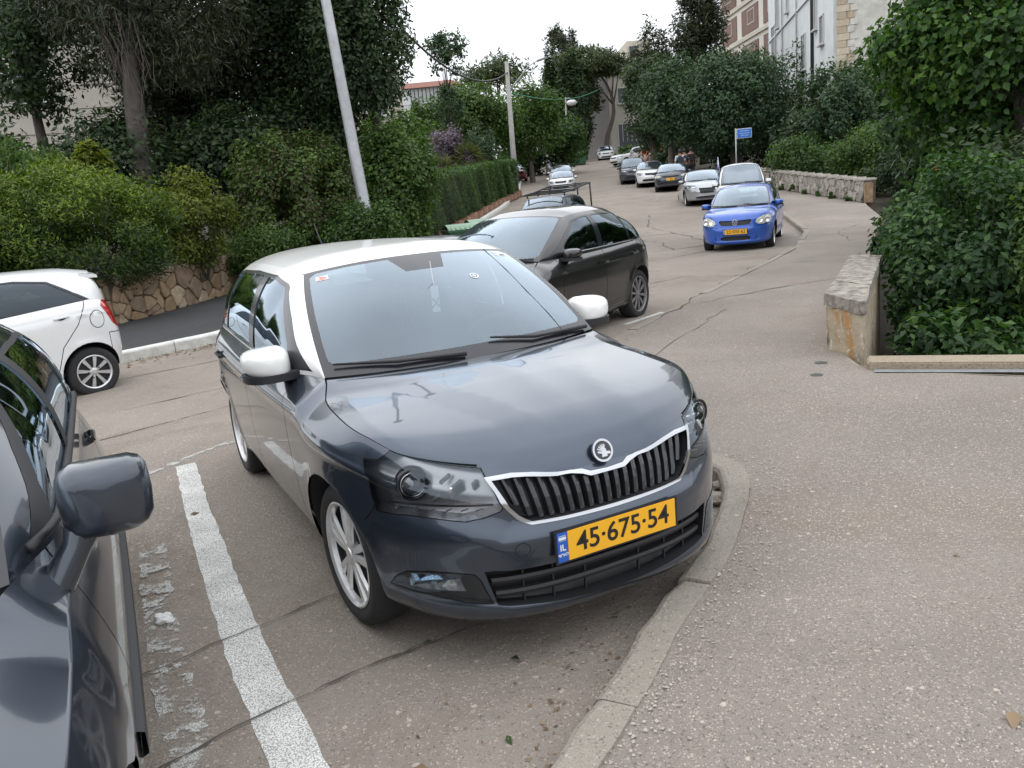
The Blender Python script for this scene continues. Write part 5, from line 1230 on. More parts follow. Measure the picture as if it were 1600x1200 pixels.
tree('conifer_tree',(16.1,64,3),(16.0,64,12.4),(3.7,2.6,4.6),G_pine,'dark ragged conifer against the sky beside the brick-panelled flats',trunk_r=.25,size=.34,aspect=.3,lai=4.2,nclump=42,cr=.23,seed=80,shape='cone',droop=.3)
tree('conifer_tree',(12.9,66,3),(12.9,66,10.6),(1.9,1.8,2.9),G_pine,'smaller ragged conifer left of the dark one',trunk_r=.2,size=.4,aspect=.25,lai=3.5,nclump=35,cr=.26,seed=81)
tree('carob_tree',(14.0,48,1.4),(13.8,47.5,5.5),(3.9,3,3.35),G_round,'big rounded dark green tree behind the blue street sign',trunk_r=.3,size=.19,aspect=.5,lai=8,nclump=150,cr=.19,seed=82,cap=70000)
tree('carob_tree',(10.6,50,1.8),(10.8,50,6.2),(2.0,2,2.6),G_round,'rounded dark tree overhanging the walkers on the footpath',trunk_r=.2,size=.2,aspect=.5,lai=7,nclump=60,seed=83)
tree('olive_tree',(15.5,37.5,.8),(15.2,37,4.1),(1.75,1.6,2.1),G_round,'small brownish-green tree in front of the white building',trunk_r=.15,size=.17,aspect=.45,lai=6.5,nclump=70,cr=.23,seed=84)
for i,(x,y,z,a,c,m_) in enumerate(((13.3,36,1.8,1.6,1.3,G_hedge),(14.6,32.5,1.8,1.7,1.4,G_mid),(14.4,29,1.5,1.4,1.3,G_dark),(16.8,31.5,2.3,2.2,1.9,G_round))):
    bush('wall_bush',(x,y,z),(a,1.3,c),m_,('bluish-green bush behind the left half of the far stone wall','olive bush behind the middle of the far stone wall','dark bush at the right end of the far stone wall','brownish bush further back behind the far stone wall')[i],size=.14,aspect=.45,lai=7,nclump=45,seed=90+i)
for i,(x,y,z,a,c) in enumerate(((13.5,62,4.6,3,2.4),(11.9,54,3.3,1.2,1.4),(17.0,56,5.0,3.6,4),(20,44,4,3,3.6))):
    bush('thicket',(x,y,z),(a,2,c),G_dark,('dark thicket under the tall dark tree','dark thicket beside the walkers','dark thicket in the shade behind the big rounded tree','dark thicket right of the big rounded tree')[i],size=.28,aspect=.5,lai=5,nclump=35,seed=95+i)
bush('roadside_bush',(11.6,74,4.0),(1.1,1,.9),G_hedge,'bush below the barred window of the gable building',size=.25,aspect=.5,lai=6,nclump=25,seed=99)
# ---------------- right: near tree and shrubs ----------------
tree('broadleaf_tree',(8.8,13.5,-1.2),(8.45,13.4,3.35),(2.45,2.2,2.3),G_tree,'bright green broadleaf tree filling the upper right corner',trunk_r=.16,size=.115,aspect=.72,lai=7.5,nclump=140,cr=.19,seed=100,fold=True,cap=40000,droop=.6,outer=.8)
tree('broadleaf_tree',(9.8,16.5,-1.2),(10.0,16.5,2.6),(2.4,2,3.2),G_near,'darker tree behind the bright one at the right edge',trunk_r=.16,size=.2,aspect=.6,lai=6,nclump=60,cr=.25,seed=101,cap=20000)
bush('shrub',(5.35,9.0,.35),(1.25,1.15,1.5),G_near,'dense dark-leaved shrub growing up beside the low end wall',size=.085,aspect=.55,lai=7,nclump=120,cr=.21,seed=102,fold=True,cap=42000,outer=.82)
bush('shrub',(4.3,7.75,-.45),(.95,.75,.75),G_near,'low leafy branches of the shrub at the path edging',size=.10,aspect=.55,lai=5,nclump=40,cr=.26,seed=103,fold=True,cap=16000)
bush('shrub',(5.9,8.0,.55),(.95,.8,1.35),G_mid,'shrub with small pointed leaves at the right edge of the picture',size=.085,aspect=.45,lai=5,nclump=55,cr=.26,seed=104,fold=True,cap=20000)
bush('shrub',(7.2,11.5,.3),(1.6,1.2,1.5),G_dark,'dark shrub in shade behind the dense one',size=.12,aspect=.5,lai=6,nclump=50,seed=105,cap=16000)
bush('shrub',(6.25,11.6,.5),(.95,.9,1.3),G_near,'leafy shrub overhanging the footpath beyond the low end wall',size=.09,aspect=.6,lai=7,nclump=60,cr=.25,seed=106,fold=True,cap=20000)
0 and bush('climber',(5.35,6.75,.3),(.18,.3,.75),G_yel,'strip of yellow-green leaves at the very right edge',size=.09,aspect=.5,lai=5,nclump=16,cr=.35,seed=107,fold=True)
b=MB(); b.lathe([(.0005,.0),(.02,.01),(.03,.02),(.02,.024),(.0005,.015)],'z',n=10); hb=b.obj('red_flower',mat('hibiscus_red',(.55,.02,.015),.5),None,smooth=True,label='single red hibiscus flower on the shrub by the footpath',cat='flower',loc=(5.75,10.9,1.5)); hb.rotation_euler=(1.2,0,0)

for (nm,x,y,z,a,c,lab) in (('thicket',-3.0,66,4.4,3.4,2.4,'dark thicket between the red-roofed house and the leafy green trees'),('thicket',2.2,72,4.6,3.0,2.0,'dark thicket at the top left of the street'),('thicket',16.5,42,2.6,2.6,2.6,'dark undergrowth below the big rounded tree'),('thicket',22,38,3.4,3.4,3.6,'dark undergrowth in front of the stone-cornered building'),('thicket',24,56,6,4,5,'dark trees below the brick-panelled flats')):
    bush(nm,(x,y,z),(a,1.8,c),G_dark,lab,size=.26,aspect=.5,lai=5.5,nclump=40,seed=int(abs(x)*7+y))
def hill(name,x0,x1,y0,y1,h,m,seed):
    V=[];Fc=[];n=24;k=12
    for i in range(n+1):
        for j in range(k+1):
            x=x0+(x1-x0)*i/n;y=y0+(y1-y0)*j/k; e=math.sin(math.pi*i/n)**.5*math.sin(math.pi*j/k)**.5; V.append((x,y,-1.4+(h+1.4)*e*(.85+.3*noise.noise(Vector((x*.05,y*.05,seed))))))
    for i in range(n):
        for j in range(k): a=i*(k+1)+j; Fc.append((a,a+k+1,a+k+2,a+1))
    mesh_obj(name,V,Fc,m,smooth=True,kind='structure')
M_wood=mat('wooded_slope',(.035,.048,.024),.95,noise_=.5,nscale=.35,bump=1,bscale=1.2)
hill('hillside',-75,-1.5,95,190,15,M_wood,1); hill('hillside',21,130,57,200,13,M_wood,4)

tree('pine_tree',(10.4,93,4.6),(10.2,93,12.4),(3.0,2,3.6),G_pineg,'dense green pine filling the gap left of the bent stone pine',trunk_r=.2,size=.42,aspect=.35,lai=7,nclump=50,cr=.27,seed=120)
tree('pine_tree',(5.4,92,4.4),(5.6,92,9.6),(2.6,2,3.4),G_dark,'dark tree behind the street lamp, left of the slim cypress',trunk_r=.2,size=.36,aspect=.4,lai=7,nclump=50,cr=.27,seed=121)
tree('green_tree',(-4.6,70,4.0),(-4.4,70,8.0),(2.4,2,2.6),G_mid,'green tree in front of the right half of the red-roofed house',trunk_r=.2,size=.28,aspect=.5,lai=6,nclump=45,cr=.26,seed=122)
# ---------------- rubble walls ----------------
def clip_half(poly,p,n):
    o=[];m=len(poly)
    for i in range(m):
        a=poly[i];b=poly[(i+1)%m]; da=(a[0]-p[0])*n[0]+(a[1]-p[1])*n[1]; db=(b[0]-p[0])*n[0]+(b[1]-p[1])*n[1]
        if da<=0: o.append(a)
        if da*db<0: t=da/(da-db); o.append((a[0]+(b[0]-a[0])*t,a[1]+(b[1]-a[1])*t))
    return o
def rubble(root,P0,P1,h0,h1,cell,mats,seed,z0,aspect=1.35,proud=.05,joint=.010,name='stone',back=.22,face=1,zfun=None,core=None,corename='mortar'):
    P0=Vector((P0[0],P0[1],0));P1=Vector((P1[0],P1[1],0)); L=(P1-P0).length; t=(P1-P0).normalized(); n=Vector((t.y,-t.x,0))*face
    rnd=random.Random(seed); pts=[]; nx=max(1,int(L/(cell*aspect))); 
    for i in range(nx+1):
        for j in range(max(1,int(round(max(h0,h1)/cell)))):
            if rnd.random()<.9: pts.append(((i+.5*(j%2)+rnd.uniform(-.5,.5))*L/nx,(j+.5+rnd.uniform(-.48,.48))*cell))
            if rnd.random()<.30: pts.append(((i+rnd.uniform(-.4,.4))*L/nx,(j+rnd.uniform(0,1))*cell))
    H=lambda s:h0+(h1-h0)*s/L
    for (px,py) in pts:
        if not(0<=px<=L): continue
        poly=[(0,0),(L,0),(L,H(L)),(0,H(0))]
        for (qx,qy) in pts:
            dx,dy=qx-px,qy-py
            if (dx or dy) and abs(dx)<cell*4 and abs(dy)<cell*4:
                poly=clip_half(poly,((px+qx)/2,(py+qy)/2),(dx,dy))
                if len(poly)<3: break
        if len(poly)<3: continue
        # shrink for the joint, drop tiny ones
        A=sum(poly[i][0]*poly[(i+1)%len(poly)][1]-poly[(i+1)%len(poly)][0]*poly[i][1] for i in range(len(poly)))/2
        if abs(A)<.004: continue
        q=[]; cx=sum(p[0] for p in poly)/len(poly); cy=sum(p[1] for p in poly)/len(poly)
        poly=[p for i,p in enumerate(poly) if math.hypot(p[0]-poly[i-1][0],p[1]-poly[i-1][1])>.02]
        if len(poly)<3: continue
        # rounded outline
        out=[]
        for i in range(len(poly)):
            a=poly[i-1];b_=poly[i];c=poly[(i+1)%len(poly)]
            out.append((b_[0]+(a[0]-b_[0])*.18,b_[1]+(a[1]-b_[1])*.18)); out.append((b_[0]+(c[0]-b_[0])*.18,b_[1]+(c[1]-b_[1])*.18))
        d0=proud*rnd.uniform(.35,1.2); rings=[]
        sh=lambda f,dd:[(cx+(p[0]-cx)*f,cy+(p[1]-cy)*f,dd+rnd.uniform(-.006,.006)) for p in out]
        r_=math.sqrt(abs(A)); f0=1-joint/r_*1.6
        rings=[sh(f0,-.06),sh(f0,d0*.55),sh(f0-.05,d0*.85),sh(f0-.22,d0)]
        V=[];Fc=[];m=len(out); tilt=(rnd.uniform(-.05,.05),rnd.uniform(-.05,.05))
        for rg in rings:
            for (a,b_,dd) in rg:
                dd+=tilt[0]*(a-cx)+tilt[1]*(b_-cy) if dd>0 else 0
                w=P0+t*a+n*dd; zz=b_+(zfun(a) if zfun else z0); V.append((w.x,w.y,zz))
        for k in range(3):
            for i in range(m): a_=k*m+i;b2=k*m+(i+1)%m; f=(a_,b2,b2+m,a_+m); Fc.append(f if face<0 else f[::-1])
        f=tuple(range(3*m,4*m)); Fc.append(f if face<0 else f[::-1])
        # orientation fix
        mesh_obj(name,V,[g[::-1] for g in Fc],mats[rnd.randrange(len(mats))],root)
    V=[];Fc=[];N_=max(2,int(L/1.0))
    for i in range(N_+1):
        s=L*i/N_; zb=(zfun(s) if zfun else z0)
        for (off,zz) in ((.0,-.5),(.0,H(s)),(-back,H(s)),(-back,-.5)): w=P0+t*s+n*off; V.append((w.x,w.y,zb+zz))
    for i in range(N_):
        for j in range(3): a=i*4+j; Fc.append((a,a+1,a+5,a+4))
    Fc+=[(0,1,2,3),tuple(N_*4+k for k in (3,2,1,0))]
    mesh_obj(corename,V,Fc,core or M_mortar,root)
M_mortar=mat('brown_mortar',(.085,.065,.047),.95,noise_=.4,nscale=8)  # brown mortar in the joints between stones
ST=[mat('limestone_a',(.30,.215,.135),.9,noise_=.3,nscale=5,bump=.7,bscale=22),mat('limestone_b',(.24,.165,.095),.9,noise_=.35,nscale=4,bump=.7,bscale=22),mat('limestone_c',(.34,.265,.18),.9,noise_=.3,nscale=6,bump=.7,bscale=22),mat('limestone_d',(.21,.15,.10),.9,noise_=.35,nscale=5,bump=.7,bscale=22)]
SG=[mat('greystone_a',(.33,.30,.26),.95,noise_=.45,nscale=7,bump=.9,bscale=16),mat('greystone_b',(.26,.235,.20),.95,noise_=.5,nscale=7,bump=.9,bscale=16),mat('greystone_c',(.40,.37,.33),.95,noise_=.4,nscale=7,bump=.9,bscale=16)]
rw=empty('stone_wall',(-7,16,0),label='low rubble retaining wall of brown limestone along the left footpath',cat='stone wall'); 
def under(root): 
    bpy.context.view_layer.update()
    inv=root.matrix_world.inverted()
    for o in bpy.data.objects:
        if o.parent==root: o.matrix_parent_inverse=inv
pl=[(-9.6,10.2),(-8.1,13.5),(-7.49,15.7),(-6.44,19.9),(-4.9,24.0)]
for i in range(len(pl)-1):
    a,b_=pl[i],pl[i+1]; L=math.hypot(b_[0]-a[0],b_[1]-a[1])
    rubble(rw,a,b_,.92,.92,.26,ST,200+i,0,proud=.06,zfun=lambda s,a=a,b_=b_,L=L:float(TZ(a[0]+(b_[0]-a[0])*s/L,a[1]+(b_[1]-a[1])*s/L))+.13)
under(rw)
fw=empty('stone_wall',(12,33,.6),label='whitish rubble parapet wall along the outer edge of the far footpath',cat='stone wall')
pl=[(11.98,27.0),(12.0,33),(12.1,38.6),(12.5,45)]
for i in range(len(pl)-1):
    a,b_=pl[i],pl[i+1]; L=math.hypot(b_[0]-a[0],b_[1]-a[1])
    rubble(fw,b_,a,.70,.70,.33,SG,220+i,0,aspect=.85,proud=.05,back=.35,face=1,zfun=lambda s,a=a,b_=b_,L=L:float(TZ(b_[0]+(a[0]-b_[0])*s/L,b_[1]+(a[1]-b_[1])*s/L))+.13)
b=MB()
for i in range(24):
    y=27+i*.75; x=float(np.interp(y,[27,33,38.6,45],[11.98,12.0,12.1,12.5]))
    b.box((x+.16,y+.37,float(TZ(x,y))+.13+.735),(.46,.74,.075),bev=.015)
b.obj('coping',SG[2],fw,ang=40); 
b=MB(); b.box((12.08,26.95,.70),(.26,.14,.66),bev=.03); b.obj('end_pier',mat('ochre_stone',(.27,.19,.115),.9,noise_=.4,nscale=6,bump=.6),fw,ang=40)
under(fw)
# near low wall: rough block with ochre stained end, cracked coping
def rough_prism(name,poly,z0,z1,m,parent,seed,amp=.02,nz=6,topfn=None,sub_=.07):
    r=random.Random(seed); P=dens([Vector(p) for p in poly],sub_,True); n=len(P); V=[];Fc=[]
    c=P.mean(0)
    for k in range(nz+1):
        for i,p in enumerate(P):
            t=k/nz; top=topfn(p[0],p[1]) if topfn else z1; z=z0+(top-z0)*t; v=Vector((p[0]*5,p[1]*5,z*5+seed)); d=noise.noise(v)*amp+noise.noise(v*3.3)*amp*.5; o=(p-c); o=o/np.linalg.norm(o)
            V.append((p[0]+o[0]*d,p[1]+o[1]*d,z+(noise.noise(v*1.7)*amp*.5 if k==nz else 0)))
    for k in range(nz):
        for i in range(n): a=k*n+i;b_=k*n+(i+1)%n; Fc.append((a,b_,b_+n,a+n))
    # top: inset ring + centre
    b0=nz*n; V+= [tuple(Vector(V[b0+i])*.86+Vector((c[0],c[1],V[b0+i][2]))*.14+Vector((0,0,noise.noise(Vector(V[b0+i])*9)*amp*.4+.008))) for i in range(n)]
    for i in range(n): Fc.append((b0+i,b0+(i+1)%n,b0+n+(i+1)%n,b0+n+i))
    # fill the inside with a strip fan across the long axis
    Fc.append(tuple(range(b0+n,b0+2*n)))
    return mesh_obj(name,V,Fc,m,parent,smooth=False)
def stainwall():
    m=bpy.data.materials.new('stained_render'); m.use_nodes=True; nt=m.node_tree;N=nt.nodes;L=nt.links;b=N['Principled BSDF']; b.inputs['Roughness'].default_value=.92
    tc=N.new('ShaderNodeTexCoord')
    def nn(s,d=7,r=.65,sc=(1,1,1)):
        mp=N.new('ShaderNodeMapping'); mp.inputs['Scale'].default_value=sc; L.new(tc.outputs['Object'],mp.inputs[0]); n=N.new('ShaderNodeTexNoise'); n.inputs['Scale'].default_value=s;n.inputs['Detail'].default_value=d;n.inputs['Roughness'].default_value=r; L.new(mp.outputs[0],n.inputs[0]); return n
    def rp(n,a,b_): 
        r=N.new('ShaderNodeMapRange'); L.new(n.outputs[0],r.inputs[0]); r.inputs[1].default_value=a;r.inputs[2].default_value=b_; return r.outputs[0]
    def mx(f,a,b_):
        x=N.new('ShaderNodeMix'); x.data_type='RGBA'; L.new(f,x.inputs[0])
        for i,v in ((6,a),(7,b_)):
            if hasattr(v,'node'): L.new(v,x.inputs[i])
            else: x.inputs[i].default_value=(*v,1)
        return x.outputs[2]
    c=mx(rp(nn(3.2),.38,.6),(.42,.36,.27),(.34,.27,.18)); c=mx(rp(nn(5,sc=(1,1,.35)),.52,.62),c,(.40,.22,.085)); c=mx(rp(nn(9,sc=(2.2,2.2,.25)),.60,.66),c,(.10,.065,.04)); c=mx(rp(nn(14),.55,.68),c,(.60,.57,.50)); L.new(c,b.inputs['Base Color'])
    bp=N.new('ShaderNodeBump'); bp.inputs['Strength'].default_value=.8; bp.inputs['Distance'].default_value=.02; L.new(nn(22).outputs[0],bp.inputs['Height']); L.new(bp.outputs[0],b.inputs['Normal'])
    return m
nw=empty('low_end_wall',(2.95,7.1,.05),label='short weathered wall with ochre stained end and cracked grey coping',cat='wall')
fp=[(2.88,7.27),(2.95,6.97),(2.99,6.80),(3.02,6.80),(4.46,9.62),(4.26,9.95)]
top=lambda x,y:.44+.06*min(max((y-6.8)/1.0,0),1)
rough_prism('wall_body',fp,-1.2,.4,stainwall(),nw,1,.022,10,topfn=top)
fp2=[(2.80,7.28),(2.895,6.94),(2.98,6.76),(3.15,6.79),(4.76,9.74),(4.42,10.06)]
c2=[]; 
cut=[(2.865,7.28),(2.94,6.955),(2.985,6.785),(3.03,6.785),(3.355,7.42),(3.17,7.80)]; rest=[(3.175,7.81),(3.36,7.43),(4.475,9.62),(4.255,9.97)]
M_cop=mat('grey_coping',(.24,.215,.18),.92,noise_=.7,nscale=13,bump=1.0,bscale=30)
for k,(pp,sd) in enumerate(((cut,3),(rest,5))):
    rough_prism('coping_slab',pp,0,0,M_cop,nw,sd,.02,2,topfn=lambda x,y:top(x,y)+.115) if False else None
def slab(pp,sd):
    r=rough_prism('coping_slab',pp,.0,.0,M_cop,nw,sd,.016,3,topfn=lambda x,y:top(x,y)+.095,sub_=.06)
    for v in r.data.vertices:
        t=top(v.co.x,v.co.y)
        if v.co.z<t+.02: v.co.z=t-.01+noise.noise(v.co*8)*.02
slab(cut,3); slab(rest,5)
under(nw)
# edging along the footpath beside the planted pit
ed=empty('edging_kerb',(3.9,6.1,.09),label='low buff concrete edging along the planted pit at the right',cat='edging')
d=(Vector((3.97,6.14,0))-Vector((2.86,6.62,0))).normalized(); a0=Vector((2.93,6.55,0)); nrm=Vector((d.y,-d.x,0)); L=0; rnd=random.Random(9)
M_buff=asphalt('buff_concrete',(.27,.215,.155),(.33,.275,.205),(.42,.36,.28),.4,60,(.28,.22,.15),.4,.5)
while L<4.2:
    l=1.38; b=MB(); R=Matrix(((d.x,nrm.x,0),(d.y,nrm.y,0),(0,0,1))); c=a0+d*(L+l/2)+nrm*.13; b.box((c.x,c.y,.0),(l-.008,.27,.25),R,bev=.012); b.obj('edging_block',M_buff,ed,ang=40); L+=l
V=[tuple(a0+d*s+nrm*w+Vector((0,0,float(KZ(6))+.006))) for s,w in ((.05,.272),(4.3,.272),(4.3,.40),(.05,.37))]
mesh_obj('grey_joint_band',V,[(0,1,2,3)],mat('grey_band',(.20,.205,.21),.85,noise_=.2,nscale=10),ed); under(ed)
for (x,y,r_) in ((2.42,6.30,.05),(2.62,6.72,.055)):
    b=MB(); b.lathe([(.0005,.004),(r_*.8,.004),(r_,0)],'z',n=18); z=float(KZ(y)+TZ(x,y)); o=b.obj('valve_cover',mat('dark_iron',(.05,.055,.05),.7),None,smooth=True,loc=(x,y,z+.003),label='small round iron cover set in the footpath '+('nearer the car' if r_==.05 else 'nearer the end wall'),cat='cover')
# ---------------- poles, lamps, sign, wires ----------------
M_galv=mat('galvanised',(.36,.37,.38),.5,.35,noise_=.15,nscale=5)
M_conc=mat('pole_concrete',(.36,.35,.33),.85,noise_=.15,nscale=4)
lp=empty('lamp_post',(-3.24,21.0,.1),label='tall pale steel lamp post in front of the left trees',cat='lamp post')
b=MB(); b.tube([(0,0,.0),(-.02,.02,1.3),(-.02,.03,1.35),(-.22,.15,4.4),(-.62,.3,10.5)],[.18,.17,.155,.13,.09],14); b.obj('pole',M_galv,lp,smooth=True)
b=MB(); b.tube([(-.62,.3,10.5),(-.5,-.2,10.9),(-.4,-1.0,11.1)],[.05,.045,.04],8); b.obj('arm',M_galv,lp,smooth=True); b=MB(); b.box((-.35,-1.2,11.1),(.28,.7,.14),bev=.05); b.obj('lamp_head',M_galv,lp,ang=40)
cp=empty('street_pole',(1.35,51.5,1.45),label='grey concrete street pole at the end of the clipped hedge',cat='pole')
b=MB(); b.tube([(0,0,-.2),(.02,0,3),(.08,0,7.9)],[.19,.16,.11],12); b.obj('pole',M_conc,cp,smooth=True)
b=MB(); b.tube([(.05,0,6.1),(.55,0,6.7),(1.3,0,7.5),(1.9,0,7.8)],[.04,.035,.03,.03],8); b.obj('arm',M_galv,cp,smooth=True)
b=MB(); b.box((2.2,0,7.86),(.75,.24,.12),Matrix.Rotation(-.25,3,'Y'),bev=.06); b.obj('lamp_head',M_galv,cp,ang=40)
l2=empty('street_lamp',(7.25,80.5,3.85),label='distant street lamp with a round white head in front of the cypress',cat='street lamp')
b=MB(); b.tube([(0,0,-.2),(.1,0,3),(.22,0,6.2)],[.12,.10,.07],8); b.obj('pole',M_conc,l2,smooth=True); b=MB(); b.lathe([(.001,-.28),(.35,-.2),(.55,0),(.35,.2),(.001,.26)],'z',c=(.75,0,5.7),n=16); b.obj('lamp_globe',M_white,l2,smooth=True); b=MB(); b.tube([(.22,0,6.1),(.5,0,6.15),(.72,0,5.95)],.04,6); b.obj('arm',M_conc,l2,smooth=True)
for k in range(3): b=MB(); b.box((.05,0,3.35+.22*k),(2.2,.05,.04)); b.obj('cross_bar',M_galv,l2)
sg=empty('street_sign',(11.93,41.2,1.2),label='small blue street name sign on a thin grey post',cat='street sign')
b=MB(); b.tube([(0,0,0),(.02,0,2.62)],.035,8); b.obj('post',M_galv,sg,smooth=True)
b=MB(); b.box((.42,-.02,2.36),(.74,.04,.46),bev=.015); b.box((.06,0,2.36),(.1,.05,.08)); b.obj('sign_frame',mat('sign_white',(.6,.63,.68),.4),sg,ang=40)
b=MB(); b.box((.42,-.044,2.36),(.68,.012,.40),bev=.004); b.obj('sign_plate',mat('sign_blue',(.03,.16,.55),.4),sg)
b=MB(); rnd=random.Random(2)
for (z,x0,w_) in ((2.47,.42,.40),(2.36,.42,.5),(2.26,.42,.34)):
    x=x0-w_/2
    while x<x0+w_/2: l=rnd.uniform(.02,.05); b.box((x+l/2,-.053,z),(l,.004,.045)); x+=l+.018
b.obj('lettering',mat('sign_lettering',(.35,.5,.75),.5),sg)
def wire(P,r,m,label,name='wire',cat='cable'):
    b=MB(); b.tube(P,r,5); return b.obj(name,m,None,smooth=True,label=label,cat=cat)
cat_=[]; a=Vector((-3.0,31,8.3)); c=Vector((1.45,51.5,9.0))
P=[a.lerp(c,t)+Vector((0,0,-1.15*4*t*(1-t)-.25)) for t in [i/16 for i in range(17)]]; wire(P,.045,M_blk,'thick black overhead cable sagging to the concrete pole')
a=Vector((1.5,51.5,7.6)); c=Vector((11.3,84,11.0)); P=[a.lerp(c,t)+Vector((0,0,-.7*4*t*(1-t))) for t in [i/16 for i in range(17)]]; wire(P,.03,mat('green_rope',(.02,.22,.12),.6),'thin green line strung from the concrete pole to the stone pine')
# ---------------- buildings ----------------
M_cream=mat('cream_render',(.52,.48,.40),.9,noise_=.1,nscale=.6); M_wht=mat('white_render',(.66,.68,.68),.9,noise_=.09,nscale=.8,bump=.3,bscale=6); M_gable=mat('grey_render',(.30,.285,.27),.9,noise_=.1,nscale=.5); M_gabl=mat('light_render',(.47,.45,.40),.9,noise_=.1,nscale=.5)
M_win=mat('window_glass_dark',(.05,.06,.07),.12,coat=.5); M_brick=mat('brown_panel',(.185,.115,.09),.85,noise_=.15,nscale=3); M_fr=mat('window_frame',(.55,.55,.53),.6)
M_shut=mat('shutter',(.42,.43,.42),.7)
def block(root,name,P0,P1,dep,z0,z1,m):
    P0=Vector((*P0,0));P1=Vector((*P1,0)); t=(P1-P0).normalized(); n=Vector((-t.y,t.x,0)); q=[P0,P1,P1+n*dep,P0+n*dep]; V=[(p.x,p.y,z0) for p in q]+[(p.x,p.y,z1) for p in q]
    return mesh_obj(name,V,[(3,2,1,0),(4,5,6,7),(0,1,5,4),(1,2,6,5),(2,3,7,6),(3,0,4,7)],m,root)
class Facade:
    def __init__(s,P0,P1): s.P=Vector((*P0,0)); s.L=(Vector((*P1,0))-s.P).length; s.t=(Vector((*P1,0))-s.P).normalized(); s.n=Vector((s.t.y,-s.t.x,0)); s.R=Matrix(((s.t.x,s.n.x,0),(s.t.y,s.n.y,0),(0,0,1)))
    def box(s,b,u,z,w,h,d,out=0): c=s.P+s.t*u+s.n*out; b.box((c.x,c.y,z),(w,d,h),s.R)
    def window(s,root,u,z,w,h,sill=True,glassm=None,bars=1):
        b=MB(); s.box(b,u,z,w,h,.06,.015); f=b.obj('window',glassm or M_win,root)
        b=MB(); e=.07
        for (du,dz,ww,hh) in ((-w/2,0,e,h+e),(w/2,0,e,h+e),(0,h/2,w+e,e),(0,-h/2,w+e,e)): s.box(b,u+du,z+dz,ww,hh,.14,.03)
        for k in range(bars): s.box(b,u-w/2+w*(k+1)/(bars+1),z,e*.7,h,.11,.025)
        b.obj('frame',M_fr,f)
        if sill: b=MB(); s.box(b,u,z-h/2-.08,w+.2,.09,.28,.1); b.obj('sill',M_fr,f)
# white building with the drain pipe and stone quoins
wb_=empty('white_building',(19.3,47.5,0),label='old white rendered building with drain pipes and small windows at upper right',cat='building')
block(wb_,'wall',(23.5,71),(19.2,47.3),14,-1,24,M_wht); F1=Facade((23.5,71),(19.2,47.3))
for (u,z,w,h) in ((21.2,9.3,1.0,1.5),(15.5,8.9,1.3,2.1),(15.3,14.0,1.4,1.9),(2.8,11.3,1.6,2.6),(9.5,13.6,.7,2.3),(5.2,13.2,.7,2.1),(21.3,14.2,1.0,1.5),(9.3,8.0,1.4,.35),(19.4,10.6,.7,1.9)): F1.window(wb_,u,z,w,h)
for (u,zz) in ((18.6,0),(13.3,0),(7.4,0),(4.4,0)):
    b=MB(); p=F1.P+F1.t*u+F1.n*.10; b.tube([(p.x,p.y,0),(p.x,p.y,24)],.10 if u==18.6 else .05,8); b.obj('drain_pipe',M_blk if u==18.6 else M_galv,wb_,smooth=True)
for z in (6.5,11.8): b=MB(); F1.box(b,12,z,23,.12,.1,.06); b.obj('string_course',M_wht,wb_)
under(wb_)
qb=empty('stone_cornered_building',(19.5,47,0),label='off-white rough-plastered building with buff corner stones beside the bright tree',cat='building')
M_rough=mat('rough_plaster',(.56,.54,.49),.95,noise_=.22,nscale=1.6,bump=.8,bscale=9)
block(qb,'wall',(19.3,47.0),(28.5,43.6),10,-1,24,M_rough); F2=Facade((19.3,47.0),(28.5,43.6)); M_q=[mat('buff_quoin_a',(.50,.41,.30),.9,noise_=.2,bump=.5),mat('buff_quoin_b',(.56,.48,.37),.9,noise_=.2,bump=.5),mat('buff_quoin_c',(.44,.35,.25),.9,noise_=.2,bump=.5)]
rnd=random.Random(4)
for i in range(44):
    b=MB(); w=.62 if i%2 else .48; F2.box(b,w/2-.04,1.5+i*.36,w,.34,.12,.03); b.obj('quoin_stone',M_q[rnd.randrange(3)],qb)
    if rnd.random()<.8: b=MB(); F2.box(b,w+.2,1.5+i*.36,.36,.33,.08,.015); b.obj('quoin_stone',M_q[2] if rnd.random()<.3 else M_rough,qb)
b=MB(); F2.box(b,3.5,8.0,1.5,.06,.2,.1); b.obj('ledge',M_fr,qb)
F2.window(qb,6.2,9.4,1.3,1.6); F2.window(qb,3.4,4.6,1.3,1.6); under(qb)
# apartment block with brown panels
ab=empty('apartment_block',(28,92,4),label='cream apartment block with brown recessed panels behind the trees',cat='building')
block(ab,'wall',(27.9,101),(28.4,74),16,3,34,mat('cream_flats',(.62,.58,.52),.9,noise_=.05,nscale=.5)); F3=Facade((27.9,101),(28.4,74))
for fl in range(8):
    z=5.2+fl*3.5
    for k,u in enumerate((3.4,10.4,17.2,23.5)):
        b=MB(); F3.box(b,u,z+1.4,5.2,2.45,.1,.03); pn=b.obj('brown_panel',M_brick,ab)
        F3.window(ab,u+(.4 if k%2 else -.2),z+1.65,2.1,1.3,sill=False,glassm=M_shut if k%2==0 else M_win)
    b=MB(); F3.box(b,13.5,z-.25,27,.35,.22,.10); b.obj('floor_band',M_cream,ab)
for zt_ in (22.1,25.6):
    b=MB(); F3.box(b,5.0,zt_,9.0,.25,1.4,.7); b.obj('balcony_slab',M_cream,ab); b=MB(); F3.box(b,5.0,zt_+.65,9.0,1.0,.05,1.36); b.obj('balcony_glass',mat('balcony_glass',(.25,.42,.42),.2,coat=.5),ab)
under(ab)
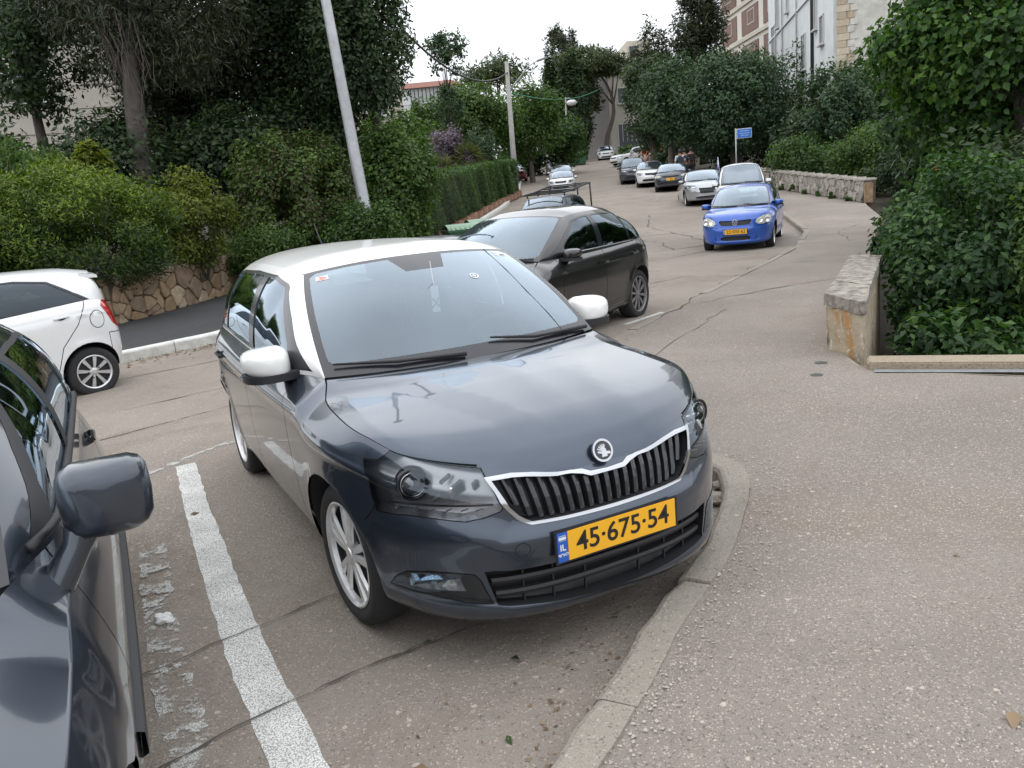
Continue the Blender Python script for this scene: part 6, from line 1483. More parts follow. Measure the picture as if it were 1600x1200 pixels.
# gable building at the top of the street
gb=empty('gable_building',(13.8,95,4.5),label='grey and cream building closing the top of the street',cat='building')
block(gb,'wall',(9.9,98),(13.5,94.6),12,3,15.2,M_gable); block(gb,'wall',(13.52,94.6),(24.0,95.6),12,3,13.6,M_gabl); F4=Facade((13.52,94.6),(24.0,95.6))
F4.window(gb,2.1,6.9,2.5,2.6,bars=4); F4.window(gb,5.2,6.9,1.0,1.7); F4.window(gb,8.3,7.0,1.2,1.7); F4.window(gb,2.1,11.2,2.2,1.6); F4.window(gb,7.8,11.2,2.2,1.6)
b=MB(); F4.box(b,2.1,5.95,2.4,.7,.08,.06); b.obj('dark_panel',M_win,gb); b=MB(); F4.box(b,5,13.7,11,.3,.6,.2); b.obj('parapet',M_gabl,gb); under(gb)
ub=empty('tower_block',(30,140,5),label='pale block showing above the stone pine',cat='building'); block(ub,'wall',(24.9,149),(29,149),12,4,25.4,M_cream); b=MB(); b.box((26.0,148.9,23.6),(1.4,.3,1.8)); b.obj('window',M_win,ub); under(ub)
# red roofed house
rh=empty('red_roofed_house',(-6.5,89.5,5),label='small white house with a red tiled roof and railed terrace between the trees',cat='house')
block(rh,'wall',(-9.3,89.6),(-2.5,89.6),8,3,13.3,M_wht); F5=Facade((-9.3,89.6),(-2.5,89.6))
mesh_obj('roof',[(-9.7,89.2,13.25),(-2.1,89.2,13.25),(-2.1,97.8,13.25),(-9.7,97.8,13.25),(-8.3,91.8,14.1),(-3.5,91.8,14.1),(-3.5,95.2,14.1),(-8.3,95.2,14.1)],[(0,1,5,4),(1,2,6,5),(2,3,7,6),(3,0,4,7),(4,5,6,7),(3,2,1,0)],mat('roof_tile',(.22,.09,.06),.85,noise_=.2,nscale=3),rh)
b=MB(); F5.box(b,3.2,12.55,3.4,1.25,.1,.02); b.obj('window',M_shut,rh); b=MB()
for k in range(9): F5.box(b,1.6+.4*k,12.55,.07,1.2,.12,.05)
b.obj('window_bars',M_blk,rh); b=MB(); F5.box(b,3.4,11.6,7,.08,.12,.5); b.obj('terrace_rail',M_galv,rh); under(rh)
# pale blocks behind the left trees
lb=empty('pale_apartment_block',(-18,41,1),label='pale apartment block glimpsed behind the trees at far left',cat='building')
block(lb,'wall',(-27,39.5),(-14.6,42.5),10,0,18,mat('stone_cladding',(.40,.37,.32),.9,noise_=.12,nscale=1)); F6=Facade((-27,39.5),(-14.6,42.5))
for u in (2.5,6.0,11.2):
    for z in (4.5,8.6,12.4): 
        if not(u==2.5 and z==8.6): F6.window(lb,u,z,1.4,1.3)
b=MB()
for k in range(16): F6.box(b,6.3,1.2+1.05*k,12.4,.02,.02,.012)
b.obj('course_joints',M_mortar,lb); under(lb)
lc=empty('cream_building',(-6.6,57.9,2),label='cream building edge between the dark trees and the red-roofed house',cat='building')
block(lc,'wall',(-14,56.5),(-5.6,58.2),8,1,10.6,M_cream); F7=Facade((-14,56.5),(-5.6,58.2)); F7.window(lc,7.0,8.4,1.0,1.5); F7.window(lc,4.0,8.4,1.0,1.5); F7.window(lc,7.0,5.2,1.0,1.5); under(lc)
# ---------------- street things ----------------
def bin_(x,y,z,m,label,yaw=0,s=1,group=None):
    root=empty('waste_container',(x,y,z),(0,0,yaw),label,'waste container',group)
    b=MB(); V=[(-.6*s,-.42*s,.15),(.6*s,-.42*s,.15),(.6*s,.42*s,.15),(-.6*s,.42*s,.15),(-.7*s,-.55*s,1.05*s),(.7*s,-.55*s,1.05*s),(.7*s,.55*s,1.05*s),(-.7*s,.55*s,1.05*s)]; b.add(V,[(3,2,1,0),(0,1,5,4),(1,2,6,5),(2,3,7,6),(3,0,4,7)]); b.box((0,0,1.03*s),(1.5*s,1.18*s,.06),bev=.01); b.obj('tub',m,root,ang=40)
    b=MB(); n=8; V=[];Fc=[]
    for i in range(n+1):
        a=i/n; V+=[(-.72*s,(-.57+1.14*a)*s,1.08*s+.16*math.sin(math.pi*a)),(.72*s,(-.57+1.14*a)*s,1.08*s+.16*math.sin(math.pi*a))]
    for i in range(n): Fc.append((2*i,2*i+1,2*i+3,2*i+2))
    b.add(V,Fc)
    for k in range(7): x0=-.6*s+k*.2*s; b.tube([(x0,-.55*s,1.10*s),(x0,-.2*s,1.24*s),(x0,.2*s,1.24*s),(x0,.55*s,1.10*s)],.018,4)
    b.obj('lid',mat('lid_green',(.14,.26,.15),.45,coat=.3,noise_=.1),root,smooth=False)
    b=MB(); 
    for sx_ in (-.5,.5):
        for sy in (-.35,.35): b.lathe([(.001,-.03),(.09,-.03),(.09,.03),(.001,.03)],'x',c=(sx_*s,sy*s,.09),n=10)
    b.obj('castors',M_blk,root)
    return root
M_bin=mat('bin_green',(.03,.10,.05),.5,noise_=.1)
bin_(-1.05,24.4,.05,M_bin,'green waste container with ribbed lid nearest behind the dark hatchback',.35,.72,'green waste containers by the hedge'); bin_(-.45,25.9,.1,M_bin,'second green waste container, further up beside the hedge foot',.35,.72,'green waste containers by the hedge')
bin_(8.25,80.5,3.75,M_bin,'distant dark green waste container beside the street lamp',0,1.1)
b=MB()
bm=bmesh.new(); bmesh.ops.create_icosphere(bm,subdivisions=3,radius=.42)
for v in bm.verts: v.co*=1+.25*noise.noise(v.co*4); v.co.z*=.9
me=bpy.data.meshes.new('sack'); bm.to_mesh(me); bm.free(); me.materials.append(mat('sack_white',(.5,.52,.58),.6)); me.shade_smooth(); o=bpy.data.objects.new('rubbish_sack',me); COL.objects.link(o); o.location=(-3.05,31.5,.95); props(o,'white rubbish sack standing in the gap beside the clipped hedge','sack')
b=MB(); b.box((-3.6,36,1.0),(2.6,1.5,1.2)); b.obj('earth_bank',M_soil,None,kind='structure')
foliage('grass_patch',(-3.6,37.2,1.9),(1.6,1.2,.3),G_bright,size=.12,aspect=.2,lai=3,nclump=20,seed=300,kind='stuff')
# reddish footing under the hedge
b=MB(); rnd=random.Random(8); hf=empty('hedge_footing',(-.3,38,1),label='low reddish stone footing under the clipped hedge',cat='footing')
for i in range(46):
    t0=i/46; x=-2.0+3.45*t0-.0; y=28.2+21.3*t0; z=float(TZ(x,y)); b=MB(); b.box((x+.10,y+.2,z+.22),(.22,.44,.34+rnd.uniform(-.06,.06)),Matrix.Rotation(-.16,3,'Z'),bev=.03); b.obj('stone',mat('red_stone_%d'%(i%3),[(.26,.14,.09),(.32,.19,.13),(.22,.12,.08)][i%3],.9,noise_=.3,nscale=6,bump=.5),hf,ang=40)
under(hf)
# construction clutter by the right kerb, far up
cl=empty('construction_fence',(14.2,72.5,3.2),label='orange and white construction barriers beside the far parked cars',cat='barrier')
M_or=mat('barrier_orange',(.65,.11,.03),.6); rnd=random.Random(6)
for i in range(5):
    b=MB(); x=-1.0+.75*i; R=Matrix.Rotation(rnd.uniform(-.25,.25),3,'Y'); b.box((x,0,.95),(.62,.06,.30),R); b.box((x-.22,0,.5),(.07,.06,1.3),R); b.box((x+.22,0,.5),(.07,.06,1.3),R); b.obj('barrier_panel',M_or if i%2==0 else M_white,cl)
b=MB(); b.box((1.1,.3,1.4),(.9,.4,1.2),Matrix.Rotation(.5,3,'Y'),bev=.05); b.obj('orange_sheet',M_or,cl)
dg=empty('small_excavator_cab',(15.0,71.8,3.3),label='orange digger arm leaning above the barriers',cat='digger'); b=MB(); b.box((0,0,.8),(1.0,.6,.7),bev=.1); b.tube([(-.1,0,1.0),(.25,0,2.1),(.5,0,1.6)],.12,6); b.obj('arm',M_or,dg,ang=40)
mn=empty('stone_pier',(12.6,62,2.2),label='low brown stone wall end behind the parked grey people carrier',cat='wall'); b=MB(); b.box((.3,0,.6),(2.6,.5,1.6),bev=.04); b.obj('wall_block',SG[1],mn,ang=40)
# ---------------- other vehicles: the hatchback's tables warped to each car's own proportions ----------------
def warp(X,sy,Z,**ov):
    xs=sorted(X); xa=[a for a,_ in xs]; xb=[b_ for _,b_ in xs]; za=[a for a,_ in Z]; zb=[b_ for _,b_ in Z]
    def fx(x): 
        if x<xa[0]: return xb[0]+(x-xa[0])
        if x>xa[-1]: return xb[-1]+(x-xa[-1])
        return float(np.interp(x,xa,xb))
    fz=lambda z:float(np.interp(z,za,zb)); s=dict(SK); d=dict(DEF); d.update(s); o={}
    for k in ('zb','z7','hood','roof'): o[k]=[(fx(a),fz(b_)) for a,b_ in d[k]]
    for k in ('sb',): o[k]=[(fx(a),b_) for a,b_ in d[k]]
    o['wt']=[(fx(a),b_*sy) for a,b_ in d['wt']]; o['w']=[(a,b_*sy) for a,b_ in d['w']]
    for k in ('xf','xr'): o[k]=[(a,fx(b_)) for a,b_ in d[k]]
    for k in ('wsb','wst'): o[k]=tuple((fx(p[0]),p[1]*sy,fz(p[2])) for p in d[k])
    o['rail']=[(fx(p[0]),p[1]*sy,fz(p[2])) for p in d['rail']]
    o['x0']=fx(d['x0']); o['x0r']=fx(d['x0r']); o['xcowl']=fx(d['xcowl']); o['pf']=d['pf']; o['wb']=-fx(-2.47); o['track']=.72*sy
    o.update(ov)
    f=dict(doors=[(fx(-.50),fx(-.56)),(fx(-1.44),fx(-1.47)),[(fx(a),fz(b_)) for a,b_ in ((-2.06,.40),(-2.20,.66),(-2.40,.80),(-2.46,.98))]],sill=fz(.275),bumper_x=fx(.375),bumper_z=fz(.60),
      dlo=[(fx(a),fz(b_)) for a,b_ in SKF['dlo']],side_glass=[[(fx(a),fz(b_)) for a,b_ in g] for g in SKF['side_glass']],handles=[(fx(-1.30),fz(.845)),(fx(-2.27),fz(.86))],
      mirror=dict(pos=(fx(-.66),.985*sy,fz(1.0)),w=.20,h=.13,d=.17),frit=(.05,.03,.96),gw=.009)
    return o,f,fx,fz
ZS=lambda H,belt=.97:[(0,0),(.17,.17),(.97,belt),(1.467,H),(1.6,H+.13)]
P_blk=paint('near_black',(.012,.0115,.0125),.35,.3,1,.03,.08); P_blue=paint('polo_blue',(.016,.088,.42),.2,.35,.9,.05,.1); P_sil=paint('silver',(.42,.43,.45),.6,.35,.9,.05,.08); P_wht=paint('white',(.72,.73,.73),0,.35,.9,.04,.05)
P_dgrey=paint('dark_grey',(.05,.055,.07),.5,.35,.9,.05,.1); P_bgrey=paint('slate_blue',(.040,.050,.068),.62,.30,1,.03,.08,.06); P_navy=paint('navy',(.03,.04,.06),.3,.4,.7,.08,.1); P_lblue=paint('pale_blue',(.25,.30,.36),.6,.35,.9,.05)
def lampsF(fy,zc,h,kind='clear',fz=None,extra=None):
    # headlamp outline given in front view, y from inner to outer
    y0,y1=fy; return dict(f=[(y0,zc-h*.25),(y0+.06,zc-h*.5),(y0+(y1-y0)*.55,zc-h*.55),(y1,zc-h*.25),(y1+.015,zc+h*.25),(y1-.05,zc+h*.5),(y0+(y1-y0)*.5,zc+h*.4),(y0+.03,zc+.02)],kind='flat' if kind=='haze' else None,mat=M_haze,depth=.07,bowl=M_lamp if kind=='clear' else M_blkg)
def front(f,sy,fz,gw_=.42,gz=(.58,.70),intake_z=(.24,.38),iw=.5,lamp=(.44,.76),lz=.68,lh=.16,kind='clear',chrome=False):
    f['lamps']={'headlight':lampsF((lamp[0]*sy,lamp[1]*sy),fz(lz),lh,kind)}
    W_=gw_*sy; f['holes']={'grille':dict(f=[(0-.02,fz(gz[1])-.005),(W_*.5,fz(gz[1])),(W_*.95,fz(gz[1])+.01),(W_,fz(gz[1])-.03),(W_*.86,fz(gz[0])+.01),(W_*.5,fz(gz[0])),(-.02,fz(gz[0]))],depth=.03),
      'lower_intake':dict(f=[(-.02,fz(intake_z[1])),(iw*sy*.7,fz(intake_z[1])),(iw*sy,fz(intake_z[1])-.03),(iw*sy*.95,fz(intake_z[0])+.02),(iw*sy*.6,fz(intake_z[0])),(-.02,fz(intake_z[0]))],depth=.05)}
    for h_ in f['holes'].values():
        # close polygon over the centre line in domain space
        pass
    return f
def closeC(b,pts):
    q=inv_front(b,dens([(max(a,.003),c) for a,c in pts],.05)); q=[list(k) for k in q]
    for i,k in enumerate(q):
        if k[0]>.996: k[0]=1.004
    return q
def finish_front(spec,f):
    b=Body(**spec)
    for h_ in f.get('holes',{}).values():
        if 'f' in h_ and h_.get('center',True): h_['uv']=closeC(b,h_.pop('f'))
    return b
def tail_lamps(f,pts): f['lamps']['tail_lamp']=dict(s=pts,kind='flat',mat=M_red)
def headlamp_bits(root,ft):
    for bw in [c for c in root.children if c.name.startswith('headlight')]:
        me=bw.data; P=[v.co for v in me.vertices]; c=sum(P,Vector())/len(P); ys_=[p.y for p in P]; zs=[p.z for p in P]; r=(max(zs)-min(zs))*.30
        b=MB()
        for k in (-.22,.22):
            q=Vector((c.x+.012-abs(k)*0,c.y+k*(max(ys_)-min(ys_)),c.z)); b.lathe([(r,.012),(r*.9,.022),(r*.75,.0),(.0005,-.01)],'x',c=tuple(q),n=16)
        b.obj('reflector',M_lamp,bw,smooth=True)
def place(name,label,X,sy,H,loc,yaw,pnt,opts,front_opts,**kw):
    Zm=opts.get('Z',ZS(H,opts.get('belt',.97))); ov=opts.get('ov',{}); s,f,fx,fz=warp(X,sy,Zm,**ov); f.update(paint=pnt); f['lamps']={};
    front(f,sy,fz,**front_opts); f['wheel']=opts.get('wheel',dict(R=s.get('tyre',.302),rr=.2,w=.19,n=7)); 
    f.update({k:v for k,v in opts.items() if k in ('ws','sg','frit','gw','mirror','surround','rail_strip','handlemat','roofpaint','steer','rbpaint')})
    for k,v in opts.get('dlo',{}).items(): f[k]=v
    if 'tail' in opts: tail_lamps(f,opts['tail'])
    f.update(opts.get('ft',{}))
    if 'tailcut' in opts:
        a_,c_=opts['tailcut']; s['rail']=s['rail'][:3]+a_; s['roof']=s['roof'][:3]+c_
    finish_front(s,f)
    r,b,f=build_car(name,label,opts.get('cat','car'),s,f,loc,math.radians(yaw),opts.get('pitch',0),opts.get('group'),opts.get('lod',1)); headlamp_bits(r,f); return r,b,f,fx,fz
XA=lambda fo,wb,ro,cow=-.358,hd=-1.018:[(-3.15,-(wb+ro)),(-2.47,-wb),(-1.018,hd),(-.358,cow),(0,0),(.80,fo)]
GRP='cars parked along the street'
# dark five-door behind the grey one
pg=place('hatchback_car','dark brown-black hatchback parked directly behind the white-roofed grey car',XA(.86,2.608,.80,-.42,-1.22),1.048,1.495,(-.44,8.83,-.03),-124.7,P_blk,
  dict(belt=.985,ov=dict(tyre=.316,arch=.37,crown=.03),wheel=dict(R=.316,rr=.225,w=.20,n=10,w0=.012,w1=.022,mat=mat('hubcap_grey',(.22,.21,.21),.45,.4)),tailcut=([(-2.35,.585,1.405),(-2.78,.52,1.30)],[(-2.4,1.455),(-2.95,1.385)]),tail=[(-3.12,1.06),(-3.02,.97),(-3.22,.80),(-3.42,.76),(-3.42,1.0)],surround=M_blkg,pitch=.0,ft=dict(ws=glass('hazy_screen',.5,film=.05,boost=1.5,col=(.85,1,.95)))),
  dict(gw_=.36,lamp=(.46,.80),lz=.70,lh=.16))
b=MB(); 
for sg_ in (1,):
    uv=inv_side(pg[1],'side',[(x,1.012+(-.0)) for x in np.linspace(-.95,-2.55,16)]); P=[surf(pg[1],'side',q) for q in uv]
    b.tube([p+n*.006 for p,n,t in P],.009,5)
b.obj('window_chrome_strip',M_chr,pg[0],smooth=True)
b=MB(); b.box((-.55,0,1.0),(.25,.9,.015)); b.obj('papers_on_dashboard',M_white,pg[0])
# blue small hatchback facing us
pl_=place('hatchback_car','bright blue small hatchback facing the camera with an orange-yellow plate',XA(.80,2.46,.64),.953,1.455,(5.54,19.04,-.03),-112.7,P_blue,
  dict(belt=.965,ov=dict(tyre=.29,arch=.345),wheel=dict(R=.29,rr=.195,w=.18,n=8),ft=dict(plate=(.455,'22·035·62',True)),pitch=0.006),
  dict(gw_=.37,gz=(.595,.70),intake_z=(.26,.36),iw=.34,lamp=(.45,.76),lz=.69,lh=.19,kind='haze'))
def polo_bits():
    root,b=pl_[0],pl_[1]
    def f(y,z): q=inv_front(b,[(max(abs(y),.003),z)])[0]; P,n,t=surf(b,'band',q); return Vector((P.x,P.y*(1 if y>=0 else -1) if abs(y)>.004 else 0,P.z))
    P=f(0,.655); P.x+=.012; k=MB(); k.lathe([(.0005,0),(.062,0),(.066,-.012)],'x',c=tuple(P),n=24); bd=k.obj('badge',mat('badge_blue',(.10,.13,.22),.3,.5),root,smooth=False)
    k=MB(); ring=[P+Vector((.004,math.cos(t)*.060,math.sin(t)*.060)) for t in np.linspace(0,2*math.pi,25)]; k.tube(ring,.0065,5,cap=False)
    for seg in (((-.026,.050),(0,-.004)),((.026,.050),(0,-.004)),((-.048,.022),(-.020,-.048)),((-.020,-.048),(0,-.002)),((0,-.002),(.020,-.048)),((.020,-.048),(.048,.022))): k.tube([P+Vector((.004,a,c)) for a,c in seg],.0065,4)
    k.obj('badge_ring',M_chr,bd,smooth=True)
    for sg_ in (1,-1):
        for (y,z,r) in ((.66,.672,.075),(.53,.665,.055)):
            Q=f(y*sg_,z); nrm=Vector((.9,.42*sg_*(y-.2)*2,.2)).normalized(); q=nrm.to_track_quat('Z','Y').to_matrix(); k=MB(); k.lathe([(r,.004),(r*.9,.012),(r*.82,.006),(.0005,.014)],'z',n=20); k.V=[tuple(Q+q@Vector(v)) for v in k.V]; k.obj('lamp_ring',M_lamp,root,smooth=True)
        # side intakes
        k=MB(); V=[]; 
        for (y,z) in ((.43,.27),(.70,.29),(.72,.35),(.44,.36)): Q=f(y*sg_,z); V.append(Q+Vector((.004,0.004*sg_,0)))
        k.add(V,[(0,1,2,3) if sg_>0 else (3,2,1,0)]); k.obj('side_intake',M_blk,root)
polo_bits()
# rear part of the white city car on the left
ks,kyaw=.92,226
def kia():
    D=Vector((math.cos(math.radians(kyaw)),math.sin(math.radians(kyaw)),0)); Lf=Vector((-D.y,D.x,0)); rw_=Vector((-4.74,9.27,0))  # outer face of the rear wheel
    o=rw_-Lf*.78+D*2.385
    X=XA(.68,2.385,.53,-.36,-.95); s_,f_,fx,fz=warp(X,ks,ZS(1.48,1.0))
    r=place('city_car','white city car half out of the picture at the left kerb',X,ks,1.48,(o.x,o.y,float(TZ(-5.5,9))-.02),kyaw,P_wht,
      dict(belt=1.0,ov=dict(tyre=.285,arch=.345,z7=[(-2.95,1.0),(-2.5,1.10),(-1.9,1.06),(-1.2,1.01),(-.6,.975),(-.36,.975),(-.25,.93),(0,.90),(.3,.81),(.62,.72)]),wheel=dict(R=.285,rr=.19,w=.18,n=8,w0=.014,w1=.026),
       tail=[(-2.68,1.13),(-2.60,1.02),(-2.72,.80),(-2.86,.69),(-2.98,.72),(-2.98,1.15)],
       dlo=dict(dlo=[(-.47,.99),(-1.0,1.33),(-1.3,1.40),(-1.8,1.405),(-2.12,1.36),(-2.50,1.11),(-1.5,1.03)],side_glass=[[(-.6,1.0),(-1.03,1.32),(-1.3,1.385),(-1.38,1.385),(-1.36,1.03)],[(-1.46,1.035),(-1.48,1.388),(-1.8,1.39),(-2.1,1.345),(-2.44,1.115)]]),
       surround=M_blkg,ft=dict(handles=[(-1.15,.90),(-2.14,.955)],doors=[(-.48,-.52),(-1.40,-1.42),[(-1.98,.40),(-2.10,.62),(-2.30,.85),(-2.42,1.08)]],lines=[('s',[(-2.52+.085*math.cos(t)*1.0,.88+.10*math.sin(t)) for t in np.linspace(0,2*math.pi,17)])])),
      dict(gw_=.3))
    b=MB(); V=[]; 
    for y in np.linspace(-.52,.52,9): V+=[(-2.50-.0*y,y,1.425-.05*y*y*2),(-2.74+.08*y*y*2,y,1.392-.05*y*y*2),(-2.745+.08*y*y*2,y,1.36-.05*y*y*2),(-2.50,y,1.37-.05*y*y*2)]
    Fc=[]
    for i in range(8):
        for j in range(4): a=i*4+j;b2=i*4+(j+1)%4; Fc.append((a,b2,b2+4,a+4))
    Fc+=[(0,1,2,3)[::-1],(32,33,34,35)]; b.add(V,Fc); b.obj('roof_spoiler',P_wht,r[0],ang=50)
    b=MB(); b.tube([(-1.6,.0,1.47),(-1.68,.0,1.54),(-1.84,0,1.66)],[.008,.005,.003],5); b.obj('antenna',M_blk,r[0],smooth=True)
kia()
# older slate-blue car beside the camera
nc=place('old_saloon_car','old dark slate-blue car beside the camera, its door mirror nearest the white line',XA(.78,2.55,.95,-.42,-1.10),.94,1.40,(-1.54,1.00,.0),-64.4,P_bgrey,
  dict(lod=2,belt=.945,ov=dict(tyre=.295,arch=.34,sc=.88,pf=(3.6,3.2),w=[(0,.81),(.05,.82),(.17,.83),(.37,.838),(.48,.838),(.60,.826),(.72,.800),(.82,.772),(.88,.752)],tsh=.88,psh=1.0,wt=[(-3.4,.70),(-2.5,.745),(-.80,.745),(-.46,.66),(-.2,.59),(.8,.59)],crown=.015,flare=0,sb=[(-3.4,.96),(-2.4,.99),(-1.0,1),(0,.995),(.9,.98)]),
   mirror=dict(pos=(-.60,.972,1.045),w=.215,h=.19,d=.14,cap=P_bgrey,base=P_bgrey,old=True),sg=glass('near_side_glass',.35,boost=1.5,col=(.8,1,.9)),frit=(.04,.03,.97),gw=.008,steer=0,surround=M_blk,
   ft=dict(handles=[(-1.32,.80),(-2.36,.81)],handlemat=M_blkg)),
  dict(gw_=.4))
def near_bits():
    root,b=nc[0],nc[1]
    for sg_ in (1,-1):
        k=MB(); V=[];xs=np.linspace(-2.12,-.37,24); uv=inv_side(b,'band',[(x,.50) for x in xs]); 
        for q in uv:
            P,n,t=surf(b,'band',q); 
            fade_=1 if q is not uv[-1] else .1
            for (dz,o_) in ((-.035,0),(-.028,.016*fade_),(.028,.016*fade_),(.035,0)): V.append((P.x+n.x*o_,(P.y+n.y*o_)*sg_,P.z+dz))
        Fc=[]
        for i in range(len(xs)-1):
            for j in range(3): a=i*4+j; Fc.append((a,a+1,a+5,a+4) if sg_<0 else (a,a+4,a+5,a+1))
        k.add(V,Fc); k.obj('side_moulding',M_blk,root)
        k=MB(); uv=inv_side(b,'side',[(x,.972) for x in np.linspace(-.55,-2.6,20)]); k.tube([Vector((p.x,p.y*sg_,p.z))+Vector((n.x,n.y*sg_,n.z))*.006 for p,n,t in [surf(b,'side',q) for q in uv]],.014,6); k.obj('waist_seal',M_blk,root,smooth=True)
near_bits()
# low pale-blue car mostly hidden behind the main car
lc_=place('low_coupe','low pale-blue car hidden behind the grey hatchback, only its lamp corner showing',XA(.85,2.5,.9),1.0,1.22,(-2.35,11.05,-.05),240,P_lblue,dict(lod=0,belt=.86,Z=[(0,0),(.17,.14),(.97,.84),(1.467,1.20),(1.6,1.3)],roofpaint=P_navy,ft=dict(noint=True)),dict(lz=.70,lh=.14))
# far row on the right, nearest first
i30=place('estate_car','silver estate car parked behind the white van with the flag',XA(.88,2.65,1.05),1.03,1.49,(8.35,33.0,.58),-97.5,P_sil,dict(belt=.98,lod=1,group=GRP,pitch=.075,wheel=dict(R=.31,rr=.215,w=.19,n=10),ov=dict(tyre=.31,arch=.36)),dict(gw_=.36,gz=(.42,.62),intake_z=(.22,.32),lamp=(.46,.82),lz=.72,lh=.13))
van=place('small_van','white small van with a little flag clipped to its window',XA(.80,2.70,.72,-.50,-1.02),.985,1.80,(8.2,27.6,.27),-103,P_wht,dict(belt=1.08,lod=1,group=GRP,pitch=.03,cat='van',wheel=dict(R=.30,rr=.19,w=.19,n=6),ft=dict(frit=(.04,.03,.97),ws=glass('van_screen',.55,boost=2.2))),dict(gw_=.36,gz=(.62,.72),lamp=(.46,.80),lz=.75,lh=.2))
b=MB(); b.box((-.90,0,1.38),(.03,1.15,.60),Matrix.Rotation(-.72,3,'Y')); b.obj('sun_shade',mat('foil_shade',(.7,.72,.74),.35,.5),van[0])
fl=empty('car_flag',(0,0,0),label='small blue and white flag on the roof edge of the white van',cat='flag'); 
Mv=Matrix.Translation((8.2,27.6,.27))@Matrix.Rotation(math.radians(-103),4,'Z'); fl.matrix_world=Mv@Matrix.Translation((-1.05,-.70,1.60))
b=MB(); b.tube([(0,0,-.1),(-.02,-.04,.42)],.008,5); b.obj('stick',M_white,fl,smooth=True)
V=[];Fc=[]
for i in range(7):
    for j in range(5): V.append((-.02-.05*i/1.0*.6,-.04-.02*math.sin(i*1.3),.42-.075*j-.02*i))
for i in range(6):
    for j in range(4): a=i*5+j; Fc.append((a,a+1,a+6,a+5))
o=mesh_obj('cloth',V,Fc,[M_white,M_blue],fl); o.data.polygons.foreach_set('material_index',[1 if j in (0,3) else 0 for i in range(6) for j in range(4)])
place('saloon_car','dark grey saloon with a yellow plate beside the walkers',XA(.90,2.60,.95),1.0,1.49,(8.85,41.8,1.14),-104,P_dgrey,dict(lod=0,belt=.95,group=GRP,pitch=.09,ft=dict(plate=(.50,'11·482·60',False,None,.42,.12))),dict(gw_=.40,gz=(.60,.68),lamp=(.48,.80),lz=.70,lh=.15,kind='haze'))
place('hatchback_car','white hatchback parked behind the dark grey saloon',XA(.80,2.50,.70),.97,1.50,(8.85,47.3,1.42),-99,P_wht,dict(lod=0,group=GRP,pitch=.06),dict(gw_=.34))
mv=place('people_carrier','dark grey people carrier at the end of the right-hand row',XA(.85,2.70,.75,-.45,-1.0),1.02,1.72,(8.85,53.0,1.66),-97,P_dgrey,dict(lod=0,belt=1.02,group=GRP,pitch=.06),dict(gw_=.36,lz=.78,lh=.2))
place('saloon_car','white car seen side-on near the construction barriers',XA(.85,2.60,.95),1.0,1.47,(11.2,73.5,3.3),-150,P_wht,dict(lod=0,group=GRP),dict(gw_=.36))
place('saloon_car','farthest white car, facing downhill in front of the gable building',XA(.85,2.60,.95),1.0,1.45,(11.6,85.5,4.2),-98,P_wht,dict(lod=0,group=GRP),dict(gw_=.36))
# left row
place('hatchback_car','white car parked in the left row beyond the pickup with the rack',XA(.80,2.50,.70),.98,1.50,(4.15,51.5,1.45),-98,P_wht,dict(lod=0,group=GRP,pitch=.07),dict(gw_=.36))
place('hatchback_car','second white car in the left row, right behind the first',XA(.80,2.50,.70),.98,1.50,(4.65,57.6,1.95),-97,P_wht,dict(lod=0,group=GRP,pitch=.07),dict(gw_=.36))
place('people_carrier','silver-white people carrier at the top of the left row',XA(.80,2.60,.75),1.0,1.62,(5.3,70.5,3.0),-97,P_sil,dict(lod=0,group=GRP,belt=1.0),dict(gw_=.36))
dr=place('hatchback_car','small red car half hidden behind the concrete street pole',XA(.78,2.45,.65),.95,1.45,(1.9,66,2.6),-80,paint('dull_red',(.25,.03,.03)),dict(lod=0,group=GRP),dict(gw_=.34))
pk=place('pickup_truck','dark blue pickup with a black tube rack over its load bed',XA(.85,2.75,1.0,-.42,-.92),.98,1.44,(1.2,24.6,.12),-110,P_navy,dict(lod=1,belt=.95,group=GRP,cat='pickup',Z=[(0,0),(.17,.2),(.97,.95),(1.467,1.43),(1.6,1.55)]),dict(gw_=.4,lamp=(.5,.78),lz=.70))
def rack():
    r=pk[0]; b=MB(); T_=lambda P,rad=.022: b.tube(P,rad,6); zt=1.52
    for sg_ in (1,-1):
        T_([(-.75,sg_*.60,zt-.04),(-1.8,sg_*.64,zt+.02),(-4.0,sg_*.68,zt+.20)],.028); T_([(-4.0,sg_*.68,zt+.20),(-3.75,sg_*.76,.95)],.028); T_([(-1.0,sg_*.62,zt),(-1.05,sg_*.58,1.38)]); T_([(-2.4,sg_*.66,zt+.06),(-2.4,sg_*.66,1.36)])
    for x,h_ in ((-.75,-.04),(-1.4,0),(-2.1,.04),(-2.8,.10),(-3.4,.15),(-4.0,.20)): T_([(x,-.66,zt+h_),(x,.66,zt+h_)])
    b.obj('roof_rack',M_blk,r,smooth=True)
rack()
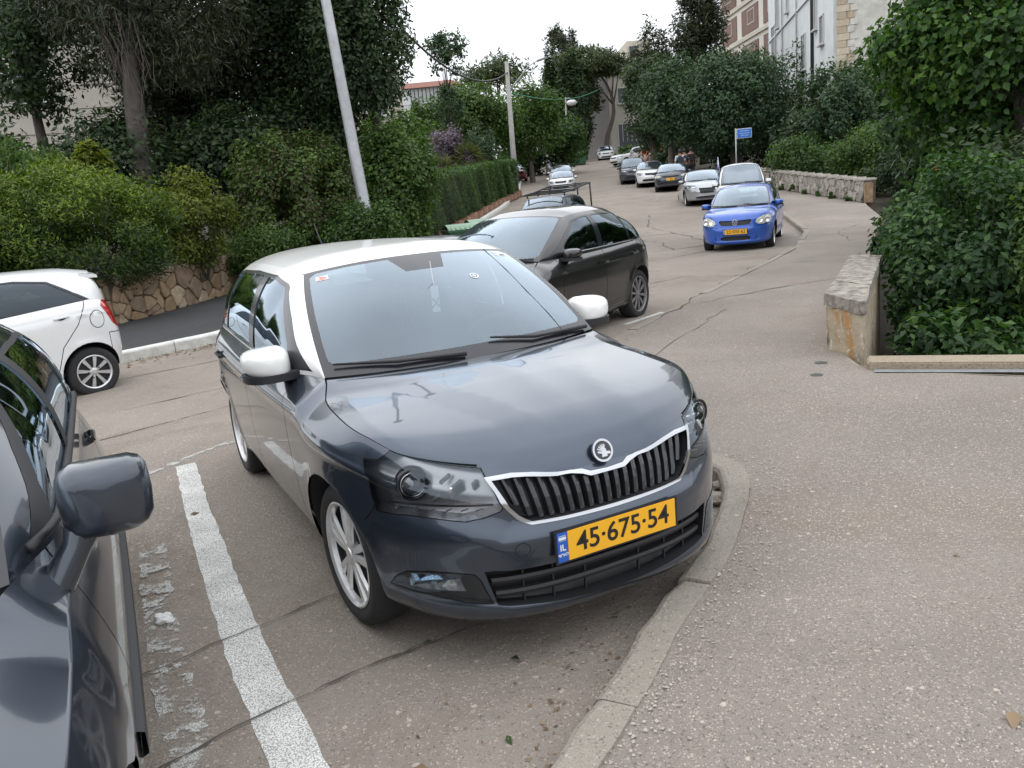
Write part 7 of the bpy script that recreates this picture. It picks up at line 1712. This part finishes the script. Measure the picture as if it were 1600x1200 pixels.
# ---------------- people ----------------
def skin_fig(name,joints,edges,rad,m,parent,sub=1):
    me=bpy.data.meshes.new(name); me.from_pydata(joints,edges,[]); o=bpy.data.objects.new(name,me); COL.objects.link(o); md=o.modifiers.new('Skin','SKIN'); sk=me.skin_vertices[0].data
    for i,r_ in enumerate(rad): sk[i].radius=(r_,r_) if not isinstance(r_,tuple) else r_
    sk[0].use_root=True; md2=o.modifiers.new('Sub','SUBSURF'); md2.levels=sub; bpy.context.view_layer.update(); dg=bpy.context.evaluated_depsgraph_get(); me2=bpy.data.meshes.new_from_object(o.evaluated_get(dg)); bpy.data.objects.remove(o)
    me2.materials.clear(); me2.materials.append(m); me2.shade_smooth(); o=bpy.data.objects.new(name,me2); COL.objects.link(o); o.parent=parent; return o
M_skin=mat('skin',(.32,.19,.13),.6); M_hair=mat('hair',(.02,.015,.012),.7)
def person(loc,yaw,top,legs,label,pack=None,stride=.18,s=1.0,shorts=True):
    root=empty('person',loc,(0,0,yaw),label,'person'); root.scale=(s,s,s)
    a=stride
    J=[(0,0,.96),(0,0,1.20),(0,0,1.42),(0,.0,1.52),(.0,0,1.64),(.01,0,1.74),  # pelvis spine chest neck head
       (0,.19,1.43),(-.05,.25,1.16),(.06,.27,.93),(.10,.27,.86),(0,-.19,1.43),(.03,-.25,1.16),(.12,-.24,.95),(.16,-.23,.88),
       (0,.09,.92),(a*.9,.10,.50),(a*.8,.10,.09),(a*.8+.16,.10,.04),(0,-.09,.92),(-a*.5,-.10,.50),(-a*1.5,-.10,.12),(-a*1.5+.13,-.10,.04)]
    E_=[(0,1),(1,2),(2,3),(3,4),(4,5),(2,6),(6,7),(7,8),(8,9),(2,10),(10,11),(11,12),(12,13),(0,14),(14,15),(15,16),(16,17),(0,18),(18,19),(19,20),(20,21)]
    R_=[(.15,.11),(.14,.10),(.16,.11),.055,.095,.08,.06,.045,.032,.028,.06,.045,.032,.028,.085,.062,.042,.035,.085,.062,.042,.035]
    skin_fig('body',J,E_,R_,M_skin,root,2)
    T_=[0,1,2,6,7,10,11]; idx={k:i for i,k in enumerate(T_)}
    skin_fig('shirt',[J[k] for k in T_],[(0,1),(1,2),(2,3),(3,4),(2,5),(5,6)],[(.17,.13),(.165,.125),(.185,.13),.078,.062,.078,.062],top,root,2)
    kn=[(0,0,.97),(0,.09,.90),(J[15][0]*.9,.10,.52),(0,-.09,.90),(J[19][0]*.9,-.10,.52)]
    if not shorts: kn+= [J[16],J[20]]
    skin_fig('shorts' if shorts else 'trousers',kn,[(0,1),(1,2),(0,3),(3,4)]+([] if shorts else [(2,5),(4,6)]),[(.165,.13),.11,.09,.11,.09]+([] if shorts else [.06,.06]),legs,root,2)
    b=MB(); bm=bmesh.new(); bmesh.ops.create_uvsphere(bm,u_segments=14,v_segments=10,radius=.112); 
    for v in bm.verts: v.co=Vector((v.co.x*1.02-.022,v.co.y*.92,v.co.z*1.05+1.70))
    bmesh.ops.delete(bm,geom=[v for v in bm.verts if v.co.x>.045 and v.co.z<1.74],context='VERTS'); me=bpy.data.meshes.new('hair'); bm.to_mesh(me); bm.free(); me.materials.append(M_hair); me.shade_smooth(); o=bpy.data.objects.new('hair',me); COL.objects.link(o); o.parent=root
    if pack:
        b=MB(); b.box((-.19,0,1.24),(.17,.29,.42),bev=.06); b.obj('backpack',pack,root,ang=50)
    return root
M_shirt=mat('shirt_white',(.45,.46,.52),.8); M_dk=mat('cloth_black',(.018,.018,.024),.85); M_dk2=mat('cloth_navy',(.03,.035,.055),.85)
person((10.1,45.3,1.43),math.radians(80),M_shirt,M_dk,'walker in a pale shirt and dark shorts carrying a backpack',M_dk2,.16)
person((11.0,46.6,1.48),math.radians(85),M_dk,M_dk,'walker in dark clothes with a black backpack next to the parapet',M_dk,.14,1.03,shorts=False)
person((10.55,46.2,1.47),math.radians(85),M_dk2,M_dk,'walker in navy between the other two',None,.10,1.0)
person((3.35,97,4.8),math.radians(-90),mat('cloth_orange',(.65,.28,.03),.8),M_dk,'distant person in an orange top at the top of the street',None,.12,.95,shorts=False)
# ---------------- litter on the ground ----------------
def crumple(name,loc,r_,m,label,cat,seed,fl=.7):
    bm=bmesh.new(); bmesh.ops.create_icosphere(bm,subdivisions=3,radius=r_)
    for v in bm.verts: d=noise.noise(v.co*38+Vector((seed,0,0))); v.co*=1+.55*d+.2*noise.noise(v.co*90); v.co.z*=fl; v.co.x*=1.25
    me=bpy.data.meshes.new(name); bm.to_mesh(me); bm.free(); me.materials.append(m); o=bpy.data.objects.new(name,me); COL.objects.link(o); o.location=loc; return props(o,label,cat)
crumple('crumpled_tissue',(-1.60,3.27,.018),.032,mat('tissue',(.72,.72,.72),.9),'white crumpled tissue beside the parking line','litter',3)
for i,(x,y,L_,m,lab,n) in enumerate(((-.10,2.72,.05,G_dark,'green leaf sprig on the ground below the number plate',4),(.10,2.62,.04,G_dry,'curled brown leaves at the foot of the kerb',4),(-.12,2.28,.055,G_mid,'fallen green leaf nearest the bottom of the kerb',3),(.02,2.45,.05,G_dry,'small brown leaf left of the kerb',2),(-.35,2.15,.05,G_dry,'dry leaf fragment on the parking bay',2),(1.35,2.05,.07,G_dry,'thin dry twig lying on the footpath',1),(.33,1.93,.03,G_dry,'tiny reddish leaf scrap near the kerb edge',1),(1.72,3.0,.035,G_dry,'brown dead leaf in the middle of the footpath',1),(2.7,3.6,.035,G_dry,'dead leaf further right on the footpath',1),(2.35,2.35,.035,G_yel,'yellow leaf scrap on the footpath at lower right',1),(-1.92,4.6,.05,G_dry,'dark twig lying on top of the parking line',1),(-.75,4.55,.07,G_dry,'clump of dead leaves beside the front wheel',5))):
    r=np.random.default_rng(i); z=float(TZ(x,y))+(float(KZ(y)) if x>KX(y) else 0); nn=n
    nn=1; pos=np.array([[x,y,z+.008]]); d=r.normal(size=(nn,3))*np.array([1,1,.12]); nr=r.normal(size=(nn,3))*.3+np.array([0,0,1]); nr/=np.linalg.norm(nr,axis=1)[:,None]
    o=leaves('fallen_leaf',pos,d,nr,L_,.5,m,None,None,True,i); props(o,lab,'leaf')
# loose dead-leaf litter and grit (nobody could count it)
r=np.random.default_rng(5)
def litter(name,n,fx_,size,m,seed,asp=.6):
    r=np.random.default_rng(seed); P=np.array([fx_(r) for _ in range(n)]); d=r.normal(size=(n,3))*np.array([1,1,.15]); nr=r.normal(size=(n,3))*.35+np.array([0,0,1]); nr/=np.linalg.norm(nr,axis=1)[:,None]
    return leaves(name,P,d,nr,size,asp,m,None,None,False,seed,kind='stuff')
def pk1(r):
    y=r.uniform(9.5,14); x=float(LX(y))+abs(r.normal())*.5+.02; return (x,y,float(TZ(x,y))+.008)
litter('leaf_litter',900,pk1,.045,G_dry,1)
def pk2(r):
    y=r.uniform(1.6,4.2); x=float(KX(y))-abs(r.normal())*.22-.01; return (x,y,float(TZ(x,y))+.006)
litter('leaf_litter',260,pk2,.018,G_dry,2)
def pk3(r):
    y=r.uniform(1.7,9); x=float(KX(y))+.17+abs(r.normal())*.10; return (x,y,float(TZ(x,y)+KZ(y))+.006)
litter('grit',700,pk3,.012,mat('grit_pale',(.40,.36,.31),.9),3,.9)
def pk4(r):
    y=r.uniform(1.4,8); x=r.uniform(-2.6,3.4); z=float(TZ(x,y))+(float(KZ(y)) if x>KX(y)+.1 else 0); return (x,y,z+.006)
litter('grit',1500,pk4,.009,mat('grit_pale',(.40,.36,.31),.9),4,.9)
for k in range(7):
    y=28+k*1.35; x=float(np.interp(y,[27,33,38.6],[11.98,12.0,12.1]))-.12; foliage('weed_tuft',(x,y,float(TZ(x,y))+.22),(.10,.14,.13+.05*(k%3)),G_mid,size=.07,aspect=.3,lai=4,nclump=5,seed=400+k,mindense=60,label=None,kind='stuff')
